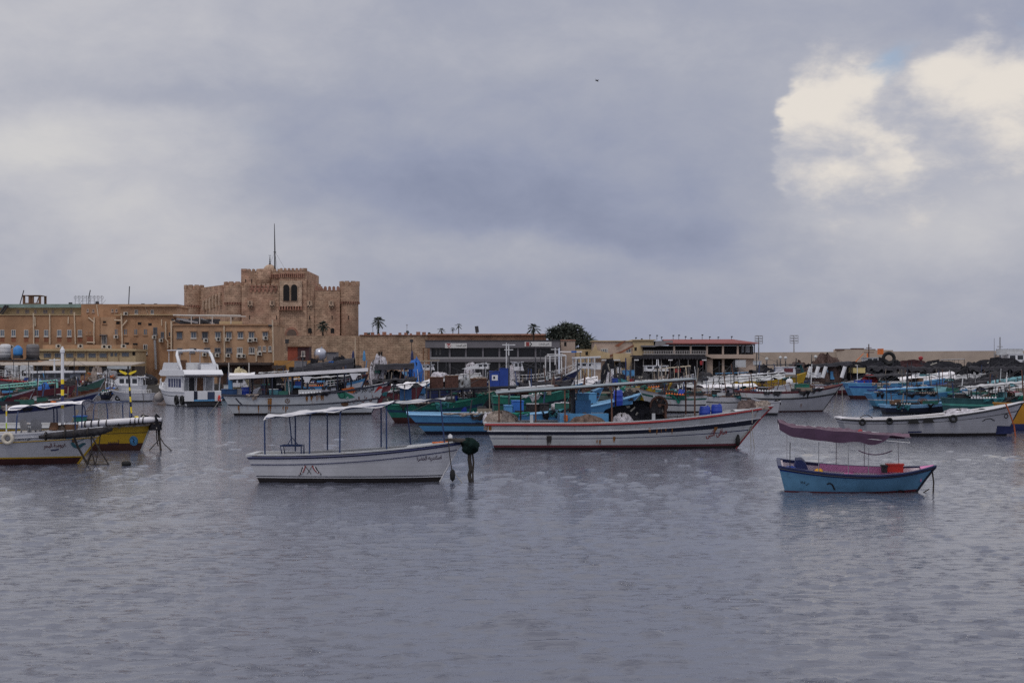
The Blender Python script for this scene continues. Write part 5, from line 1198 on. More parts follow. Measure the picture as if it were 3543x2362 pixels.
def rig(b, seed, dens=1.):
    """fixed gear every working boat here carries: poles, rigging, hatches, winch, boards"""
    r = random.Random(seed); L_ = b.Lg; top = max(b.fs, b.fb) + 1.6
    for i in range(int(r.uniform(3, 6) * dens)):
        x = r.uniform(.06, .85) * L_; y = r.choice((-1, 1)) * b.hb(x) * r.uniform(.3, .85); h_ = r.uniform(.7, 2.4); m = MB()
        m.tube([(x, y, b.sz(x) - .5), (x + r.uniform(-.35, .35), y + r.uniform(-.1, .1), b.sz(x) + h_)], r.uniform(.03, .055), 5); m.build('pole', r.choice((dmetal, rustpipe, dmetal, whitepipe, wood, bluepipe)), b.root)
    m = MB(); hx = r.uniform(.3, .6) * L_
    for x in (.02 * L_, .97 * L_): m.tube(sagline((x, 0, b.sz(x) + .1), (hx, 0, top + r.uniform(0, .8)), .1, 6), .016, 4)
    m.tube([(hx, 0, b.sz(hx) - .4), (hx, 0, top + .8)], .05, 5); m.build('rigging', dmetal, b.root)
    for i in range(int(r.uniform(2, 4.9) * dens)):
        x = r.uniform(.1, .8) * L_; w_ = r.uniform(.35, .9); hh = r.uniform(.35, .85); y = r.uniform(-.4, .4) * b.B; zb = b.sz(x) - .35; lim = b.wid(x, max(.3, zb)) - .1
        y = max(-lim + .3, min(lim - .3, y)); m = MB(); m.obox((x, y, zb + hh / 2), (w_, min(.6, lim), hh), rz=r.uniform(-.2, .2)); h_ = m.build('hatch_box', r.choice((whitedirty, mblue, brownw, dgreen, netdk, grey_w, teal, wood, dblue, crate)), b.root)
        m = MB(); m.obox((x, y, zb + hh + .03), (w_ + .06, min(.6, lim) + .06, .05)); m.build('lid', r.choice((whitedirty, brownw, grey_w, netdk)), h_)
    for i in range(int(2 * dens)):
        x = r.uniform(.15, .75) * L_; m = MB(); m.obox((x, b.near * (b.hb(x) - .02), b.sz(x) + .16), (r.uniform(.8, 2.), .04, r.uniform(.2, .45)), rz=0); m.build('wash_board', r.choice((whitedirty, mblue, wood, netdk, dgreen, clothd)), b.root)
    for i in range(int(r.uniform(2, 4.5) * dens)):
        x0 = r.uniform(.04, .7) * L_; x1 = min(x0 + r.uniform(.5, 2.2), L_ * .9); ph = r.uniform(0, 6); dp = r.uniform(.2, .75); m = MB()
        def dr(a, c):
            x = x0 + (x1 - x0) * a; d_ = dp * (.65 + .35 * math.sin(a * 9 + ph) + .2 * math.sin(a * 23 + ph)) * math.sin(math.pi * (.08 + .84 * a)) ** .5; z = b.sz(x) + .10 - max(.1, d_) * c; u, v = b.uv_at(x, z); y = b.S(u, min(v, 1), 1, .09 + .03 * math.sin(a * 17 + c * 5)).y
            return (x, b.near * (y if c > .25 else y - .16 * (1 - 4 * c)), z)
        m.grid(dr, 14, 4); m.build('draped_net', r.choice((netk, netdk, netdk, netteal, nett, netk, clothg, netg)), b.root)
    x = r.uniform(.5, .8) * L_; m = MB(); m.tube([(x, -.45, b.sz(x) + .25), (x, .45, b.sz(x) + .25)], [.16, .16], 8); m.torus((x, -.45, b.sz(x) + .25), .26, .04, 14, 5); m.torus((x, .45, b.sz(x) + .25), .26, .04, 14, 5)
    for q in (-.5, .5): m.tube([(x - .15, q, b.sz(x) - .4), (x, q, b.sz(x) + .28)], .04, 4)
    m.build('winch', rustpipe, b.root)
    m = MB()
    n = int(r.uniform(5, 10)); x0 = r.uniform(.1, .5) * L_
    for i in range(n): x = x0 + i * .24; m.lathe([(.01, -.1), (.08, -.05), (.09, .03), (.02, .1)], (x, b.near * b.hb(x), b.sz(x) + .1), 6)
    m.tube([(x0 + i * .24, b.near * b.hb(x0 + i * .24), b.sz(x0 + i * .24) + .08) for i in range(n)], .015, 4); m.build('float_line', r.choice((whiteclean, orange, nett, whitedirty)), b.root, smooth=True)
def sagline(a, b, sag, n=8): a, b = Vector(a), Vector(b); return [tuple(a.lerp(b, i / n) - Vector((0, 0, sag * 4 * (i / n) * (1 - i / n)))) for i in range(n + 1)]
rustm = mat('rust_stain', (.30, .13, .035), .9, .45, .3, (.15, .06, .02), 4)
def bands(main, stripe=navyd, top=None, boot=bottomb, v0=.55, v1=.62, dt=.1, zb=.14): return [(('z', zb), boot), (('v', v0), main), (('v', v1), stripe), (('d', dt), main), (('v', 1), top or main)]
def vstreaks(b, px, wv, pt, pb, n, seed, m_=rustm):
    rnd = random.Random(seed); vs, fs = [], []
    for i in range(n):
        c = (rnd.random() - .5) * wv * b.k; w_ = rnd.uniform(.012, .05); l = (pb - pt) * b.k * rnd.uniform(.4, 1)
        k = len(vs); vs += [(c - w_, 0), (c + w_, 0), (c + w_ * .8, -l * .5), (c + w_ * .2, -l), (c - w_ * .3, -l * .9), (c - w_, -l * .4)]; fs.append(tuple(range(k, k + 6)))
    x = b.xat(px); return b.decal((vs, fs), x, b.zat(x, pt), m_, 'rust_streaks')
def textdecal(b, body, p0, p1, pt, pb, m_, ar=False, tilt=0, name='lettering'):
    x0, x1 = b.xat(p0), b.xat(p1); return b.decal(text2d(body, x1 - x0, (pb - pt) * b.k, ar), x0, b.zat(x0, pb), m_, name, tilt=tilt)

# ---- A: white open boat in the middle of the foreground
A = Boat('motor_boat', 'white open passenger boat with two crossed flags painted on its side and navy rim', 'boat', 873, 1604, 1671, -3, 2.2, .97, .97, 1.47, .05, rake=.85, srake=.42, tw=.8, wl=.8, bp=2.6)
A.hull([(('z', .17), bottomb), (('z', .21), white), (('z', .245), navyd), (('d', .33), white), (('d', .305), navy), (('d', .13), white), (('v', 1), navy)], 32, inner=white, gun=whitedirty, bul=.42, gw=.2, rails=((('d', .07), .035, navy), (('d', .318), .018, navy)), fore=.74, forem=whitedirty, stem=white, stem_r=.035)
X = A.xat
A.canopy(X(1362), X(1538), A.zat(5, 1393), A.zat(7, 1379), (), clothg, bluepipe, .5, 'cloth', .02, r=.025, crown=.02, wr=.03, bars=2, name='rolled_canopy_cloth')
A.canopy(X(941), X(1366), A.zat(0, 1441), A.zat(5, 1393), [(X(936), 'n'), (X(1090), 'n'), (X(1193), 'n'), (X(1350), 'n'), (X(1003), 'f'), (X(1115), 'f'), (X(1305), 'f')], mat('greyish_white_canvas', (.55, .54, .57), .8, .14, .4, (.40, .38, .39), 1.6, bump=.5, bscale=7), bluepipe, 1.0, 'arch', .06, r=.030, crown=.09, wr=.032, bars=4, seed=4)
for px, s_ in ((1541, -1), (1412, 1)): A.tube('post', [(X(px), s_ * (A.hb(X(px)) - .05), A.sz(X(px))), (X(px - 12), s_ * .5, A.zat(7, 1383))], .028, bluepipe)
m = MB(); z0 = A.sz(1) - .1; a, b_ = X(975), X(1047)
for y in (-.25, .25):
    m.tube([(a + .08, y, z0), (a, y, z0 + .42), (b_, y, z0 + .42), (b_, y, z0 + .05)], .035, 5)
m.tube([(a, -.25, z0 + .42), (a, .25, z0 + .42)], .03, 5); m.tube([(b_, -.25, z0 + .42), (b_, .25, z0 + .42)], .03, 5); m.tube([(a + .2, 0, z0 + .42), (X(1010), 0, z0 + .72), (b_ - .15, 0, z0 + .42)], .02, 5); m.tube([(X(1010), 0, z0 + .42), (X(1000), 0, z0 + 1.6)], .025, 5)
A.part(m, 'helm_frame', bluepipe)
for x in (1.4, 2.9, 4.3):
    m = MB(); yw = A.wid(x, A.sz(x) - .16) - .1; m.box(x, x + .28, -yw, yw, A.sz(x) - .16, A.sz(x) - .11); A.part(m, 'thwart', whitedirty)
fx, fz = X(1087), A.zat(2, 1627)
for sg in (-1, 1):
    fl = A.decal(stroke2d([(sg * -.08, -.06), (sg * .15, .27)], .018), fx, fz, inkk, 'flag_staff')
    for q, m_ in ((0, inkr), (1, whiteclean), (2, inkk)):
        A.decal(stroke2d([(sg * (.13 + .055 * q), .25 - .02 * q), (sg * (.19 + .055 * q), .12 - .02 * q), (sg * (.25 + .055 * q), .05 - .02 * q), (sg * (.36 + .04 * q), -.02 - .03 * q)] if sg > 0 else [(sg * (.12 + .05 * q), .25 - .03 * q), (sg * (.18 + .045 * q), .1 - .03 * q), (sg * (.22 + .04 * q), .02 - .03 * q), (sg * (.34 + .02 * q), -.05 - .03 * q)], .042), fx, fz, m_, 'flag_stripe')
textdecal(A, 'اسكندريه الخضرا', 1451, 1531, 1575, 1594, inkd, True, 3)
bx = X(1628); m = MB(); m.ball((0, 0, 0), (.33, .34, .31), 3); A.item(m, 'net_ball', 'ball of dark green net bundled on the bow of the white flag boat', 'fishing net', netmat('dark_green_net', (.007, .017, .016)), bx, -.05, 1.3, True)
A.rope([(bx - .02, -.1, 1.1), (bx - .03, -.14, .8), (bx + .02, -.12, .45), (bx - .04, -.1, .25), (bx + .02, -.12, -.05)], 'thick tangled dark rope hanging from the bow net ball into the water', .075)
A.rope([(bx + .08, -.1, 1.05), (bx + .12, -.12, .7), (bx + .09, -.12, .3), (bx + .1, -.1, -.05)], 'thin strand beside the tangled rope under the bow net ball', .035)
A.rope([(X(1555), -A.hb(X(1555)) - .1, 1.5), (X(1560), -.38, .95), (X(1566), -.3, .42)], 'thin black line down the bow side of the white flag boat', .018, ropem)
m = MB(); m.lathe([(.02, -.22), (.085, -.15), (.1, 0), (.085, .15), (.02, .22)], (0, 0, 0), 10); A.item(m, 'fender', 'small black bumper hanging at the stem of the white flag boat', 'fender', rubber, X(1568), -.25, .25, True)
A.rope([(X(1570), -.2, .38), (X(1604), -.4, -.04)], 'short grey line from the black stem bumper into the water', .015, ropel)
m = MB(); m.lathe([(.075, 0), (.082, .05), (.085, .22), (.07, .235), (.03, .25)], (0, 0, 0), 12); o = A.item(m, 'bucket', 'white plastic canister upright on the foredeck of the flag boat', 'canister', whiteclean, X(1557), .05, 1.44, True); m = MB(); m.lathe([(.035, .25), (.035, .285)], (0, 0, 0), 8); m.build('cap', whiteclean, o)
m = MB(); m.obox((0, 0, .03), (.36, .06, .05)); m.obox((.24, 0, .04), (.3, .09, .06)); A.item(m, 'paddle', 'red paddle lying on the foredeck of the flag boat', 'paddle', orange, X(1515), -.25, 1.40, rz=.2)
m = MB(); m.blob((0, 0, 0), (.5, .28, .12), 7, 16, 6); A.item(m, 'rope_coil', 'dark rope heap along the foredeck beside the white canister', 'rope', ropem, X(1580), .0, 1.45, True)

# ---- B: long white boat with red rim
Bt = Boat('fishing_boat', 'long white fishing boat with red rim, navy stripe and red lettering at the bow', 'boat', 1674, 2676, 1556, 2, 3.6, 1.33, 1.33, 2.16, .28, rake=1.9, srake=.55, tw=.82, wl=.78, bp=2.5)
Bt.hull([(('z', .13), bottomb), (('z', .24), maroon), (('v', .42), whitedirty), (('v', .445), navy), (('v', .56), whitedirty), (('v', .70), navyd), (('d', .13), whitedirty), (('v', 1), redp)], 36, inner=whitedirty, gun=whitedirty, bul=.55, rails=((('d', .065), .055, redp), (('v', .71), .03, white)), fore=.86)
X = Bt.xat
Bt.canopy(X(1722), X(2388), Bt.zat(1, 1360), Bt.zat(10, 1313), [(X(1724), 'n'), (X(1848), 'n'), (X(1947), 'n'), (X(2105), 'n'), (X(2142), 'f'), (X(2388), 'n'), (X(2388), 'f'), (X(1806), 'f'), (X(1980), 'f')], mat('grey_canopy_board', (.22, .23, .24), .8, .2, .5, (.13, .12, .11), 1.5), rustpipe, 1.5, 'board', th=.055, r=.045, edge=mat('grey_canopy_edge', (.25, .29, .32), .7, .2, .5, (.2, .19, .18), 1.5), bars=7)
m = MB(); m.box(-.5, .5, -.08, .08, 0, 1.0); o = Bt.part(MB().tube([(X(1980), -.5, .8), (X(1980), -.5, Bt.zat(4, 1345))], .11, 8), 'exhaust_pipe', dmetal)
c0 = MB(); c0.box(X(1988), X(2040), -.7, .7, .8, Bt.zat(4, 1383)); cb = Bt.part(c0, 'wheelhouse', mat('shaded_blue_board', (.04, .14, .30), .6, .2, .4, (.02, .05, .1))); m = MB(); m.box(X(1994), X(2034), -.55, .55, Bt.zat(4, 1383) + .003, Bt.zat(4, 1364)); Bt.part(m, 'upper_panel', mat('shaded_light_blue', (.07, .24, .43), .6, .2, .4, (.03, .09, .16)), cb); m = MB(); m.box(X(1992), X(2037), -.6, .6, Bt.zat(4, 1364) + .003, Bt.zat(4, 1360)); Bt.part(m, 'cabin_roof', mblue, cb)  # canopy shade is put into both wheelhouse blues, panel and board
m = MB(); m.box(X(1932), X(2098), -1.1, .6, .8, Bt.zat(4, 1428)); Bt.part(m, 'engine_hatch', lblue)
Bt.net(X(1735), -.3, .95, .85, .8, .92, nett, 'tan net bundle at the stern of the red rimmed boat', 11, amp=.18); Bt.net(X(1690), .1, 1.3, .28, .4, .45, netw, 'small pale sack beside the tan net at the stern', 12)
Bt.net(X(2022), -.9, 1.0, 1.1, .55, .75, netmat('brown_grey_net', (.17, .12, .10)), 'brown grey net heap before the blue hatch of the red rimmed boat', 13, amp=.15)
Bt.net(X(2190), .1, .95, 1.7, .8, 1.18, netk, 'big black net heap amidships on the red rimmed boat', 14, amp=.2); Bt.net(X(2145), -1.0, 1.2, .5, .35, .55, netw, 'pale net bundle lying against the big black net heap', 15)
Bt.net(X(2630), 0, 1.98, .5, .35, .38, nett, 'small tan net at the very bow of the red rimmed boat', 17); Bt.net(X(2585), 0, 1.85, .5, .4, .5, netmat('grey_brown_net', (.12, .09, .085)), 'grey brown net left of the small tan bow net', 16)
dz_ = 1.15
Bt.drum(X(2432), -.55, dz_ + .05, 'left of two blue drums near the bow of the red rimmed boat', .29, .92, group='pair of blue drums at the bow'); Bt.drum(X(2474), -.45, dz_ + .14, 'right of two blue drums near the bow of the red rimmed boat', .29, .92, group='pair of blue drums at the bow')
# net winch
m = MB(); wx = X(2275); m.torus((wx, -.5, 2.2), .42, .06, 20, 6); m.tube([(wx, -.8, 2.2), (wx, -.2, 2.2)], .09, 8)
for i in range(6): t = i * math.pi / 3; m.tube([(wx, -.5, 2.2), (wx + .4 * math.cos(t), -.5, 2.2 + .4 * math.sin(t))], .03, 4)
m.tube([(X(2300), -.6, 1.0), (X(2296), -.6, 2.2), (wx, -.5, 2.25)], .06, 6); m.tube([(X(2318), -.3, 1.0), (wx, -.4, 2.15)], .04, 5); Bt.part(m, 'net_winch', rustpipe)
Bt.net(X(2272), -.35, 1.75, .4, .3, .75, netdk, 'dark net wound on the winch wheel of the red rimmed boat', 18)
for i, (px, hh) in enumerate(((1834, .42), (2247, .36))): m = MB(); m.box(X(px) - .08, X(px) + .08, -1.62, -1.5, Bt.sz(X(px)) - .05, Bt.sz(X(px)) + hh); Bt.part(m, 'mooring_bitt', whitedirty)
m = MB(); m.lathe([(.09, 0), (.1, .02), (.1, .3), (.08, .32)], (0, 0, 0), 8); Bt.item(m, 'gas_can', 'small orange can beside the wheelhouse of the red rimmed boat', 'can', orange, X(1952), -1.2, 1.42)
textdecal(Bt, 'س ٢٤٠٤', 2326, 2374, 1432, 1449, inkk, True, 4); textdecal(Bt, 'صافى النبى', 2434, 2511, 1488, 1516, inkr, True, 8)
vstreaks(Bt, 2468, 10, 1474, 1500, 4, 1); vstreaks(Bt, 1893, 12, 1502, 1542, 7, 2, mat('dark_stain', (.04, .035, .035), .9)); vstreaks(Bt, 2115, 5, 1505, 1540, 3, 3); vstreaks(Bt, 2060, 14, 1516, 1535, 6, 4); vstreaks(Bt, 1690, 14, 1470, 1490, 4, 5); vstreaks(Bt, 2300, 150, 1475, 1500, 8, 7)
Bt.rope([(X(2595), -.62, 2.0), (X(2592), -.75, 1.3)], 'pale line looped over the navy bow stripe of the red rimmed boat', .02, ropel)
Bt.rope(sagline((X(2662), 0, 2.1), (X(2558), -.1, .35), -.04), 'pale rope running down the raked stem of the red rimmed boat', .035, ropel)
Bt.rope([(X(2594), -.1, 1.35), (X(2596), -.2, -.05)], 'left of two thin mooring lines below the red bow', .018, ropel); Bt.rope([(X(2597), -.1, 1.35), (X(2608), -.2, -.05)], 'right of two thin mooring lines below the red bow', .018, ropel)
m = MB(); m.lathe([(.02, -.3), (.1, -.22), (.12, .05), (.06, .3)], (0, 0, 0), 9); Bt.item(m, 'fender', 'rusty dark bumper at the foot of the raked stem', 'fender', rubber, X(2550), -.22, .4, True)

# ---- C: small blue boat with purple awning
C = Boat('small_boat', 'small blue open boat with pink inside under a sagging purple awning', 'boat', 2692, 3237, 1706, -9, 2.05, .92, .66, .86, .62, rake=.62, srake=.22, tw=.82, wl=.72, bp=2.4, roll=5)
C.hull([(('z', .1), maroon), (('v', .86), mat('scuffed_blue_paint', (.115, .27, .43), .6, .2, .5, (.03, .075, .13), 1.3, streak=.3, scol=(.03, .06, .10))), (('v', 1), dblue)], 28, deckm=mat('pale_grey_deck', (.62, .58, .62), .7, .06), inner=mat('pinkish_white_lining', (.74, .64, .70), .6, .06), gun=navy, bul=.40, gw=.09, rails=((('d', .05), .03, navyd),), fore=.90, forem=pink)
X = C.xat
m = MB(); m.grid(lambda a, b: (X(2835, .8) + (X(3085, .8) - X(2835, .8)) * a, C.hb(X(2835, .8) + (X(3085, .8) - X(2835, .8)) * a) - .24, C.sz(X(2835, .8) + (X(3085, .8) - X(2835, .8)) * a) + .06 - .22 * b), 14, 2); C.part(m, 'side_backrest', mat('clean_pink', (.74, .30, .54), .6, .06))
C.canopy(X(2694), X(3135), 2.17, 1.80, (), None, whitepipe, .98, 'cloth', r=.016, crown=.02)
for i, (px, sd, zt, m_) in enumerate(((2733, 'n', 1.75, dmetal), (2722, 'f', 1.95, whitepipe), (2832, 'n', 1.78, metal), (2893, 'f', 1.85, metal), (2934, 'n', 1.68, metal), (2990, 'f', 1.7, metal), (3004, 'n', 1.6, metal), (3106, 'f', 1.62, metal))):
    s_ = -1 if sd == 'n' else 1; x = X(px, s_ * .9); C.tube('post', [(x, s_ * (C.hb(x) - .06), C.sz(x) + .02), (x, s_ * .93, zt)], .014, m_)
m = MB(); rnd = random.Random(9)
def aw(a, b):
    x = X(2692) + (X(3140) - X(2692)) * a; q = 2 * b - 1; z = 2.22 - .36 * a + .05 * (1 - q * q) - .09 * q - .05 * math.sin(math.pi * a * 2.0) ** 2 * (1 - q * q) + .014 * math.sin(x * 5 + q * 4) + (.03 * math.sin(x * 13 - q * 9) + .03 * math.sin(x * 7 + q * 11)) * (1 - q * q)
    if a < .1: z += (.1 - a) * 1.1
    return (x, q * (1.0 - .12 * a), z)
m.grid(aw, 64, 16); aw_o = C.part(m, 'awning', clothp, smooth=True)
def val(a, b):
    p = aw(a, 0); d_ = .37 * math.sin(math.pi * min(1, .12 + a * 1.05)) ** .5 * (1 + .04 * math.sin(p[0] * 7)) + (.10 if .62 < a < .85 else 0) * math.sin(math.pi * (a - .62) / .23)
    return (p[0], p[1] - .02 - .05 * b, p[2] - d_ * b)
m = MB(); m.grid(val, 44, 4); C.part(m, 'valance', clothpd, aw_o, True)
m = MB(); m.grid(lambda a, b: (aw(a, 1)[0], aw(a, 1)[1] + .02, aw(a, 1)[2] - .12 * b), 40, 2); C.part(m, 'valance', clothpd, aw_o, True)
C.tube('awning_strap', sagline((X(2960), -.98, 1.52), (X(3075), -.95, 1.52), .14), .02, clothpd)
m = MB(); m.prism([(X(2746), .62), (X(2800), .62), (X(2785), .98), (X(2772), 1.08), (X(2752), 1.07)], -.3, .35); C.part(m, 'engine_cover', mat('faded_navy_cover', (.03, .045, .16), .6, .2, .2))
for px in (2820, 2930, 3040): m = MB(); x = X(px); yw = C.wid(x + .2, C.sz(x) - .22) - .1; m.box(x, x + .26, -yw, yw, C.sz(x) - .22, C.sz(x) - .17); C.part(m, 'thwart', pink)
def lump(b, name, label, cat, m_, px, y, z, d, seed): m = MB(); m.blob((0, 0, 0), d, seed, 14, 6, .12); return b.item(m, name, label, cat, m_, b.xat(px, y), y, z, True)
o = C.box_item('crate', 'bright red crate near the bow inside the small blue boat', 'crate', redw, X(3095, .3), .3, .62, (.52, .4, .22)); o = C.box_item('crate', 'small black crate just left of the red crate', 'crate', blackp, X(3058, .3), .25, .60, (.16, .4, .2))
lump(C, 'life_jacket', 'orange yellow life jacket on the near rim of the small blue boat', 'life jacket', mat('orange_yellow_cloth', (.70, .36, .03), .7), 2832, -.78, .72, (.16, .12, .15), 1)
lump(C, 'cushion', 'pink cushion at the middle post of the small blue boat', 'cushion', pink, 2932, -.78, .60, (.17, .13, .14), 2)
lump(C, 'bundle', 'deep blue bundle at the stern corner of the small blue boat', 'bundle', dblue, 2733, -.7, .82, (.2, .14, .12), 3)
lump(C, 'buoy', 'small red float resting on top of the purple awning', 'float', redp, 2975, -.2, 1.97, (.09, .09, .14), 4)
C.rope([(X(3222), 0, .85), (X(3229), -.05, .35), (X(3227), -.1, -.06)], 'dark rope hanging straight down from the bow of the small blue boat', .028)
C.rope([(X(3215), 0, .1), (X(3190), -.1, -.02), (X(3150), -.15, .02)], 'floating dark rope along the waterline of the small blue bow', .02)
textdecal(C, 'ص ٧٠٩٧', 2765, 2795, 1648, 1662, inkk, True, -4); C.decal(stroke2d([(0, .1), (.08, .14), (.16, .1), (.22, 0), (.26, -.1), (.22, -.02)], .05), X(2855), C.zat(1, 1668), inkk, 'painted_mark'); C.decal(stroke2d([(0, 0), (.12, .05), (.22, .04), (.3, -.03)], .04), X(3095), C.zat(1, 1690), inkk, 'scuff_mark')

# ---- E: yellow boat behind the left foreground boat, then D in front of it
E_ = Boat('fishing_boat', 'yellow fishing boat with brown bottom and round blue emblem at its bow', 'boat', -160, 528, 1562, 0, 3.2, 1.3, 1.25, 1.36, .3, rake=.55, srake=.4, tw=.8, wl=.8, bp=2.6)
E_.hull([(('z', .36), mat('dark_brown_bottom', (.06, .022, .016), .7, .25, .3)), (('v', .64), yellow), (('v', .665), blackp), (('d', .14), yellow), (('v', 1), whitedirty)], 30, gun=whitedirty, bul=.5, inner=whitedirty, fore=.8, gw=.3, rails=((('d', .07), .07, whitedirty),))
X = E_.xat
m = MB(); m.tube([(X(235), -1.45, 1.24), (X(330), -1.36, 1.36), (X(430), -.95, 1.46), (X(520), -.35, 1.52), (X(560), -.1, 1.52)], [.13, .14, .15, .15, .11], 9); E_.part(m, 'bow_fender_log', clothw, smooth=True)
for i, px in enumerate((262, 285, 300, 325, 345, 368, 392, 430, 466, 480, 492, 505)):
    t = (px - 235) / 325; y = -1.45 + 1.35 * max(0, (t - .2) / .8) ** 1.3; z = 1.26 + .27 * t; x = X(px); m = MB(); m.torus((x, y, z), .155, .035, 12, 5, ax='x'); E_.part(m, 'log_lashing', netdk if i % 3 else ropem)
m = MB(); rnd = random.Random(5)
m.grid(lambda a, b: (X(395 + 165 * a), -1.15 + 1.0 * a - .12 * b, 1.36 + .16 * a - (.10 + .10 * math.sin(a * 21) * math.sin(a * 47)) * b - .1), 40, 3); E_.part(m, 'fender_fringe', ropem)
E_.net(X(540), -.1, 1.0, .32, .34, .62, netk, 'black tangled net hanging over the bow tip of the yellow boat', 21, amp=.35); E_.net(X(470), -.3, 1.42, .35, .3, .22, netk, 'low dark net on the foredeck beside the banded pole', 22); E_.net(X(500), .1, 1.46, .3, .25, .25, netk, 'small dark net lump just behind the bow net', 23)
lump(E_, 'float', 'small yellow float on the dark net by the banded pole', 'float', yellowb, 472, -.25, 1.58, (.13, .13, .12), 3)
for i, (pts, lab, r_) in enumerate(((((X(548), -.1, 1.1), (X(552), -.2, .5), (X(524), -.4, .02)), 'dark rope from the yellow bow slanting back to the left', .03), (((X(553), -.1, 1.1), (X(556), -.2, .55), (X(562), -.3, -.03)), 'thick chain hanging straight down from the yellow bow', .055), (((X(553), -.1, .7), (X(572), -.2, .3), (X(600), -.4, .0)), 'dark rope from the yellow bow curving out to the right', .028), (((X(543), -.1, 1.), (X(546), -.2, .55), (X(551), -.2, .2)), 'short rope strand beside the chain at the yellow bow', .03))): E_.rope(pts, lab, r_)
E_.decal(disc2d(0, 0, .19, .24), X(468), E_.zat(8, 1523), mblue, 'round_emblem'); E_.decal(ring2d(0, 0, .17, .03), X(468), E_.zat(8, 1523), teal, 'emblem_ring', off=.022); E_.decal(stroke2d([(-.04, .12), (.03, .04), (-.03, -.04), (.03, -.12)], .04), X(468), E_.zat(8, 1523), inkk, 'emblem_mark', off=.024)
textdecal(E_, 'تيسير', 386, 424, 1519, 1537, inkd, True)
E_.mast(X(457), 1.4, E_.zat(8, 1266), r=.046, lean=-.2, name='banded_pole', bands=((0, navy), (.16, yellowb), (.27, navyd), (.36, yellowb), (.455, blackp), (.56, yellowb), (.62, blackp), (1, blackp)))
m = MB(); zc = E_.zat(8, 1291)
for sg in (-1, 1): m.prism([(X(444) + sg * .02, zc - .03), (X(444) + sg * .12, zc - .08), (X(444) + sg * .40, zc + .06), (X(444) + sg * .44, zc + .15), (X(444) + sg * .36, zc + .14), (X(444) + sg * .1, zc + .05)], -.09, -.06)
E_.part(m, 'yellow_wing_sign', yellowb)
E_.canopy(X(262), X(440), E_.zat(8, 1392), E_.zat(8, 1388), [(X(346), 'n'), (X(440), 'n'), (X(270), 'f'), (X(434), 'f'), (X(350), 'f')], None, bluepipe, .95, 'arch', r=.03, crown=.06, bars=2)
o = E_.box_item('crate', 'teal green crate with blue top on the yellow boat', 'crate', mat('teal_crate', (.01, .14, .12), .6, .2), X(282), -.2, 1.05, (.5, .5, .62), True, clothb)
m = MB(); m.obox((0, 0, .45), (.16, .06, 1.2), ry=.35); E_.item(m, 'plank', 'worn grey plank leaning left of the teal crate', 'plank', wood, X(262), -.4, 1.0)
m = MB(); m.box(-.25, .25, -.2, .2, 0, .1)
for a in (-.22, .22):
    for b in (-.17, .17): m.tube([(a, b, -.4), (a, b, 0)], .02, 4)
E_.item(m, 'stool', 'small dark frame stool right of the teal crate', 'stool', dmetal, X(318), .2, 1.45)

D_ = Boat('fishing_boat', 'white fishing boat with yellow line and painted mermaid tail, banded mast, at the left edge', 'boat', -640, 372, 1611, 1, 3.3, 1.25, 1.2, 1.52, .35, rake=1.25, srake=.5, tw=.82, wl=.85, bp=2.7)
D_.hull([(('z', .27), bottom), (('z', .33), yellow), (('v', .735), white), (('v', .755), yellow), (('d', .16), white), (('v', 1), whiteclean)], 34, gun=white, bul=.5, inner=white, gw=.34, fore=.8, rails=((('v', .745), .022, yellow), (('d', .16), .03, white)))
X = D_.xat
D_.canopy(X(62), X(300), D_.zat(6, 1409), D_.zat(9, 1390), [(X(6), 'n'), (X(90), 'n'), (X(160), 'f'), (X(172), 'f'), (X(268), 'f'), (X(275), 'n')], clothw, bluepipe, 1.05, 'arch', .05, r=.03, crown=.08, bars=3, seed=6)
D_.mast(X(216), 1.35, D_.zat(8, 1222), r=.068, name='banded_mast', bands=((0, whiteclean), (.30, yellowb), (.385, navy), (.465, yellowb), (.54, navy), (.61, yellowb), (.67, whiteclean), (1, whiteclean)))
m = MB(); m.lathe([(.07, 0), (.1, .04), (.1, .16), (.06, .2), (.03, .3)], (X(216), 0, D_.zat(8, 1222)), 10); D_.part(m, 'masthead_lamp', whiteclean)
D_.mast(X(63), D_.sz(X(63)), D_.zat(8, 1395), r=.03, y=-1.5, name='banded_staff', bands=((0, whiteclean), (.2, lime), (.4, whiteclean), (.62, yellowb), (.78, whiteclean), (1, whiteclean)))
D_.tyre(X(67), D_.zat(7, 1511), 'whitewashed tyre hung on the side of the mermaid boat', .27, rubw, group=None)
m = MB(); m.tube([(X(178), -1.72, 1.22), (X(230), -1.62, 1.27), (X(300), -1.30, 1.35), (X(360), -.75, 1.42), (X(392), -.3, 1.5)], [.07, .15, .17, .17, .1], 9); D_.part(m, 'bow_net_roll', netdk, smooth=True)
for px in (200, 262, 290, 330): t = (px - 178) / 214; m = MB(); m.torus((X(px), -1.72 + .5 * t + .9 * max(0, t - .4), 1.24 + .22 * t), .17, .03, 12, 5, ax='x'); D_.part(m, 'roll_lashing', ropem)
textdecal(D_, 'عروسة البحر', 172, 242, 1530, 1550, inkm, True, 3); D_.decal(stroke2d([(0, 0), (.14, .0), (.3, .04)], .05), X(193), D_.zat(8, 1554), navy, 'underline'); textdecal(D_, 'س ا ٢٢٣٥', 97, 135, 1508, 1520, inkk, True, 2)
mx, mz = X(268), D_.zat(9, 1540)
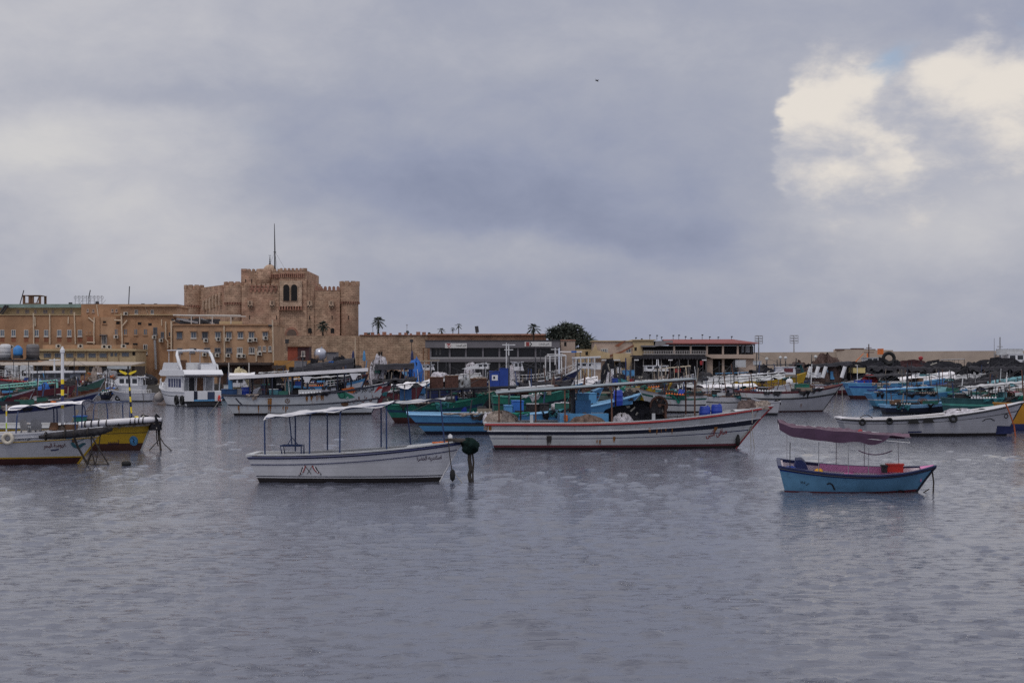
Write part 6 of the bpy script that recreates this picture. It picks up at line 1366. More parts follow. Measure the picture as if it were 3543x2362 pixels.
D_.decal(([(-.15, .15), (-.13, .02), (-.05, -.08), (.07, -.12), (.2, -.1), (.3, .0), (.42, .06), (.36, .12), (.26, .1), (.12, .02), (.02, .04), (-.03, .14)], [tuple(range(12))]), mx, mz, teal, 'painted_tail'); D_.decal(([(-.1, .22), (-.2, .3), (-.34, .28), (-.22, .38), (-.05, .36)], [(0, 1, 2, 3, 4)]), mx, mz, mblue, 'painted_fin'); D_.decal(disc2d(-.02, .2, .075, .07), mx, mz, brownw, 'painted_hair'); D_.decal(stroke2d([(.05, .15), (.2, .2), (.4, .3), (.5, .4)], .025), mx, mz, teal, 'painted_line')
D_.decal(stroke2d([(-.12, .05), (-.03, .11), (.08, .1), (.14, .04)], .05), X(319), D_.zat(9, 1513), inkk, 'painted_eye'); D_.decal(stroke2d([(-.02, -.05), (.02, -.13)], .05), X(319), D_.zat(9, 1511), inkk, 'painted_eye_mark')
m = MB()
for i in range(6): m.torus((0, 0, .04 + i * .05), .2 - .012 * i, .035, 14, 5, ax='z')
D_.item(m, 'rope_coil', 'coil of brown rope left of the banded mast foot', 'rope', brownw, X(197), -.4, 1.45); D_.net(X(222), -.3, 1.4, .3, .25, .24, netmat('dirty_brown_net', (.10, .08, .07)), 'small brown net at the foot of the banded mast', 31)
m = MB(); m.lathe([(.24, 0), (.3, .3), (.3, .32), (.27, .32), (.22, .05)], (0, 0, 0), 14); o = D_.item(m, 'tub', 'dark brown tub with white lid on the mermaid boat', 'tub', brownw, X(255), -.35, 1.38, True); m = MB(); m.lathe([(.27, .325), (.24, .38), (.02, .4)], (0, 0, 0), 12); m.build('lid', whiteclean, o)
def chair(b, x, y, z, label, rz):
    o = thing('plastic_chair', label, 'chair', b.w(x, y, z), b.a + rz)
    m = MB(); m.box(-.22, .22, -.22, .22, .40, .44); m.build('seat', metal, o); m = MB(); m.grid(lambda u, v: (-.22 + .44 * u, .22 + .08 * v, .44 + .42 * v - .06 * (2 * u - 1) ** 2 * v), 6, 4); m.build('backrest', metal, o)
    for sx_ in (-1, 1):
        for sy in (-1, 1): m = MB(); m.tube([(sx_ * .26, sy * .25, 0), (sx_ * .2, sy * .2, .4)], [.03, .04], 5); m.build('leg', metal, o)
        m = MB(); m.tube([(sx_ * .24, -.2, .42), (sx_ * .25, -.18, .62), (sx_ * .24, .25, .64)], .025, 5); m.build('armrest', metal, o)
chair(D_, X(106), -.3, 1.05, 'left grey plastic chair under the white awning of the mermaid boat', 2.6); chair(D_, X(128), -.2, 1.05, 'right grey plastic chair under the white awning of the mermaid boat', 3.5)
for pts, lab, r_ in ((((X(286), -1.5, 1.4), (X(296), -1.2, .8), (X(324), -.9, .0)), 'thick dark strap slanting from the mermaid boat bow into the water', .05), (((X(333), -1.1, 1.4), (X(352), -1., .95), (X(396), -.9, .0)), 'long straight rope right of the mermaid boat stem', .03), (((X(339), -1.05, 1.3), (X(340), -1., .6), (X(349), -.9, -.02)), 'vertical rope in the middle of the mermaid bow lines', .028), (((X(364), -.7, 1.4), (X(358), -.8, .6), (X(350), -.9, .0)), 'dark rope leaning left under the bow net roll', .025), (((X(336), -.9, .5), (X(331), -.9, .33), (X(321), -.9, .0)), 'knotted short chain at the water by the mermaid bow', .05), (((X(322), -.9, .1), (X(334), -.9, .02), (X(398), -.9, .02)), 'floating rope at the water below the mermaid bow', .025)): D_.rope(pts, lab, r_)
m = MB(); m.lathe([(.02, -.2), (.10, -.16), (.13, 0), (.10, .16), (.04, .2)], (0, 0, .04), 10, ax='x'); o = m.build('mooring_buoy', rubber, smooth=True); o.location = (PX(437, 60), 60, .03); tag(o, 'small black mooring buoy floating right of the mermaid boat bow', 'buoy')

# ---- F: white motor yacht seen from the stern
Yt = Boat('motor_yacht', 'large white motor yacht with flybridge seen from its stern', 'yacht', a=120, B=4.0, fs=1.55, fm=1.55, fb=2.35, um=.3, rake=1.6, srake=.12, tw=.96, wl=.86, bp=2.8, at=(PX(703, 147), 147.), L=13.8)
Yt.hull([(('z', .06), bottomb), (('v', .62), whiteclean), (('v', .68), mat('grey_stripe', (.10, .11, .13), .5)), (('v', 1), whiteclean)], 28, inner=whiteclean, deckm=whitedirty, bul=.3, gun=whiteclean, rails=((('d', .05), .05, whiteclean),), fore=.6)
def ypart(x0, x1, y0, y1, z0, z1, name, m_, parent=None): m = MB(); m.box(x0, x1, y0, y1, z0, z1); return Yt.part(m, name, m_, parent)
ypart(-.75, -.14, -1.75, 1.75, .08, .26, 'swim_platform', blackp); ypart(-.06, .10, -1.9, 1.9, .28, .55, 'transom_band', blackp); ypart(-.10, .05, -1.35, 1.35, .55, .72, 'transom_sill', lblue)
tp = ypart(-.12, .06, -.42, .62, .72, 1.5, 'transom_panel', whiteclean); ypart(-.2, .06, 1.05, 1.95, .55, 1.58, 'transom_panel', whiteclean); ypart(-.2, .06, -1.95, -1.2, .55, 1.52, 'transom_panel', whiteclean)
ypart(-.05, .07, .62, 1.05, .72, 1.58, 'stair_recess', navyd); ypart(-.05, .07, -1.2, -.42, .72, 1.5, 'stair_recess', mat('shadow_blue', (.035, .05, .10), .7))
ck = ypart(1.6, 7.2, -1.7, 1.7, 1.3, 3.1, 'cabin', whiteclean); m = MB(); m.prism([(7.2, 1.5), (9.4, 1.75), (7.6, 3.1), (7.2, 3.1)], -1.6, 1.6); Yt.part(m, 'cabin_front', whiteclean)
ypart(1.54, 1.6, .45, 1.0, 1.4, 2.95, 'door', blackp, ck); ypart(1.55, 1.6, -.5, .32, 1.4, 2.95, 'door', brownw, ck); ypart(1.55, 1.6, -1.5, -.65, 1.5, 2.95, 'rear_panel', metal, ck); ypart(1.55, 1.6, 1.12, 1.6, 1.6, 2.9, 'louvre_panel', mat('pale_grey_louvre', (.30, .31, .33), .6), ck)
for a in (.38, -.56): m = MB(); m.tube([(1.2, a, 1.3), (1.0, a, 3.15)], .06, 6); Yt.part(m, 'pillar', whiteclean)
for sg in (-1, 1):
    wn = ypart(2.1, 6.6, sg * 1.7 - .02, sg * 1.7 + .02, 1.95, 2.85, 'window', navy, ck)
    for q in (2.9, 3.7, 4.6, 5.5): ypart(q, q + .16, sg * 1.71 - .02, sg * 1.71 + .03, 1.94, 2.86, 'window_bar', whiteclean, wn)
m = MB(); m.add([(7.5 + .1, -1.3, 3.0), (7.5 + .1, 1.3, 3.0), (9.1, 1.2, 1.98), (9.1, -1.2, 1.98)], [(0, 1, 2, 3)]); Yt.part(m, 'windscreen', glassd)
m = MB(); m.prism([(-.3, 3.3), (-.1, 3.16), (8.2, 3.12), (9.0, 3.3), (8.4, 3.75), (.3, 3.78), (-.1, 3.5)], -2.05, 2.05); fd_ = Yt.part(m, 'flybridge_deck', whiteclean); ypart(-.12, .6, -1.9, 1.9, 3.02, 3.12, 'deck_shadow_trim', blackp)
m = MB()
for sg in (-1, 1): m.prism([(.9, 3.7), (8.0, 3.7), (7.4, 4.5), (2.2, 4.5), (1.5, 4.25)], sg * 1.95 - .05, sg * 1.95 + .05)
m.box(7.2, 7.5, -1.9, 1.9, 3.7, 4.55); Yt.part(m, 'flybridge_coaming', whiteclean)
ypart(1.2, 2.0, -1.8, -.4, 3.79, 4.35, 'sunbed', whiteclean); ypart(2.5, 3.0, -.2, .9, 3.79, 4.5, 'bench', mat('pale_seat', (.55, .55, .56), .7)); ypart(4.6, 4.9, .3, .9, 3.79, 4.8, 'helm_seat', brownw)
m = MB()
for sg in (-1, 1): m.tube([(1.6, sg * 1.9, 3.9), (3.0, sg * 1.85, 5.3), (3.4, sg * 1.7, 5.75)], [.2, .16, .12], 8)
m.tube([(3.4, -1.72, 5.75), (3.4, 0, 5.83), (3.4, 1.72, 5.75)], .13, 8); Yt.part(m, 'radar_arch', whiteclean, smooth=True)
ypart(3.3, 6.6, -1.85, 1.85, 5.80, 5.90, 'hard_top', whiteclean); m = MB(); [m.tube([(6.4, y, 4.4), (6.4, y, 5.8)], .04, 5) for y in (-1.7, -.6, .5, 1.7)]; Yt.part(m, 'top_support', whitepipe); m = MB(); m.lathe([(.16, 5.9), (.16, 6.02), (.05, 6.06)], (3.4, -.2, 0), 10); Yt.part(m, 'radar_dome', blackp)
Yt.railing(6.5, 12.2, .7, .03, whitepipe, 8); m = MB(); m.tube([(.9, -1.9, 3.8), (1.2, -1.95, 4.3), (3., -1.95, 4.55)], .04, 5); Yt.part(m, 'grab_rail', whitepipe)
for y in (-1.9, 1.9): Yt.tube('deck_post', [(.6, y, 1.6), (.3, y, 3.1)], .06, whitepipe)
for x, lab in ((2.9, 'black tyre on the yacht side farther from its stern'), (1.0, 'black tyre on the yacht side next to its stern corner')): Yt.tyre(x, .62, lab, .52, side=1)
m = MB(); m.lathe([(.02, -.55)] + [(.55 * math.sin(math.pi * i / 8), -.55 * math.cos(math.pi * i / 8)) for i in range(1, 8)] + [(.08, .56), (.07, .66)], (0, 0, 0), 14); o = Yt.item(m, 'ball_fender', 'round grey ball fender hanging at the yacht bow', 'fender', mat('grey_ball', (.30, .27, .26), .7, .15), 11.2, 1.35, .75, True); q = MB(); q.tube([(0, 0, .6), (.1, -.3, 1.6)], .025, 4); q.build('hanging_rope', ropem, o)
lump(Yt, 'life_jacket', 'small red life jacket hanging at the right stern corner of the yacht', 'life jacket', redw, 0, 0, 0, (.2, .15, .6), 5).location = Yt.w(-.3, -1.62, .55)
# ------------------------------------------------------------------ the crowd of moored boats behind
def gb(name, label, short, xs, xb, py, a, B, fs, fb, hb_, top=None, can=None, posts=(), nets=(), drums=(), boxes=(), tyres=(), cab=None, mast=None, rail=None, nu=20, dens=1., cat='boat', **kw):
    """one boat of the crowd: hull, rails, canopy, deck house, mast, and the things lying on it"""
    hk = {k: kw.pop(k) for k in ('rails', 'gun', 'inner', 'deckm', 'bul', 'fore', 'stem', 'gw', 'forem') if k in kw}
    b = Boat(name, label, cat, xs, xb, py, a, B, fs, kw.pop('fm', None), fb, **kw); b.hull(hb_, nu, **hk); b.short = short; X = b.xat
    if can:
        p0, y0, p1, y1, cm, kind = can[:6]; o = can[6] if len(can) > 6 else {}
        x0, x1 = sorted((X(p0), X(p1))); za, zb = b.zat(X(p0), y0), b.zat(X(p1), y1)
        if X(p0) > X(p1): za, zb = zb, za
        b.canopy(x0, x1, za, zb, [X(p) for p in posts], cm, kind=kind, **o)
    for px, pt, wpx, m_, lab in nets:
        x = X(px); zt = b.zat(x, pt); zb = b.sz(x) - .25; b.net(x, 0, zb, wpx * b.k / 2, min(b.B * .36, max(.3, wpx * b.k / 2.4)), max(.3, zt - zb), m_, lab, int(px))
    for i, (px, pt, lab) in enumerate(drums):
        x = X(px); zt = b.zat(x, pt); b.drum(x, b.near * b.B * .2, zt - .95, lab, .3, .95)
    for px, pt, pb, wpx, m_, nm, lab in boxes:
        x = X(px); zt, zb = b.zat(x, pt), b.zat(x, pb); b.box_item(nm, lab, nm.replace('_', ' '), m_, x, b.near * b.B * .12, zb, (wpx * b.k, b.B * .4, zt - zb - .06))
    for px, pyy, lab in tyres: x = X(px); b.tyre(x, b.zat(x, pyy), lab, .32)
    if cab:
        p0, p1, y0, y1, m_ = cab[:5]; o = cab[5] if len(cab) > 5 else {}
        x0, x1 = sorted((X(p0), X(p1))); b.cabin(x0, x1, o.pop('hw', b.B * .34), b.zat(x0, y0), b.zat(x0, y1), m_, **o)
    if mast:
        for px, pb, pt, m_, r_, ex in mast: x = X(px); b.mast(x, b.zat(x, pb), b.zat(x, pt), m_, r_, **ex)
    if dens: rig(b, int(xs) * 7 + py, dens * 1.35)
    if rail: b.railing(X(rail[0]) if rail[0] < rail[1] or b.ca > 0 else X(rail[0]), X(rail[1]), rail[2], .03, whitepipe, 9)
    return b
bd = bands
# G: white rust streaked boat in the middle distance
G = gb('fishing_boat', 'big white boat with rust streaks, painted bow and long white roof left of centre', 'rust streaked white boat', 773, 1348, 1436, 7, 3.9, 1.78, 2.75, [(('z', .18), bottomb), (('v', .49), rustwhite), (('v', .525), navyd), (('d', .12), rustwhite), (('v', 1), navyd)], nu=32, um=.3, rake=1.6, srake=1.0, tw=.8, wl=.75, bp=2.6, gun=navyd, inner=grey_w, bul=.6, rails=((('d', .06), .07, navyd), (('v', .505), .05, navyd)), fore=.84, forem=whitedirty,
       can=(800, 1313, 1268, 1285, roofb, 'board', dict(th=.28, edge=clothw, half=1.6, r=.06, fm=navyd, bars=8)), posts=(868, 918, 945, 1012, 1045, 1064, 1168, 1192, 1215))
X = G.xat
for px in (1064, 1224): m = MB(); z_ = G.zat(X(px), 1302 - (px - 1064) * .07); m.prism([(X(px) - .38, z_), (X(px) + .38, z_), (X(px) + .12, z_ - .55), (X(px) - .12, z_ - .55)], -1.72, -1.66); G.part(m, 'post_bracket', white)
m = MB(); m.tube([(X(945), .3, 1.2), (X(945), .3, 3.1)], .3, 8); G.part(m, 'exhaust_trunk', blackp)
G.net(X(1010), .1, 1.55, 1.9, 1.0, .62, netdk, 'flat dark net heap under the roof of the rust streaked boat', 41); G.net(X(1180), -.3, 2.1, .4, .4, .55, netk, 'small black bundle near the painted bow of the rust streaked boat', 42)
G.drum(X(852), -.4, 1.35, 'blue drum at the stern of the rust streaked boat', .42, 1.0); G.box_item('fish_crate', 'wide navy blue crate in the stern corner of the rust streaked boat', 'crate', mat('navy_crate', (.02, .06, .16), .6, .2), X(795), -.2, 1.4, (1.3, 1.4, .75)); G.box_item('crate', 'pale grey crate between the navy crate and the blue drum', 'crate', grey_w, X(826), -.2, 1.4, (.7, .9, .75))
m = MB(); m.lathe([(.3, 0), (.38, .3), (.3, .9), (.1, 1.)], (0, 0, 0), 10); G.item(m, 'bundle', 'pale blue tarpaulin bundle tied to a post of the rust streaked boat', 'bundle', clotht, X(1000), -.5, 1.9, True)
G.box_item('crate', 'square blue crate on the stern bench post of the rust streaked boat', 'crate', mblue, X(796), .5, 2.2, (.35, .4, .9))
G.decal(ring2d(0, 0, .18, .05), X(997), G.zat(X(997), 1385), brownw, 'ring_emblem')
for q in range(3): t = math.pi / 2 + q * 2.094; G.decal(stroke2d([(0, 0), (.17 * math.cos(t), .17 * math.sin(t))], .05), X(997), G.zat(X(997), 1385), brownw, 'emblem_spoke')
for px, wv, pt, pb, n in ((937, 12, 1376, 1434, 12), (1063, 6, 1370, 1392, 4), (1098, 44, 1366, 1388, 14), (898, 5, 1402, 1430, 3), (830, 4, 1402, 1430, 3), (1245, 20, 1395, 1420, 4), (970, 60, 1404, 1430, 5)): vstreaks(G, px, wv, pt, pb, n, int(px))
G.decal(stroke2d([(0, 0), (.3, -.35), (.6, -.62)], .1), X(820), G.zat(X(820), 1376), navyd, 'dark_streak')
G.decal(([(-.55, .2), (.1, .3), (.75, .0), (1.0, -.2), (.3, -.32), (-.35, -.25)], [tuple(range(6))]), X(1188), G.zat(X(1188), 1366), mat('green_graffiti', (.05, .26, .17), .6), 'green_swirl'); G.decal(ring2d(0, 0, .25, .09), X(1183), G.zat(X(1183), 1366), dgreen, 'swirl_ring', off=.024)
G.decal(([(-.5, .18), (.5, .38), (.85, .1), (.5, -.2), (.1, -.1)], [tuple(range(5))]), X(1200), G.zat(X(1200), 1352), orange, 'orange_patch')
G.decal(([(-.4, -.45), (.1, -.1), (-.1, .05), (.5, .5), (.2, .1), (.45, .0)], [(0, 1, 2), (1, 3, 2), (1, 4, 3), (1, 5, 4)]), X(1310), G.zat(X(1310), 1341), redw, 'red_flash'); G.decal(([(0, -.35), (.8, -.15), (.9, .3), (.2, .2)], [(0, 1, 2, 3)]), X(1318), G.zat(X(1318), 1345), maroon, 'maroon_patch')
textdecal(G, 'وصلى على الحبيب', 1204, 1312, 1374, 1397, mat('brown_red_lettering', (.16, .05, .035), .7, .2), True, 6); textdecal(G, 'قبل نجار النيل', 1222, 1296, 1340, 1362, inkk, True, 6); G.decal(disc2d(0, 0, .32, .22), X(1193), G.zat(X(1193), 1396), brownw, 'brown_patch')
G.rope(sagline((-.0, -1.2, 1.7), (-1.2, -.9, -.02), .1), 'pale stern line of the rust streaked boat', .03, ropel)

# H .. boats between the big one and the shore, left to right
gb('fishing_boat', 'white boat with blue rail seen through the roof posts of the rust streaked boat', 'white boat with blue rail', 1008, 1262, 1392, 6, 3.2, 1.9, 2.7, [(('z', .2), bottomb), (('d', .28), white), (('v', 1), mblue)], can=(1015, 1312, 1245, 1296, clothg, 'cloth'), posts=(1018, 1070, 1125, 1180, 1240), boxes=((1036, 1318, 1346, 26, dblue, 'cabinet', 'deep blue cabinet on the white boat with blue rail'),), nets=((1140, 1322, 40, netk, 'black net inside the white boat with blue rail'), (1085, 1330, 40, netdk, 'grey net in the middle of the white boat with blue rail')), rail=(1130, 1250, .6))
gb('barge', 'wide boat under a long stepped black tarpaulin roof left of centre', 'black roofed barge', 1010, 1275, 1374, 3, 4.2, 2.0, 3.1, bd(blackp, navyd, maroon), can=(1022, 1278, 1225, 1250, clothd, 'cloth', dict(drop=.8, crown=.5, half=1.9, wr=.12)), posts=(1025, 1090, 1160, 1222), nets=((1180, 1246, 90, netk, 'long black tarpaulin heap on top of the stepped roof'), (1075, 1262, 70, netk, 'lower black tarpaulin heap on the stepped roof')), boxes=((1042, 1248, 1275, 40, shutter, 'crate', 'grey crate stack at the left end of the black roof'), (1148, 1249, 1258, 16, clothb, 'crate', 'small bright blue crate on the black roof')), mast=((1232, 1300, 1240, whitepipe, .14, dict(lean=-1.2)),))
gb('fishing_boat', 'dark boat with crumpled white canvas pile beside its leaning mast', 'dark boat with white canvas', 1215, 1440, 1384, 5, 3.4, 1.7, 2.5, bd(navyd, maroon, blackp), can=(1300, 1262, 1430, 1258, clothd, 'cloth', dict(drop=.6)), posts=(1305, 1360, 1425), nets=((1316, 1246, 46, netw, 'crumpled pale canvas heap above the dark boat'), (1360, 1292, 70, netk, 'black net heap under the dark awning'), (1290, 1262, 26, netw, 'small white canvas bundle at the left of the pale canvas heap')), boxes=((1306, 1272, 1290, 18, dgreen, 'crate', 'green crate below the pale canvas heap'),), mast=((1316, 1320, 1236, whitepipe, .1, dict(lean=.6)),))
gb('small_boat', 'white boat with bright blue tarpaulin cabin left of the white cruiser', 'blue tarpaulin boat', 1378, 1492, 1366, 4, 3.2, 1.6, 2.0, bd(mblue, navy, lblue), can=(1382, 1268, 1420, 1262, whiteclean, 'board', dict(fm=whitepipe)), posts=(1384, 1396, 1412), nets=((1440, 1255, 52, clothb, 'rounded bright blue tarpaulin cover on the boat'),), boxes=((1395, 1285, 1300, 26, lblue, 'cabinet', 'light blue cabinet beside the bright blue cover'),))
gb('tour_boat', 'small white tour boat with yellow roof strip in front of the club', 'white tour boat with yellow strip', 1437, 1550, 1360, 3, 3.6, 1.8, 2.3, bd(whiteclean, navy, whiteclean), can=(1440, 1250, 1518, 1248, mat('cream_canopy', (.55, .45, .30), .7), 'board', dict(fm=whitepipe)), posts=(1442, 1468, 1492, 1515), cab=(1450, 1505, 1280, 1262, whiteclean, dict(wins=4)), rail=(1505, 1545, .6), dens=0)
gb('motor_yacht', 'sleek white cruiser with raked cabin and bow to the left in front of the club', 'sleek white cruiser', 1692, 1540, 1366, 176, 3.8, 1.7, 2.6, [(('z', .2), bottomb), (('v', .72), whiteclean), (('v', .76), navyd), (('v', 1), whiteclean)], um=.2, rake=2.6, cab=(1690, 1600, 1276, 1259, whiteclean, dict(slope=2.4, wins=2)), cat='yacht', rail=(1640, 1560, .5), fore=.45, dens=0)
gb('motor_boat', 'grey covered motor boat with raised arch right of the sleek cruiser', 'grey covered motor boat', 1600, 1700, 1360, 3, 3.2, 1.6, 2.1, bd(grey_w, navyd, white), can=(1640, 1262, 1682, 1256, whiteclean, 'board', dict(fm=whitepipe)), posts=(1642, 1680), nets=((1625, 1262, 40, netw, 'pale grey cover bundle on the grey covered motor boat'),))
# I: green boat with pale awning and roof full of wicker crates
I_ = gb('fishing_boat', 'green fishing boat with navy stripe, pale awning and brown wicker crates on its roof', 'green crate boat', 1325, 1700, 1464, 4, 3.7, 1.45, 2.1, [(('z', .42), bottom), (('v', .56), green), (('v', .70), mat('dark_teal_stripe', (.012, .05, .10), .5)), (('v', 1), green)], nu=26, um=.3, rake=1.5, srake=.9, tw=.8, gun=green, rails=((('d', .06), .05, green),), can=(1358, 1334, 1482, 1319, clothw, 'cloth', dict(wr=.12, sag=.15, half=1.5, r=.045)), posts=(1362, 1400, 1440, 1476), nets=((1585, 1392, 70, netg, 'bright green net heap at the side of the green crate boat'), (1345, 1378, 50, netdk, 'dark net at the stern of the green crate boat')), drums=((1545, 1371, 'leftmost of three blue drums on the green crate boat'), (1570, 1370, 'middle of three blue drums on the green crate boat'), (1600, 1379, 'rightmost and lowest of three blue drums on the green crate boat')), boxes=((1404, 1340, 1385, 40, mat('dull_blue_board', (.03, .10, .24), .6), 'cabinet', 'dull blue cabinet under the pale awning of the green boat'),))
X = I_.xat
I_.canopy(X(1480), X(1780), I_.zat(X(1480), 1349), I_.zat(X(1700), 1340), [X(1488), X(1520), X(1560), X(1600), X(1640)], dmetal, dmetal, 1.5, 'board', th=.12, r=.06, fbase=None, name='crate_rack')
for px, pt, pb, wpx, lab in ((1510, 1306, 1343, 46, 'leftmost dark wicker crate on the roof of the green boat'), (1562, 1301, 1342, 46, 'big reddish wicker basket second from left on the crate roof'), (1655, 1311, 1341, 56, 'long wicker crate right of the pale sacks on the crate roof')): x = X(px); I_.box_item('wicker_crate', lab, 'crate', crate, x, -.2, I_.zat(x, pb), (wpx * I_.k, 1.2, (pb - pt) * I_.k), True, brownw)
I_.net(X(1520), -.2, I_.zat(X(1520), 1308), .6, .5, .42, netw, 'white plastic bundle on top of the leftmost wicker crate', 51); I_.net(X(1612), -.2, I_.zat(X(1612), 1342), .62, .5, .7, mat('grey_sack', (.25, .26, .28), .9, .3, scale=4), 'grey sack heap between the wicker crates', 52); I_.net(X(1660), -.2, I_.zat(X(1660), 1311), .5, .4, .14, nett, 'tan cloth lying on the long wicker crate', 53)
for px, pt, lab in ((1710, 1283, 'left of two tall deep blue cabinets, the one with a white label'), (1744, 1273, 'right one of two tall deep blue cabinets')):
    x = X(px); zb, zt = I_.zat(x, 1341), I_.zat(x, pt); o = I_.box_item('cabinet', lab, 'cabinet', dblue, x, -.2, zb, (33 * I_.k, 1.1, zt - zb - .06), True, dblue)
    if px == 1710: q = MB(); q.box(-.22, .22, -.575, -.553, .55, .95); lb = q.build('label_plate', whiteclean, o); q = MB(); q.box(-.12, .02, -.58, -.576, .66, .84); q.build('label_mark', navyd, lb)
I_.mast(X(1763), 1.8, I_.zat(X(1763), 1262), whitepipe, .05)
# J: long light blue boat behind the red rimmed one
J = gb('fishing_boat', 'long light blue fishing boat with navy lines lying behind the red rimmed boat', 'light blue boat', 1408, 2216, 1502, 5, 3.6, 1.28, 2.45, [(('z', .2), navyd), (('v', .42), lblue), (('v', .53), mat('dark_olive_band', (.05, .055, .05), .7)), (('v', .60), navy), (('v', .86), lblue), (('v', .885), mblue), (('v', 1), lblue)], nu=32, um=.35, rake=1.9, srake=1.2, tw=.82, wl=.72, bp=2.6, gun=lblue2, inner=lblue, bul=.55, rails=((('d', .05), .06, lblue2),), nets=((2175, 1352, 34, netdk, 'dark net at the bow of the light blue boat'),), boxes=((1788, 1384, 1425, 36, clothb, 'cabinet', 'deep blue tarpaulin covered box on the light blue boat'), (1756, 1400, 1425, 24, mblue, 'crate', 'small blue crate left of the tarpaulin covered box'), (2030, 1358, 1392, 50, lblue, 'cabinet', 'light blue locker towards the bow of the light blue boat'), (1880, 1395, 1420, 26, netdk, 'crate', 'dark crate on the deck of the light blue boat')), drums=((2132, 1350, 'blue drum near the bow of the light blue boat'),))
J.drum(J.xat(1668), .3, .85, 'black topped float drum at the side of the light blue boat', .3, .8, blackp)
J.net(J.xat(1950), .2, 1.3, .8, .6, .55, netw, 'white cloth bundle under the canopy beside the light blue boat locker', 61)
textdecal(J, 'م ٣١٤', 1640, 1668, 1455, 1466, inkk, True)
# boats behind the red rimmed boat's canopy
gb('fishing_boat', 'dark green fishing boat seen under the canopy of the red rimmed boat', 'dark green boat', 1700, 1985, 1436, 5, 3.6, 1.7, 2.5, [(('z', .25), bottom), (('v', .5), dgreen), (('v', .58), navyd), (('v', 1), green)], um=.3, gun=dgreen, can=(1735, 1352, 1905, 1338, roofb, 'board', dict(th=.14, edge=whitedirty)), posts=(1738, 1785, 1840, 1900), nets=((1940, 1378, 60, netk, 'black net heap at the bow of the dark green boat'), (1790, 1380, 60, netg, 'green net heap on the dark green boat')), boxes=((1985, 1375, 1400, 30, whitedirty, 'crate', 'white fish crate at the bow of the dark green boat'),), rails=((('d', .06), .05, sgreen),))
gb('trawler', 'navy blue trawler with long white railing and blue tarpaulin hung on its side', 'navy trawler', 1756, 2012, 1372, 7, 4.6, 2.2, 4.0, [(('z', .3), bottom), (('v', .62), navyd), (('v', .66), brownw), (('v', .96), navy), (('v', 1), white)], um=.25, rake=2.2, gun=whitedirty, rail=(1765, 1985, .85), cab=(1775, 1808, 1282, 1253, white, dict(wins=2)), mast=((1760, 1290, 1190, whitepipe, .12, dict(cross=((.97, .9), (.8, .6)))), (1921, 1262, 1203, whitepipe, .10, dict(cross=((.62, 1.1), (.9, .6))))), can=(1895, 1231, 1950, 1230, None, 'cloth', dict(fm=whitepipe, r=.09)), posts=(1895, 1950), nets=((1775, 1268, 40, netw, 'white bundle at the stern of the navy trawler'),), rails=((('d', .06), .07, white),), cat='trawler')
for b in [o for o in bpy.data.objects if o.name == 'trawler']: pass
gb('motor_boat', 'white cabin cruiser with hard top right of the navy trawler', 'white hard top cruiser', 1975, 2095, 1366, 5, 3.6, 1.8, 2.4, [(('z', .2), bottomb), (('v', .8), navyd), (('v', 1), whiteclean)], can=(1986, 1240, 2070, 1237, whiteclean, 'board', dict(fm=whitepipe, r=.1, th=.2)), posts=(1988, 2004, 2030, 2052), cab=(1992, 2050, 1275, 1256, whiteclean, dict(wins=3)), boxes=((2058, 1254, 1278, 34, whiteclean, 'cabinet', 'white storage box at the stern of the hard top cruiser'),), dens=0)
gb('small_boat', 'white skiff with dark arch opening below the hard top cruiser', 'white arched skiff', 1985, 2070, 1392, 4, 2.4, .9, 1.3, bd(whitedirty, navyd, white), can=(1990, 1318, 2062, 1304, clothw, 'cloth', dict(drop=.5, wr=.1)), posts=(1992, 2026, 2060), nets=((2030, 1318, 50, netdk, 'dark grey net inside the white arched skiff'),))
gb('fishing_boat', 'green boat with red square at its bow behind the red rimmed boat canopy', 'green boat with red square', 2085, 2200, 1396, 4, 2.8, 1.5, 2.0, bd(green, navyd, green), nets=((2110, 1300, 30, netw, 'white float bundle on the green boat with red square'), (2150, 1316, 60, netteal, 'teal net heap on the green boat with red square')), boxes=((2182, 1311, 1330, 12, redp, 'crate', 'red square crate at the bow of the green boat'), (2125, 1308, 1330, 18, dblue, 'crate', 'blue crate next to the white float bundle')), mast=((2165, 1330, 1238, navy, .1, {}),))
gb('fishing_boat', 'dark boat with black heap and white buckets right of the hard top cruiser', 'dark bucket boat', 2075, 2215, 1372, 3, 3.0, 1.6, 2.2, bd(blackp, navy, mblue), nets=((2105, 1258, 50, netk, 'black net heap on the dark boat near the hard top cruiser'),), boxes=((2140, 1270, 1290, 12, whiteclean, 'bucket', 'white bucket at the middle of the dark bucket boat'), (2116, 1276, 1296, 10, whiteclean, 'bucket', 'white bucket at the left of the dark bucket boat'), (2172, 1280, 1300, 40, mblue, 'crate', 'wide blue crate on the dark bucket boat')))
gb('tour_boat', 'white framed tour boat with small white roof and mast in front of the black pavilion', 'white framed tour boat', 2185, 2408, 1362, 5, 3.6, 1.5, 2.6, bd(navyd, white, white, v0=.7, v1=.95), can=(2262, 1276, 2382, 1266, None, 'cloth', dict(fm=mat('cream_pipe', (.50, .42, .32), .6), r=.07)), posts=(2270, 2296, 2340, 2380), cab=(2232, 2310, 1284, 1266, whiteclean, dict(wins=3, hw=1.0)), mast=((2275, 1270, 1243, whiteclean, .25, {}),), boxes=((2343, 1275, 1288, 12, redw, 'life_ring_box', 'orange red box on the white framed tour boat'),), rail=(2330, 2400, .5))
gb('small_boat', 'low white boat with blue stripe moored below the white framed tour boat', 'low white boat', 2190, 2400, 1386, 5, 2.6, 1.2, 1.9, bd(whitedirty, mblue, white), can=(2195, 1318, 2385, 1310, clothg, 'cloth', dict(half=1.1)), posts=(2200, 2260, 2320, 2380), nets=((2265, 1322, 30, netw, 'pale bundle under the flat awning of the low white boat'),))
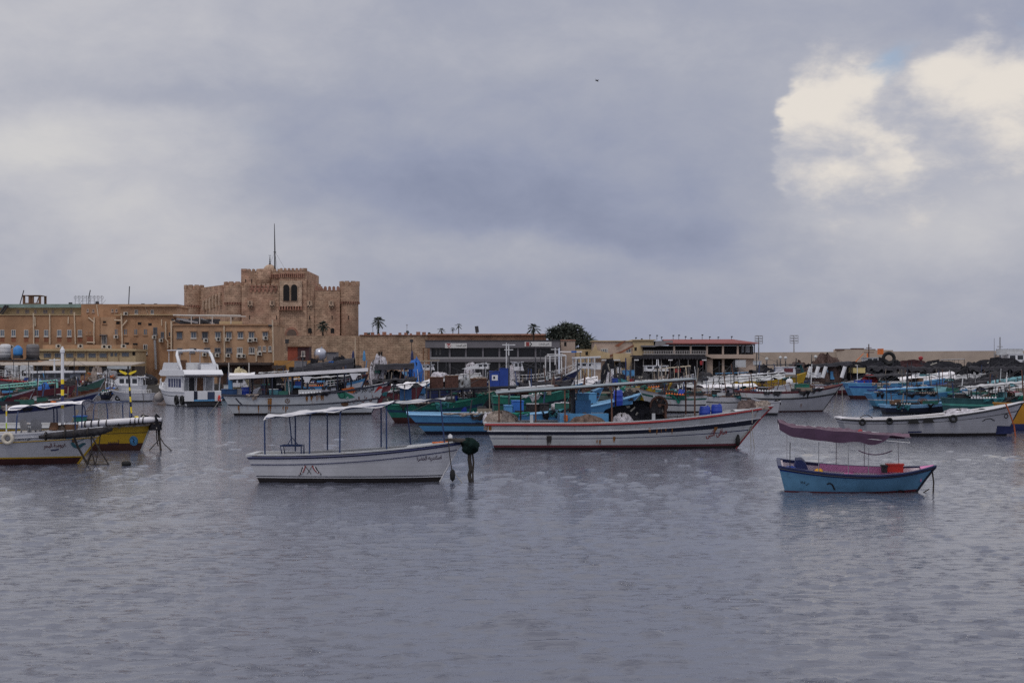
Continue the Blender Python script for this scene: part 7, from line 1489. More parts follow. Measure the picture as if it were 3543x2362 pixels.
gb('fishing_boat', 'boat with yellow hull side partly hidden behind the red rimmed boat canopy', 'hidden yellow boat', 2205, 2325, 1412, 4, 2.8, 2.1, 2.5, bd(yellow, navyd, yellow), nets=((2300, 1345, 30, netteal, 'teal net at the bow of the hidden yellow boat'), (2250, 1334, 40, netk, 'black net on the hidden yellow boat')), drums=((2215, 1348, 'blue drum at the stern of the hidden yellow boat'),))
gb('fishing_boat', 'white boat with two dark stripes and bow left behind the net winch', 'white two striped boat', 2445, 2210, 1428, 175, 3.2, 1.6, 2.1, [(('z', .16), bottomb), (('v', .4), whitedirty), (('v', .48), navyd), (('v', .74), whitedirty), (('v', .84), dgreen), (('v', 1), whitedirty)], um=.3, nets=((2330, 1350, 40, netteal, 'teal net on the white two striped boat'),), drums=((2358, 1348, 'blue drum on the white two striped boat behind the winch'),), gun=brownw)
gb('fishing_boat', 'white boat with black stripes showing its stern left of the two blue drums', 'black striped white boat', 2328, 2560, 1415, 10, 3.4, 1.75, 2.2, [(('z', .2), bottomb), (('v', .45), white), (('v', .56), blackp), (('v', .80), white), (('v', .9), maroon), (('v', 1), white)], um=.35, can=(2420, 1340, 2600, 1334, clothw, 'cloth', dict(crown=.25, half=1.5, wr=.05)), posts=(2424, 2480, 2540, 2595), cab=(2410, 2530, 1388, 1344, mat('stained_white_board', (.46, .43, .46), .7, .15, .4, (.3, .26, .26), 2.5), dict(wins=1, slope=.1, front=False)), nets=((2385, 1352, 50, netdk, 'dark grey bundle left of the stained white cabin'), (2560, 1350, 44, netg, 'green net under the white awning of the black striped boat')), boxes=((2615, 1345, 1372, 22, drumb, 'cabinet', 'deep blue box right of the white awning'),), gun=maroon)
gb('fishing_boat', 'low boat with long white roof and teal side cloth behind the white awning', 'long white roofed boat', 2330, 2760, 1398, 6, 3.4, 1.5, 2.3, bd(white, navyd, white), nu=24, can=(2340, 1330, 2705, 1296, whitedirty, 'cloth', dict(drop=.25, half=1.0, crown=.06, bars=8, wr=.07)), posts=(2350, 2420, 2480, 2545, 2610, 2660, 2700), boxes=((2510, 1332, 1350, 86, sgreen, 'side_cloth', 'sea green cloth screen hung along the long white roofed boat'), (2420, 1340, 1362, 60, whitedirty, 'cabinet', 'white board cabinet under the long white roof')))
gb('fishing_boat', 'blue boat with flat bright blue awning in front of the lower restaurant arches', 'bright blue awning boat', 2460, 2610, 1360, 4, 3.2, 1.4, 2.2, bd(navy, blackp, mblue), can=(2482, 1293, 2592, 1289, mblue, 'board', dict(half=1.3, edge=lblue)), posts=(2486, 2530, 2588), nets=((2440, 1290, 60, netdk, 'grey brown net heap left of the bright blue awning'),))
gb('fishing_boat', 'tall yellow hulled boat with black line behind the long white roof', 'tall yellow boat', 2520, 2792, 1386, 8, 4.0, 2.4, 3.4, [(('z', .9), brownw), (('v', .58), yellow), (('v', .64), blackp), (('v', 1), yellow)], um=.2, rake=1.2, gun=yellow, can=(2560, 1302, 2700, 1288, roofb, 'board', dict(edge=white, half=1.5)), posts=(2565, 2630, 2695), cab=(2694, 2745, 1304, 1270, white, dict(wins=1, wm=maroon)), nets=((2660, 1282, 40, netk, 'black net on the roof of the tall yellow boat'),))
gb('fishing_boat', 'dark cluttered boat with white crates behind the tall yellow boat', 'dark cluttered boat', 2590, 2790, 1362, 4, 3.4, 1.8, 2.4, bd(navyd, teal, dgreen), can=(2620, 1264, 2770, 1260, clothd, 'cloth'), posts=(2625, 2690, 2765), nets=((2640, 1270, 50, netdk, 'grey net bundle on the dark cluttered boat'), (2760, 1268, 40, netteal, 'teal grey net at the right of the dark cluttered boat')), boxes=((2618, 1248, 1262, 22, whitedirty, 'crate', 'white crate on the awning of the dark cluttered boat'), (2560, 1245, 1270, 30, whitedirty, 'crate', 'pale crate stack left of the mushroom lamps')))
# K: white boat with bow right, beyond the red bow
K = gb('fishing_boat', 'grey white wooden boat with raked bow to the right beyond the red bow tip', 'grey white bow boat', 2560, 2916, 1425, 12, 3.8, 1.9, 2.5, [(('z', .12), bottom), (('v', .62), grey_w), (('v', .70), blackp), (('v', .92), whitedirty), (('v', 1), maroon)], nu=26, um=.3, rake=2.0, gun=maroon, inner=brownw, rails=((('v', .66), .05, blackp),), nets=((2800, 1352, 60, netdk, 'grey net heap at the fore deck of the grey white bow boat'), (2835, 1348, 50, netw, 'pale cloth on the foredeck of the grey white bow boat')), boxes=((2768, 1328, 1356, 30, green, 'crate', 'dark green crate on the grey white bow boat'), (2688, 1350, 1364, 60, white, 'crate', 'long white box on the grey white bow boat')), can=(2640, 1330, 2715, 1322, None, 'cloth', dict(fm=rustpipe, half=1.2)), posts=(2695, 2714))
vstreaks(K, 2750, 8, 1395, 1420, 3, 9); K.rope([(K.xat(2913), 0, 2.2), (K.xat(2913), -.2, -.05)], 'thin vertical mooring line at the grey white bow', .03, ropel); K.rope([(K.xat(2898), 0, 2.0), (K.xat(2880), -.2, -.05)], 'slanting mooring line at the grey white bow', .03, ropel)
m = MB(); m.lathe([(.25, 0), (.32, .2), (.3, .5), (.15, .62)], (0, 0, 0), 10); K.item(m, 'float', 'white float perched on the post of the grey white bow boat', 'float', whiteclean, K.xat(2718), -.9, 2.4, True)
gb('small_boat', 'small grey skiff with pale square stern next to the red bow tip', 'small grey skiff', 2700, 2600, 1436, 168, 2.0, 1.15, 1.4, [(('z', .2), blackp), (('v', 1), grey_w)], tw=.9, rake=.6, nets=((2690, 1384, 24, netk, 'black engine cover bundle on the small grey skiff'),), dens=0)
# Q: trawler with white posts
gb('trawler', 'blue and white boat with four leaning white posts and brown netting on its roof', 'white posted boat', 2772, 3012, 1366, 9, 4.2, 1.6, 3.0, [(('z', .3), bottom), (('v', .40), maroon), (('v', .80), white), (('v', .86), maroon), (('v', 1), white)], um=.25, rake=1.8, can=(2800, 1262, 2930, 1252, clothd, 'cloth', dict(drop=.4)), posts=(2802, 2926), nets=((2860, 1246, 100, netmat('brown_roof_net', (.09, .06, .055)), 'long brown net heap on the roof of the white posted boat'), (2965, 1262, 60, netk, 'black netting right of the brown roof net'), (2905, 1268, 30, netdk, 'dark netting between the leaning white posts')), boxes=((2845, 1280, 1308, 16, lblue2, 'cabinet', 'pale blue cabinet left of the middle white post'), (2868, 1284, 1312, 14, mblue, 'cabinet', 'mid blue cabinet right of the middle white post'), (2818, 1288, 1306, 22, whiteclean, 'cabinet', 'white cabinet at the left white post'), (2960, 1272, 1290, 44, mat('yellowed_white', (.55, .45, .2), .6, .2, .3), 'box', 'yellow stained white box near the bow of the white posted boat')), cat='trawler')
Q = [o for o in bpy.data.objects if o.get('label', '').startswith('blue and white boat with four')][0]
for i, px in enumerate((2800, 2826, 2852, 2918)):
    m = MB(); Dq = 197.; m.tube([(PX(px - 6, Dq), Dq, PZ(1306, Dq)), (PX(px + 6, Dq), Dq, PZ(1268, Dq))], .26, 8); o = m.build('leaning_post', whiteclean); o.parent = Q; o.matrix_parent_inverse = (Matrix.Translation(Q.location) @ Q.rotation_euler.to_matrix().to_4x4()).inverted()
# L: white boat with tyres on the right
L_ = Boat('fishing_boat', 'white boat with black tyres on its side and navy patch at the bow, right foreground', 'boat', 2899, 3541, 1511, -2, 3.1, .98, 2.05, .12, rake=1.0, srake=.5, tw=.72, wl=.8, bp=2.6, fm=.95) if False else Boat('fishing_boat', 'white boat at the right with black tyres on its side and navy bow patch', 'boat', 2899, 3541, 1509, -3, 3.1, 1.05, .98, 2.02, .15, rake=1.05, srake=.5, tw=.72, wl=.8, bp=2.6)
L_.hull([(('z', .18), bottomb), (('v', .72), grey_w), (('v', .745), blackp), (('d', .12), grey_w), (('v', 1), blackp)], 30, inner=whitedirty, gun=clothw, gw=.32, bul=.45, rails=((('d', .06), .045, blackp),), fore=.78, forem=whitedirty)
X = L_.xat
for px, pyy, lab in ((2969, 1457, 'leftmost black tyre on the white boat at the right'), (3059, 1453, 'second black tyre from the left on the white boat at the right'), (3276, 1445, 'large black tyre below the bow rise of the white boat')): L_.tyre(X(px), L_.zat(X(px), pyy), lab, .21 if px < 3200 else .25, side=-1)
L_.decal(([(0, 0), (1.0, 0), (1.25, .45), (.05, .5)], [(0, 1, 2, 3)]), X(3440), L_.zat(X(3440), 1500), navy, 'navy_patch'); L_.decal(stroke2d([(-.4, 0), (-.2, .13), (.1, .16), (.4, .03)], .05), X(3408), L_.zat(X(3408), 1455), inkk, 'arched_lettering'); L_.decal(stroke2d([(0, 0), (.8, .02)], .08), X(3125), L_.zat(X(3125), 1491), navy, 'blue_dash'); L_.decal(ring2d(0, 0, .12, .05), X(3475), L_.zat(X(3475), 1438), inkk, 'round_mark')
for px, lab in ((3140, 'left'), (3190, 'right')): m = MB(); m.prism([(-.35, 0), (.35, 0), (.18, .28), (-.18, .28)], -.06, .06); L_.item(m, 'rubber_mat', f'{lab} black rubber flap over the rim of the white tyre boat', 'fender', rubber, X(px), -L_.wid(X(px), 1.0) - .1, L_.sz(X(px)) - .30)
L_.net(X(3320), -.2, 1.25, .9, .5, .32, netw, 'folded pale tarpaulin along the rim of the white tyre boat', 71)
L_.rope([(X(3465), -.85, 1.95), (X(3480), -.75, 1.4), (X(3500), -.5, .6), (X(3505), -.5, -.05)], 'orange rope hanging down the bow of the white tyre boat', .045, mat('orange_rope', (.40, .10, .04), .9))
L_.tube('rail_loop', sagline((X(2985), .9, 1.0), (X(3030), .95, 1.0), -.18), .03, dmetal); 
# M: yellow bow cut by the right edge
gb('fishing_boat', 'orange yellow boat at the right edge with navy bottom behind the white tyre boat', 'orange yellow boat', 3460, 4150, 1490, 3, 3.2, 1.75, 2.2, [(('z', .45), navy), (('v', 1), mat('orange_yellow_paint', (.42, .20, .02), .55, .15, .25, (.2, .09, .02)))], um=.4, rake=1.2, nets=((3560, 1382, 50, netdk, 'dark net on the orange yellow boat'),))
# blue boats on the right
gb('fishing_boat', 'bright blue fishing boat with raised stern left of the teal nets', 'bright blue boat', 2922, 3270, 1380, 3, 3.6, 2.05, 2.6, [(('z', .45), bottom), (('v', .70), lblue), (('v', .80), dblue), (('v', 1), lblue)], nu=24, um=.4, srake=1.0, gun=lblue2, can=(2990, 1302, 3160, 1292, clothd, 'cloth', dict(half=1.4)), posts=(2995, 3050, 3110, 3155), boxes=((2998, 1313, 1328, 18, drumb, 'crate', 'right blue crate at the stern of the bright blue boat'), (2968, 1315, 1330, 22, drumb, 'crate', 'left blue crate at the stern of the bright blue boat'), (2950, 1326, 1342, 46, lblue, 'bench', 'light blue bench box at the stern of the bright blue boat'), (3060, 1318, 1330, 40, lblue, 'locker', 'light blue locker amidships on the bright blue boat')), nets=((3010, 1300, 50, netmat('red_net', (.20, .03, .03)), 'dark red net behind the blue stern crates'), (3090, 1306, 50, netdk, 'grey net on the bright blue boat')))
gb('fishing_boat', 'teal blue boat in front of the bright blue boat with nets and plastic sheets', 'teal net boat', 3000, 3380, 1414, 2, 3.4, 1.5, 2.1, [(('z', .25), navyd), (('v', .55), mat('teal_blue_paint', (.07, .26, .42), .55, .2, .4, (.03, .09, .12))), (('v', .62), white), (('v', 1), lblue)], nu=24, um=.35, srake=.9, can=(3050, 1350, 3220, 1340, lblue2, 'board', dict(half=1.2, edge=lblue)), posts=(3052, 3100, 3150, 3215), nets=((3260, 1340, 110, clotht, 'big pale teal plastic sheet heap on the teal net boat'), (3215, 1375, 40, netg, 'green net left of the pale teal sheet'), (3100, 1382, 60, netteal, 'teal net at the stern of the teal net boat'), (3330, 1350, 60, netw, 'grey white net right of the pale teal sheet')), drums=((3088, 1377, 'blue drum lying at the stern of the teal net boat'),))
gb('small_boat', 'small white and navy skiff between the teal boat and the white tyre boat', 'small navy skiff', 3050, 3300, 1432, 3, 2.2, .8, 1.1, [(('z', .15), blackp), (('v', .7), navyd), (('v', 1), lblue2)], nets=((3160, 1398, 70, netk, 'black net heap in the small navy skiff'), (3240, 1400, 40, netk, 'little black net right in the small navy skiff')), boxes=((3100, 1402, 1416, 30, clotht, 'crate', 'pale teal crate in the small navy skiff'),))
gb('fishing_boat', 'boat with white and light blue striped cover behind the bright blue boat', 'white and blue covered boat', 3085, 3360, 1370, 4, 3.4, 1.6, 2.2, bd(navyd, blackp, blackp), can=(3095, 1316, 3290, 1294, clothw, 'cloth', dict(drop=.5, crown=.4, half=1.5)), posts=(3100, 3180, 3285), boxes=((3215, 1294, 1312, 90, clotht, 'side_cloth', 'light blue side cloth on the white cover'), (3165, 1290, 1300, 16, whiteclean, 'bucket', 'small white bucket on the white cover')))
gb('barge', 'broad boat under a rust brown and black net roof with a tyre on top', 'brown net roofed barge', 2985, 3340, 1356, 3, 4.4, 1.8, 2.8, bd(navyd, maroon, blackp), can=(2990, 1270, 3330, 1276, clothd, 'cloth', dict(drop=.3, crown=.3, half=2.0, wr=.14, sag=.02)), posts=(2995, 3080, 3160, 3240, 3325), nets=((3040, 1257, 200, netk, 'long black net heap left of the tyre on the net roof'), (3140, 1262, 170, netmat('rust_black_net', (.05, .025, .028)), 'rust black net heap in the middle of the net roof'), (3250, 1255, 220, netk, 'high black net heap right of the red float pole')))
o = MB().torus((0, 0, 0), 1.0, .33, 20, 8).build('tyre', rubber, smooth=True); o.location = (PX(3075, 215), 215, PZ(1240, 215)); o.scale = (.82,) * 3; tag(o, 'upright black tyre standing on the brown net roof', 'tyre')
root = thing('float_pole', 'short pole with bright red float standing in the black nets', 'float', (PX(3188, 214), 214, PZ(1262, 214))); m = MB(); m.tube([(PX(3188, 214), 214, PZ(1262, 214)), (PX(3187, 214), 214, PZ(1245, 214))], .1, 5); sub(root, m, 'pole', dmetal); m = MB(); m.lathe([(.1, -.3), (.34, -.1), (.34, .2), (.1, .35)], (PX(3186, 214), 214, PZ(1240, 214)), 9); sub(root, m, 'float', redp)
gb('barge', 'big boat with humped black net roof at the far right', 'humped black net barge', 3330, 3760, 1358, 3, 4.6, 1.9, 2.8, bd(navyd, navy, blackp), can=(3340, 1272, 3740, 1270, clothd, 'cloth', dict(drop=.3, crown=.3, half=2.1, wr=.14, sag=.02)), posts=(3345, 3430, 3520, 3610), nets=((3425, 1253, 230, netk, 'high humped black net heap near the right edge'), (3530, 1262, 200, netk, 'flat black net heap at the right edge'), (3360, 1264, 50, netdk, 'small dark net heap in the dip of the black roofs')))
gb('fishing_boat', 'grey blue boat with slanted pale awning edge at the right', 'grey blue awning boat', 3300, 3720, 1392, 4, 3.6, 1.7, 2.5, bd(mat('grey_blue_paint', (.10, .17, .22), .6, .2, .35), navyd, teal), can=(3345, 1336, 3560, 1302, clotht, 'cloth', dict(drop=.7, half=1.6, crown=.2)), posts=(3350, 3420, 3490, 3555), nets=((3505, 1322, 70, netmat('maroon_net', (.09, .02, .025)), 'dark maroon net under the pale teal awning'), (3430, 1330, 60, netdk, 'olive grey net under the pale teal awning')))
gb('fishing_boat', 'sea green trimmed boat with black netting just behind the white tyre boat', 'sea green trimmed boat', 3270, 3640, 1440, 2, 3.2, 1.5, 2.3, [(('z', .25), navyd), (('v', .6), mat('dark_teal_paint', (.025, .09, .10), .6, .25, .3)), (('v', .7), sgreen), (('v', 1), mat('dark_teal_paint', (.025, .09, .10)))], um=.3, can=(3330, 1340, 3540, 1322, clothg, 'cloth', dict(half=1.3, wr=.08)), posts=(3340, 3372, 3400, 3455, 3535), nets=((3345, 1372, 50, netk, 'black net heap at the stern of the sea green trimmed boat'), (3420, 1380, 60, netteal, 'teal net heap on the sea green trimmed boat')), boxes=((3402, 1372, 1396, 12, sgreen, 'crate', 'sea green crate on the trimmed boat, left of the orange rope'), (3462, 1355, 1384, 12, clotht, 'jerrycan', 'pale teal can hung at the post above the orange rope'), (3345, 1384, 1402, 18, sgreen, 'jerrycan', 'bright sea green can at the stern of the trimmed boat')))
gb('trawler', 'black sided boat with pale blue rail beyond the grey blue awning', 'black sided boat', 3380, 3760, 1372, 5, 4.0, 2.2, 3.0, bd(blackp, navyd, navyd), rails=((('d', .08), .12, lblue2),), nets=((3450, 1290, 90, netdk, 'dark olive net along the black sided boat'),), cat='trawler')
gb('trawler', 'white wheelhouse trawler with tall signal mast at the far right edge', 'white wheelhouse trawler', 3400, 3800, 1346, 4, 4.8, 2.4, 3.6, bd(navy, white, white), cab=(3475, 3640, 1262, 1225, whiteclean, dict(wins=6, hw=1.9)), mast=((3460, 1275, 1166, metal, .16, dict(cross=((.45, 1.1), (.7, .5)))), (3440, 1262, 1170, metal, .06, {})), boxes=((3488, 1207, 1228, 80, whitedirty, 'raft_box', 'white raft canister box on the wheelhouse of the trawler'),), nets=((3448, 1240, 34, nett, 'tan net heap left of the white wheelhouse'),), cat='trawler')
gb('small_boat', 'low white boat with raised plank seen beyond the dip in the black nets', 'low white plank boat', 3260, 3400, 1344, 3, 3.0, 2.6, 3.2, bd(whitedirty, white, white), can=(3262, 1245, 3330, 1243, whitedirty, 'board', dict(half=1.0)), posts=(3290, 3310))
gb('trawler', 'orange masted trawler hidden behind the black net roofs', 'orange masted trawler', 2920, 3080, 1348, 5, 4.2, 2.2, 3.0, bd(navy, maroon, brownw), mast=((3006, 1262, 1190, rustpipe, .13, dict(cross=((.60, .9), (.82, .5)))), (3001, 1262, 1222, orange, .16, {}), (2950, 1262, 1222, orange, .1, dict(lean=2.0))), boxes=((3043, 1206, 1226, 10, orange, 'float_box', 'orange float lashed beside the orange mast'),), cab=(2990, 3035, 1262, 1238, whitedirty, dict(wins=2)), cat='trawler')

# left side
gb('trawler', 'grey trawler with red rail and red and white visor roof at the left', 'red visor trawler', 265, -120, 1366, 172, 4.6, 2.0, 3.4, [(('z', .3), bottom), (('v', .86), mat('trawler_grey_paint', (.20, .21, .24), .6, .2, .35)), (('v', 1), redp)], nu=24, um=.2, rake=1.4, gun=redp, rails=((('d', .08), .12, redp),), cab=(262, 108, 1322, 1291, mat('wheelhouse_grey', (.21, .23, .27), .6, .12, .2), dict(wins=5, slope=.8)), can=(272, 1289, 108, 1291, redp, 'board', dict(th=.3, half=2.1, edge=whiteclean, fm=whitepipe)), rail=(90, -60, 1.0), cat='trawler', mast=((188, 1290, 1240, whitepipe, .14, dict(cross=((.9, .8),))),), nets=((50, 1308, 44, nett, 'grey winch covered with net on the bow of the red visor trawler'),))
for (px, wv, lab) in ((43, 38, 'left of two white containers on the quay behind the red visor trawler'), (95, 38, 'right of two white containers on the quay behind the red visor trawler')):
    Dk = 223.5; root = thing('container', lab, 'container', (PX(px, Dk), Dk, GZ)); m = MB(); hx = wv * Dk / F / 2; z1_ = PZ(1263, Dk); m.prism([(PX(px, Dk) - hx, GZ), (PX(px, Dk) + hx, GZ), (PX(px, Dk) + hx, z1_ - .2), (PX(px, Dk) + hx - .2, z1_), (PX(px, Dk) - hx + .2, z1_), (PX(px, Dk) - hx, z1_ - .2)], Dk - 1, Dk + .3); sub(root, m, 'body', whitedirty); m = MB(); m.box(PX(px, Dk) - hx * .6, PX(px, Dk) + hx * .1, Dk - 1.03, Dk - .99, z1_ - 1.7, z1_ - .8); sub(root, m, 'hatch', dark)
def leaftuft(label, px, base, top, wv, D, seed, mats_):
    rnd = random.Random(seed); k = D / F; root = thing('heap', label, 'scrap heap', (PX(px, D), D, PZ(base, D))); m = MB(); m.blob((PX(px, D), D, PZ(base, D)), (wv * k / 2, 1.2, (base - top) * k), seed, 20, 9, .35); sub(root, m, 'pile', mats_)
    for i in range(14): x = PX(px, D) + rnd.uniform(-.5, .5) * wv * k; q = MB(); q.obox((x, D - .6 + rnd.uniform(-.4, .3), PZ(base, D) + rnd.uniform(.3, .9) * (base - top) * k * .8), (rnd.uniform(.4, 1.3), .2, rnd.uniform(.1, .4)), rz=rnd.uniform(-1, 1), ry=rnd.uniform(-.6, .6)); sub(root, q, 'scrap_piece', rnd.choice([orange, clothw, metal, brownw, wood]))
leaftuft('heap of orange timber and scrap on the quay left of the white cruiser', 285, 1332, 1302, 80, 224, 1, brownw); leaftuft('tall pile of pale rope and floats on the quay edge', 335, 1330, 1274, 40, 223.5, 2, nett); leaftuft('dark scrap pile on the quay just left of the motor yacht', 505, 1330, 1296, 70, 224, 3, netdk); leaftuft('grey covered goods on the quay under the shop awning', 375, 1318, 1285, 60, 225, 4, mat('grey_cover', (.25, .25, .27), .8, .3))
gb('fishing_boat', 'boat with sea green lattice boom along its roof at the left edge', 'sea green boom boat', -200, 262, 1404, 5, 3.6, 1.3, 2.1, bd(maroon, navyd, maroon), nu=24, nets=((60, 1352, 90, netk, 'black net heap under the sea green boom'), (150, 1330, 40, clothb, 'blue tarpaulin bundle under the sea green boom'), (110, 1362, 60, netmat('maroon_net', (.09, .02, .025)), 'maroon net heap below the sea green boom')))
def boom():
    D = 152.; root = [o for o in bpy.data.objects if o.get('label', '').startswith('boat with sea green lattice')][0]
    m = MB(); A_, B_ = Vector((PX(-90, D), D, PZ(1351, D))), Vector((PX(197, D), D, PZ(1324, D)))
    for dz in (0, .3): m.tube([A_ + Vector((0, 0, dz)), B_ + Vector((0, 0, dz))], .075, 5)
    n = 26
    for i in range(n): p = A_.lerp(B_, i / n); q = A_.lerp(B_, (i + 1) / n); m.tube([p + Vector((0, 0, .3 * (i % 2))), q + Vector((0, 0, .3 * ((i + 1) % 2)))], .045, 4)
    m.tube([B_ + Vector((0, 0, .3)), Vector((PX(200, D), D, PZ(1388, D)))], .11, 6)
    o = m.build('lattice_boom', greenpipe); o.parent = root; o.matrix_parent_inverse = (Matrix.Translation(root.location) @ root.rotation_euler.to_matrix().to_4x4()).inverted()
boom()
gb('fishing_boat', 'dark green boat with white rim and black bow tip right of the banded mast', 'dark green white rimmed boat', 150, 372, 1378, 8, 3.6, 1.4, 2.9, [(('z', .3), bottom), (('v', .5), mat('orange_brown_band', (.16, .05, .03), .7, .2, .3)), (('v', .93), mat('grey_green_paint', (.07, .16, .13), .6, .2, .3)), (('v', 1), white)], um=.3, rake=1.6, gun=white, nets=((250, 1312, 50, netdk, 'dark net heap on the dark green white rimmed boat'), (300, 1338, 30, netk, 'black wheel of net at the side of the dark green boat'), (210, 1330, 60, netmat('red_brown_net', (.10, .045, .04)), 'red brown net on the dark green white rimmed boat')), mast=((262, 1330, 1298, dmetal, .06, {}),))
gb('small_boat', 'small boat with blue cover and dark bow between the green boat and white cruiser', 'small blue covered boat', 345, 408, 1382, 10, 2.4, .9, 1.5, bd(navyd, blackp, navyd), nets=((382, 1342, 40, clothb, 'light blue tarpaulin cover on the small boat left of the cruiser'),))
gb('fishing_boat', 'maroon boat with black rope heap behind the white awning of the mermaid boat', 'maroon boat', 20, 330, 1432, 6, 3.0, 1.2, 1.8, bd(maroon, navyd, grey_w), nets=((125, 1373, 52, netk, 'black lumpy net heap above the white awning'), (170, 1376, 50, netteal, 'teal blue net right of the black lumpy heap'), (60, 1390, 60, netdk, 'grey net at the left of the maroon boat')), boxes=((124, 1394, 1402, 9, lblue, 'crate', 'tiny light blue crate under the black lumpy heap'),), mast=((252, 1420, 1352, lblue2, .06, dict(lean=.25)),))
Nb = gb('fishing_boat', 'grey boat with navy band and raised bow behind the mermaid boat awning', 'navy banded grey boat', -260, 352, 1484, 9, 3.6, 1.5, 2.55, [(('z', .15), bottomb), (('v', .68), grey_w), (('v', .92), navy), (('v', 1), grey_w)], nu=28, um=.35, rake=1.9, gun=brownw, inner=wood, nets=((45, 1402, 80, netmat('brown_rope_net', (.12, .09, .075)), 'brown rope heap at the far left edge'),), can=(-60, 1415, 55, 1424, clothm, 'cloth', dict(drop=.5, half=1.3)), posts=(-50, 5, 52))
lump(Nb, 'life_ring', 'orange life ring on the navy banded grey boat under the awning', 'life ring', orange, 180, -1.2, 1.75, (.3, .2, .12), 8)
Lc = gb('motor_boat', 'small white cabin cruiser with dark windows left of the motor yacht', 'small white cruiser', 500, 364, 1366, 174, 3.0, 1.35, 1.9, [(('z', .15), bottomb), (('v', 1), whiteclean)], um=.25, rake=1.6, cab=(486, 376, 1345, 1304, whiteclean, dict(slope=1.9, wins=3, hw=1.05, wz=(.48, .86))), fore=.5, rail=(420, 370, .5), nets=((398, 1336, 20, netdk, 'dark bundle at the bow rail of the small white cruiser'),), can=(496, 1306, 470, 1305, whiteclean, 'board', dict(fm=whitepipe, half=1.0)), posts=(494,), dens=0)
Ld = gb('small_boat', 'low white open boat with grey rim in front of the small white cruiser', 'low white open boat', 528, 384, 1389, 176, 2.2, .95, 1.35, [(('z', .12), bottomb), (('v', .6), white), (('v', .66), grey_w), (('v', 1), white)], um=.3, rake=1.1, gun=grey_w, rail=(515, 430, .45), tyres=((408, 1377, 'small black tyre on the low white open boat'),), dens=0)
Ld.rope([(Ld.xat(505), 1.1, 1.0), (Ld.xat(512), 1.5, -.03)], 'dark mooring line at the stern of the low white open boat', .04)
gb('motor_boat', 'white motor boat with canvas tops between the yacht and the rust streaked boat', 'white canvas topped boat', 782, 900, 1392, 8, 3.0, 1.1, 1.7, bd(white, grey_w, white), can=(796, 1299, 880, 1297, clothw, 'cloth', dict(crown=.3, drop=.2, half=1.2)), posts=(800, 835, 876), cab=(800, 860, 1338, 1308, white, dict(wins=2, slope=.5)), nets=((830, 1288, 56, mat('cream_cover', (.50, .43, .28), .8), 'rolled cream cover on top of the canvas topped boat'),))
gb('small_boat', 'teal and white skiff moored close behind the yacht stern', 'teal white skiff', 762, 830, 1384, 20, 2.2, 1.1, 1.5, bd(teal, white, white), boxes=((790, 1332, 1344, 30, whitedirty, 'crate', 'white box on the teal and white skiff'),))
gb('fishing_boat', 'low navy boat moored against the quay below the cafe', 'low navy boat', 905, 1030, 1368, 3, 3.0, 1.5, 2.1, bd(navyd, maroon, navy), nets=((950, 1308, 60, netdk, 'grey tarpaulin heap on the low navy boat'),), can=(900, 1290, 1000, 1284, clothg, 'cloth'), posts=(905, 950, 995))

# more of the crowd: darker, older boats wedged between the others
def crowd(xs, xb, py, a, hull, rim, boot, label, short, can=None, nets=(), B=3.2, fs=1.5, fb=2.3, mastx=None, boxes=()):
    rr = random.Random(int(xs)); ns = []
    for px, pt, wpx, m_, cname, where in nets: ns.append((px, pt, wpx, m_, f'{cname} net heap {where} on the {short}'))
    c = None; ps = ()
    if can:
        p0, y0, p1, y1, cm = can; c = (p0, y0, p1, y1, cm, 'cloth', dict(half=1.3, drop=rr.uniform(.1, .5), wr=.09, sag=.14, r=.045, seed=int(xs))); n = 4; ps = [p0 + 3 + (p1 - p0 - 6) * i / (n - 1) for i in range(n)]
    return gb('fishing_boat', label, short, xs, xb, py, a, B, fs, fb, bd(hull, rr.choice((navyd, blackp, maroon)), rim, boot), can=c, posts=ps, nets=ns, boxes=[(p, t, b_, w_, m_, nm, f'{cn} on the {short}') for p, t, b_, w_, m_, nm, cn in boxes], mast=((mastx[0], mastx[1], mastx[2], mastx[3], .09, dict(lean=rr.uniform(-.4, .4))),) if mastx else None, dens=1.3)
gp = mat('faded_grey_green_paint', (.11, .14, .13), .65, .25, .5, (.04, .05, .045)); bn = mat('brown_stained_boat_paint', (.12, .08, .065), .7, .3, .5, (.05, .03, .025))
crowd(2940, 3160, 1362, 4, maroon, navyd, bottom, 'maroon boat with black awning right behind the bright blue boat', 'maroon boat behind the bright blue one', (2950, 1298, 3130, 1290, clothd), ((3000, 1290, 60, netk, 'black', 'left'), (3110, 1286, 70, netdk, 'grey', 'right')))
crowd(3120, 3420, 1400, 3, navy, teal, bottomb, 'navy boat with teal rim and ragged black awning among the right nets', 'navy boat with teal rim', (3190, 1338, 3400, 1320, clothd), ((3150, 1352, 70, netteal, 'teal', 'at the stern'), (3300, 1342, 90, netk, 'black', 'under the awning'), (3395, 1345, 50, nett, 'tan', 'at the bow')), boxes=((3240, 1352, 1368, 26, clothb, 'crate', 'blue crate'),))
crowd(3290, 3640, 1416, 3, blackp, sgreen, bottomb, 'black boat with thin sea green rim under nets near the right edge', 'black boat with sea green rim', (3400, 1352, 3600, 1334, clothg), ((3330, 1362, 60, netk, 'black', 'at the stern'), (3430, 1364, 80, netg, 'green', 'amidships'), (3520, 1352, 70, netdk, 'grey', 'at the bow')))
crowd(3180, 3480, 1360, 4, dgreen, lblue2, bottom, 'dark green boat with pale blue rim and grey awning below the net roofs', 'dark green boat with pale blue rim', (3200, 1304, 3440, 1292, clothg), ((3240, 1300, 80, netdk, 'grey', 'left'), (3400, 1296, 100, netk, 'black', 'right')))
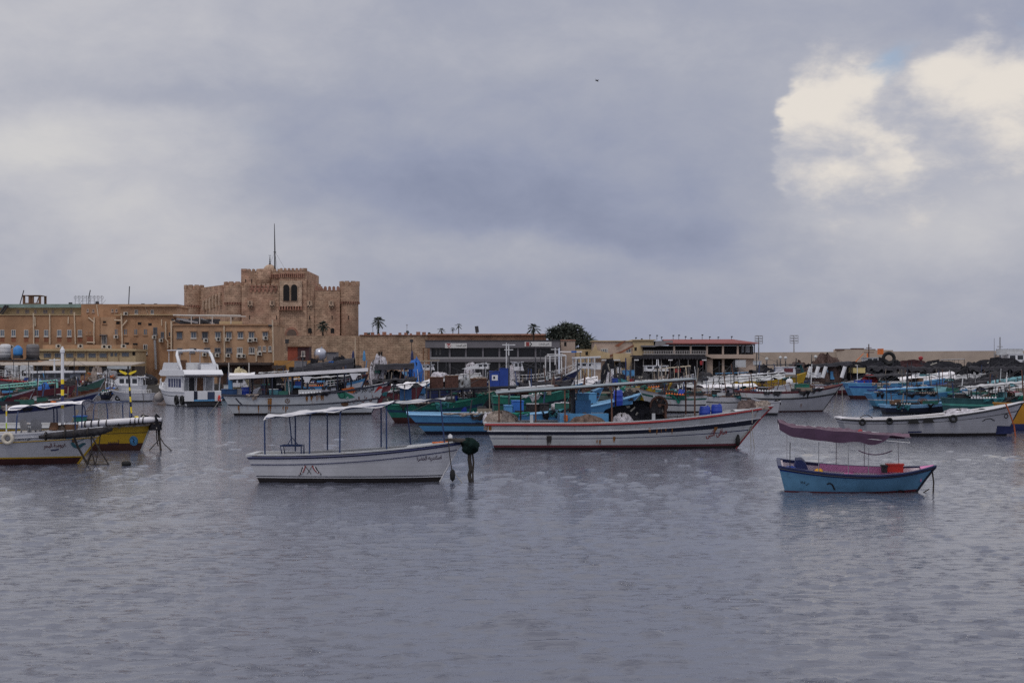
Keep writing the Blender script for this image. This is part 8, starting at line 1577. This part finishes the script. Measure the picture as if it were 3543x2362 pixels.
crowd(3370, 3740, 1432, 2, dblue, white, bottomb, 'deep blue boat with white rim just behind the orange rope', 'deep blue boat with white rim', (3440, 1362, 3640, 1346, clothm), ((3410, 1372, 60, netk, 'black', 'at the stern'), (3520, 1368, 60, netmat('maroon_net', (.09, .02, .025)), 'maroon', 'amidships')))
crowd(2100, 2330, 1378, 4, grey_w, maroon, bottom, 'grey boat with maroon rim and heaped nets behind the white framed tour boat', 'grey boat with maroon rim', None, ((2140, 1298, 60, netk, 'black', 'left'), (2220, 1302, 70, netdk, 'grey', 'in the middle'), (2290, 1305, 50, nett, 'tan', 'right')), mastx=(2130, 1330, 1262, dmetal))
crowd(2425, 2650, 1374, 4, navyd, mblue, bottom, 'dark navy boat with mid blue rim below the lower restaurant arches', 'dark navy boat with blue rim', (2440, 1304, 2620, 1294, clothg), ((2470, 1306, 60, netk, 'black', 'left'), (2580, 1302, 70, netteal, 'teal', 'right')), mastx=(2540, 1320, 1258, rustpipe))
crowd(2225, 2450, 1398, 5, dblue, lblue2, bottomb, 'deep blue boat with pale blue rim and black awning right of the winch', 'deep blue boat with pale blue rim', (2240, 1332, 2420, 1320, clothd), ((2280, 1336, 60, netk, 'black', 'left'), (2370, 1334, 70, netdk, 'grey', 'right')), boxes=((2330, 1340, 1356, 22, whitedirty, 'crate', 'white crate'),))
crowd(2040, 2235, 1414, 4, gp, green, bottomb, 'faded grey green boat seen below the long canopy of the red rimmed boat', 'faded grey green boat', None, ((2080, 1342, 50, netk, 'black', 'left'), (2170, 1340, 60, netg, 'green', 'right')), mastx=(2120, 1360, 1320, dmetal))
crowd(1785, 2015, 1400, 4, blackp, mblue, bottom, 'black boat with mid blue rim in front of the navy trawler', 'black boat with mid blue rim', (1800, 1328, 1970, 1316, clothd), ((1830, 1326, 70, netk, 'black', 'left'), (1920, 1320, 80, netmat('brown_roof_net', (.09, .06, .055)), 'brown', 'right')), mastx=(1890, 1350, 1272, rustpipe))
crowd(1690, 1890, 1390, 5, bn, brownw, bottom, 'brown stained boat with white gear at the foot of the leaning mast', 'brown stained boat', None, ((1760, 1318, 60, netw, 'pale', 'left'), (1840, 1322, 60, netdk, 'grey', 'right')), mastx=(1752, 1340, 1186, whitepipe))
crowd(1470, 1700, 1382, 4, navy, whitedirty, bottomb, 'navy boat with dirty white rim between the sleek cruiser and the wicker crates', 'navy boat with dirty white rim', (1490, 1302, 1660, 1292, clothg), ((1530, 1300, 60, netk, 'black', 'left'), (1640, 1298, 60, netw, 'pale', 'right')), mastx=(1560, 1320, 1256, dmetal))
crowd(1265, 1470, 1400, 5, maroon, blackp, bottom, 'maroon boat with black rim behind the pale awning of the green boat', 'maroon boat with black rim', (1290, 1316, 1440, 1308, clothd), ((1320, 1316, 60, netk, 'black', 'left'), (1420, 1308, 50, netdk, 'grey', 'right')), mastx=(1380, 1330, 1272, rustpipe))
crowd(2590, 2810, 1372, 4, gp, navy, bottom, 'grey green boat with navy rim behind the tall yellow boat bow', 'grey green boat with navy rim', (2600, 1282, 2760, 1276, clothd), ((2640, 1278, 60, netdk, 'grey', 'left'), (2740, 1276, 60, netk, 'black', 'right')), mastx=(2690, 1300, 1244, dmetal))
crowd(2700, 2960, 1350, 4, blackp, maroon, bottom, 'black boat with maroon rim and brown heaps below the breakwater step', 'black boat with maroon rim', None, ((2760, 1262, 70, netmat('brown_roof_net', (.09, .06, .055)), 'brown', 'left'), (2840, 1258, 80, netk, 'black', 'in the middle'), (2920, 1262, 60, netdk, 'grey', 'right')), mastx=(2806, 1290, 1226, dmetal))
crowd(1880, 2090, 1424, 4, mblue, lblue2, bottomb, 'mid blue boat with pale rim seen between the posts of the red rimmed boat', 'mid blue boat with pale rim', None, ((1930, 1362, 60, netk, 'black', 'left'), (2040, 1358, 70, netdk, 'grey', 'right')), mastx=(2000, 1380, 1330, rustpipe))
crowd(2440, 2680, 1424, 8, white, brownw, bottomb, 'white boat with brown rim peeping out behind the two blue drums', 'white boat with brown rim', None, ((2500, 1372, 50, netdk, 'grey', 'left'), (2600, 1368, 60, netmat('brown_grey_net', (.17, .12, .10)), 'brown grey', 'right')))
crowd(10, 230, 1384, 6, navyd, brownw, bottom, 'dark navy boat with brown rim below the red visor trawler', 'dark navy boat with brown rim', None, ((60, 1330, 60, netk, 'black', 'left'), (130, 1322, 50, netteal, 'teal', 'in the middle'), (200, 1324, 50, netmat('red_brown_net', (.10, .045, .04)), 'red brown', 'right')), mastx=(160, 1340, 1290, mblue))
crowd(-160, 120, 1446, 6, maroon, grey_w, bottomb, 'maroon and grey boat at the left edge behind the maroon awning', 'maroon and grey boat', None, ((20, 1396, 70, netmat('brown_rope_net', (.12, .09, .075)), 'brown', 'right'),))
crowd(1100, 1290, 1366, 4, blackp, navy, bottom, 'black boat with navy rim moored under the rampart left of the canvas heap', 'black boat with navy rim', (1110, 1286, 1260, 1280, clothd), ((1150, 1272, 60, netk, 'black', 'left'), (1240, 1270, 50, netdk, 'grey', 'right')), mastx=(1262, 1300, 1246, mblue))

crowd(3010, 3280, 1396, 3, lblue, dblue, bottomb, 'light blue boat with deep blue rim squeezed behind the small navy skiff', 'light blue boat with deep blue rim', (3040, 1346, 3200, 1336, clothg), ((3080, 1352, 60, netk, 'black', 'left'), (3220, 1346, 70, netdk, 'grey', 'right')))
crowd(3230, 3520, 1378, 3, mblue, white, bottomb, 'mid blue boat with white rim under the humped black nets at the right', 'mid blue boat with white rim', (3260, 1318, 3460, 1304, clothd), ((3290, 1316, 70, netteal, 'teal', 'left'), (3420, 1308, 90, netk, 'black', 'right')))
crowd(3400, 3720, 1404, 3, lblue, navyd, bottomb, 'light blue boat with dark navy rim close to the right edge', 'light blue boat with dark navy rim', (3430, 1344, 3640, 1328, clothd), ((3460, 1346, 60, netdk, 'grey', 'left'), (3530, 1340, 60, netk, 'black', 'right')))
crowd(1560, 1790, 1412, 4, blackp, dgreen, bottomb, 'black boat with dark green rim behind the crate roofed green boat', 'black boat with dark green rim', (1690, 1352, 1780, 1348, clothd), ((1640, 1352, 60, netk, 'black', 'left'), (1740, 1350, 60, netdk, 'grey', 'right')), mastx=(1700, 1370, 1300, dmetal))
crowd(2260, 2470, 1384, 4, mblue, navyd, bottomb, 'mid blue boat with dark navy rim right behind the winch wheel', 'mid blue boat with dark navy rim', (2280, 1316, 2440, 1308, clothd), ((2310, 1318, 60, netdk, 'grey', 'left'), (2410, 1312, 60, netk, 'black', 'right')), mastx=(2360, 1340, 1276, dmetal))
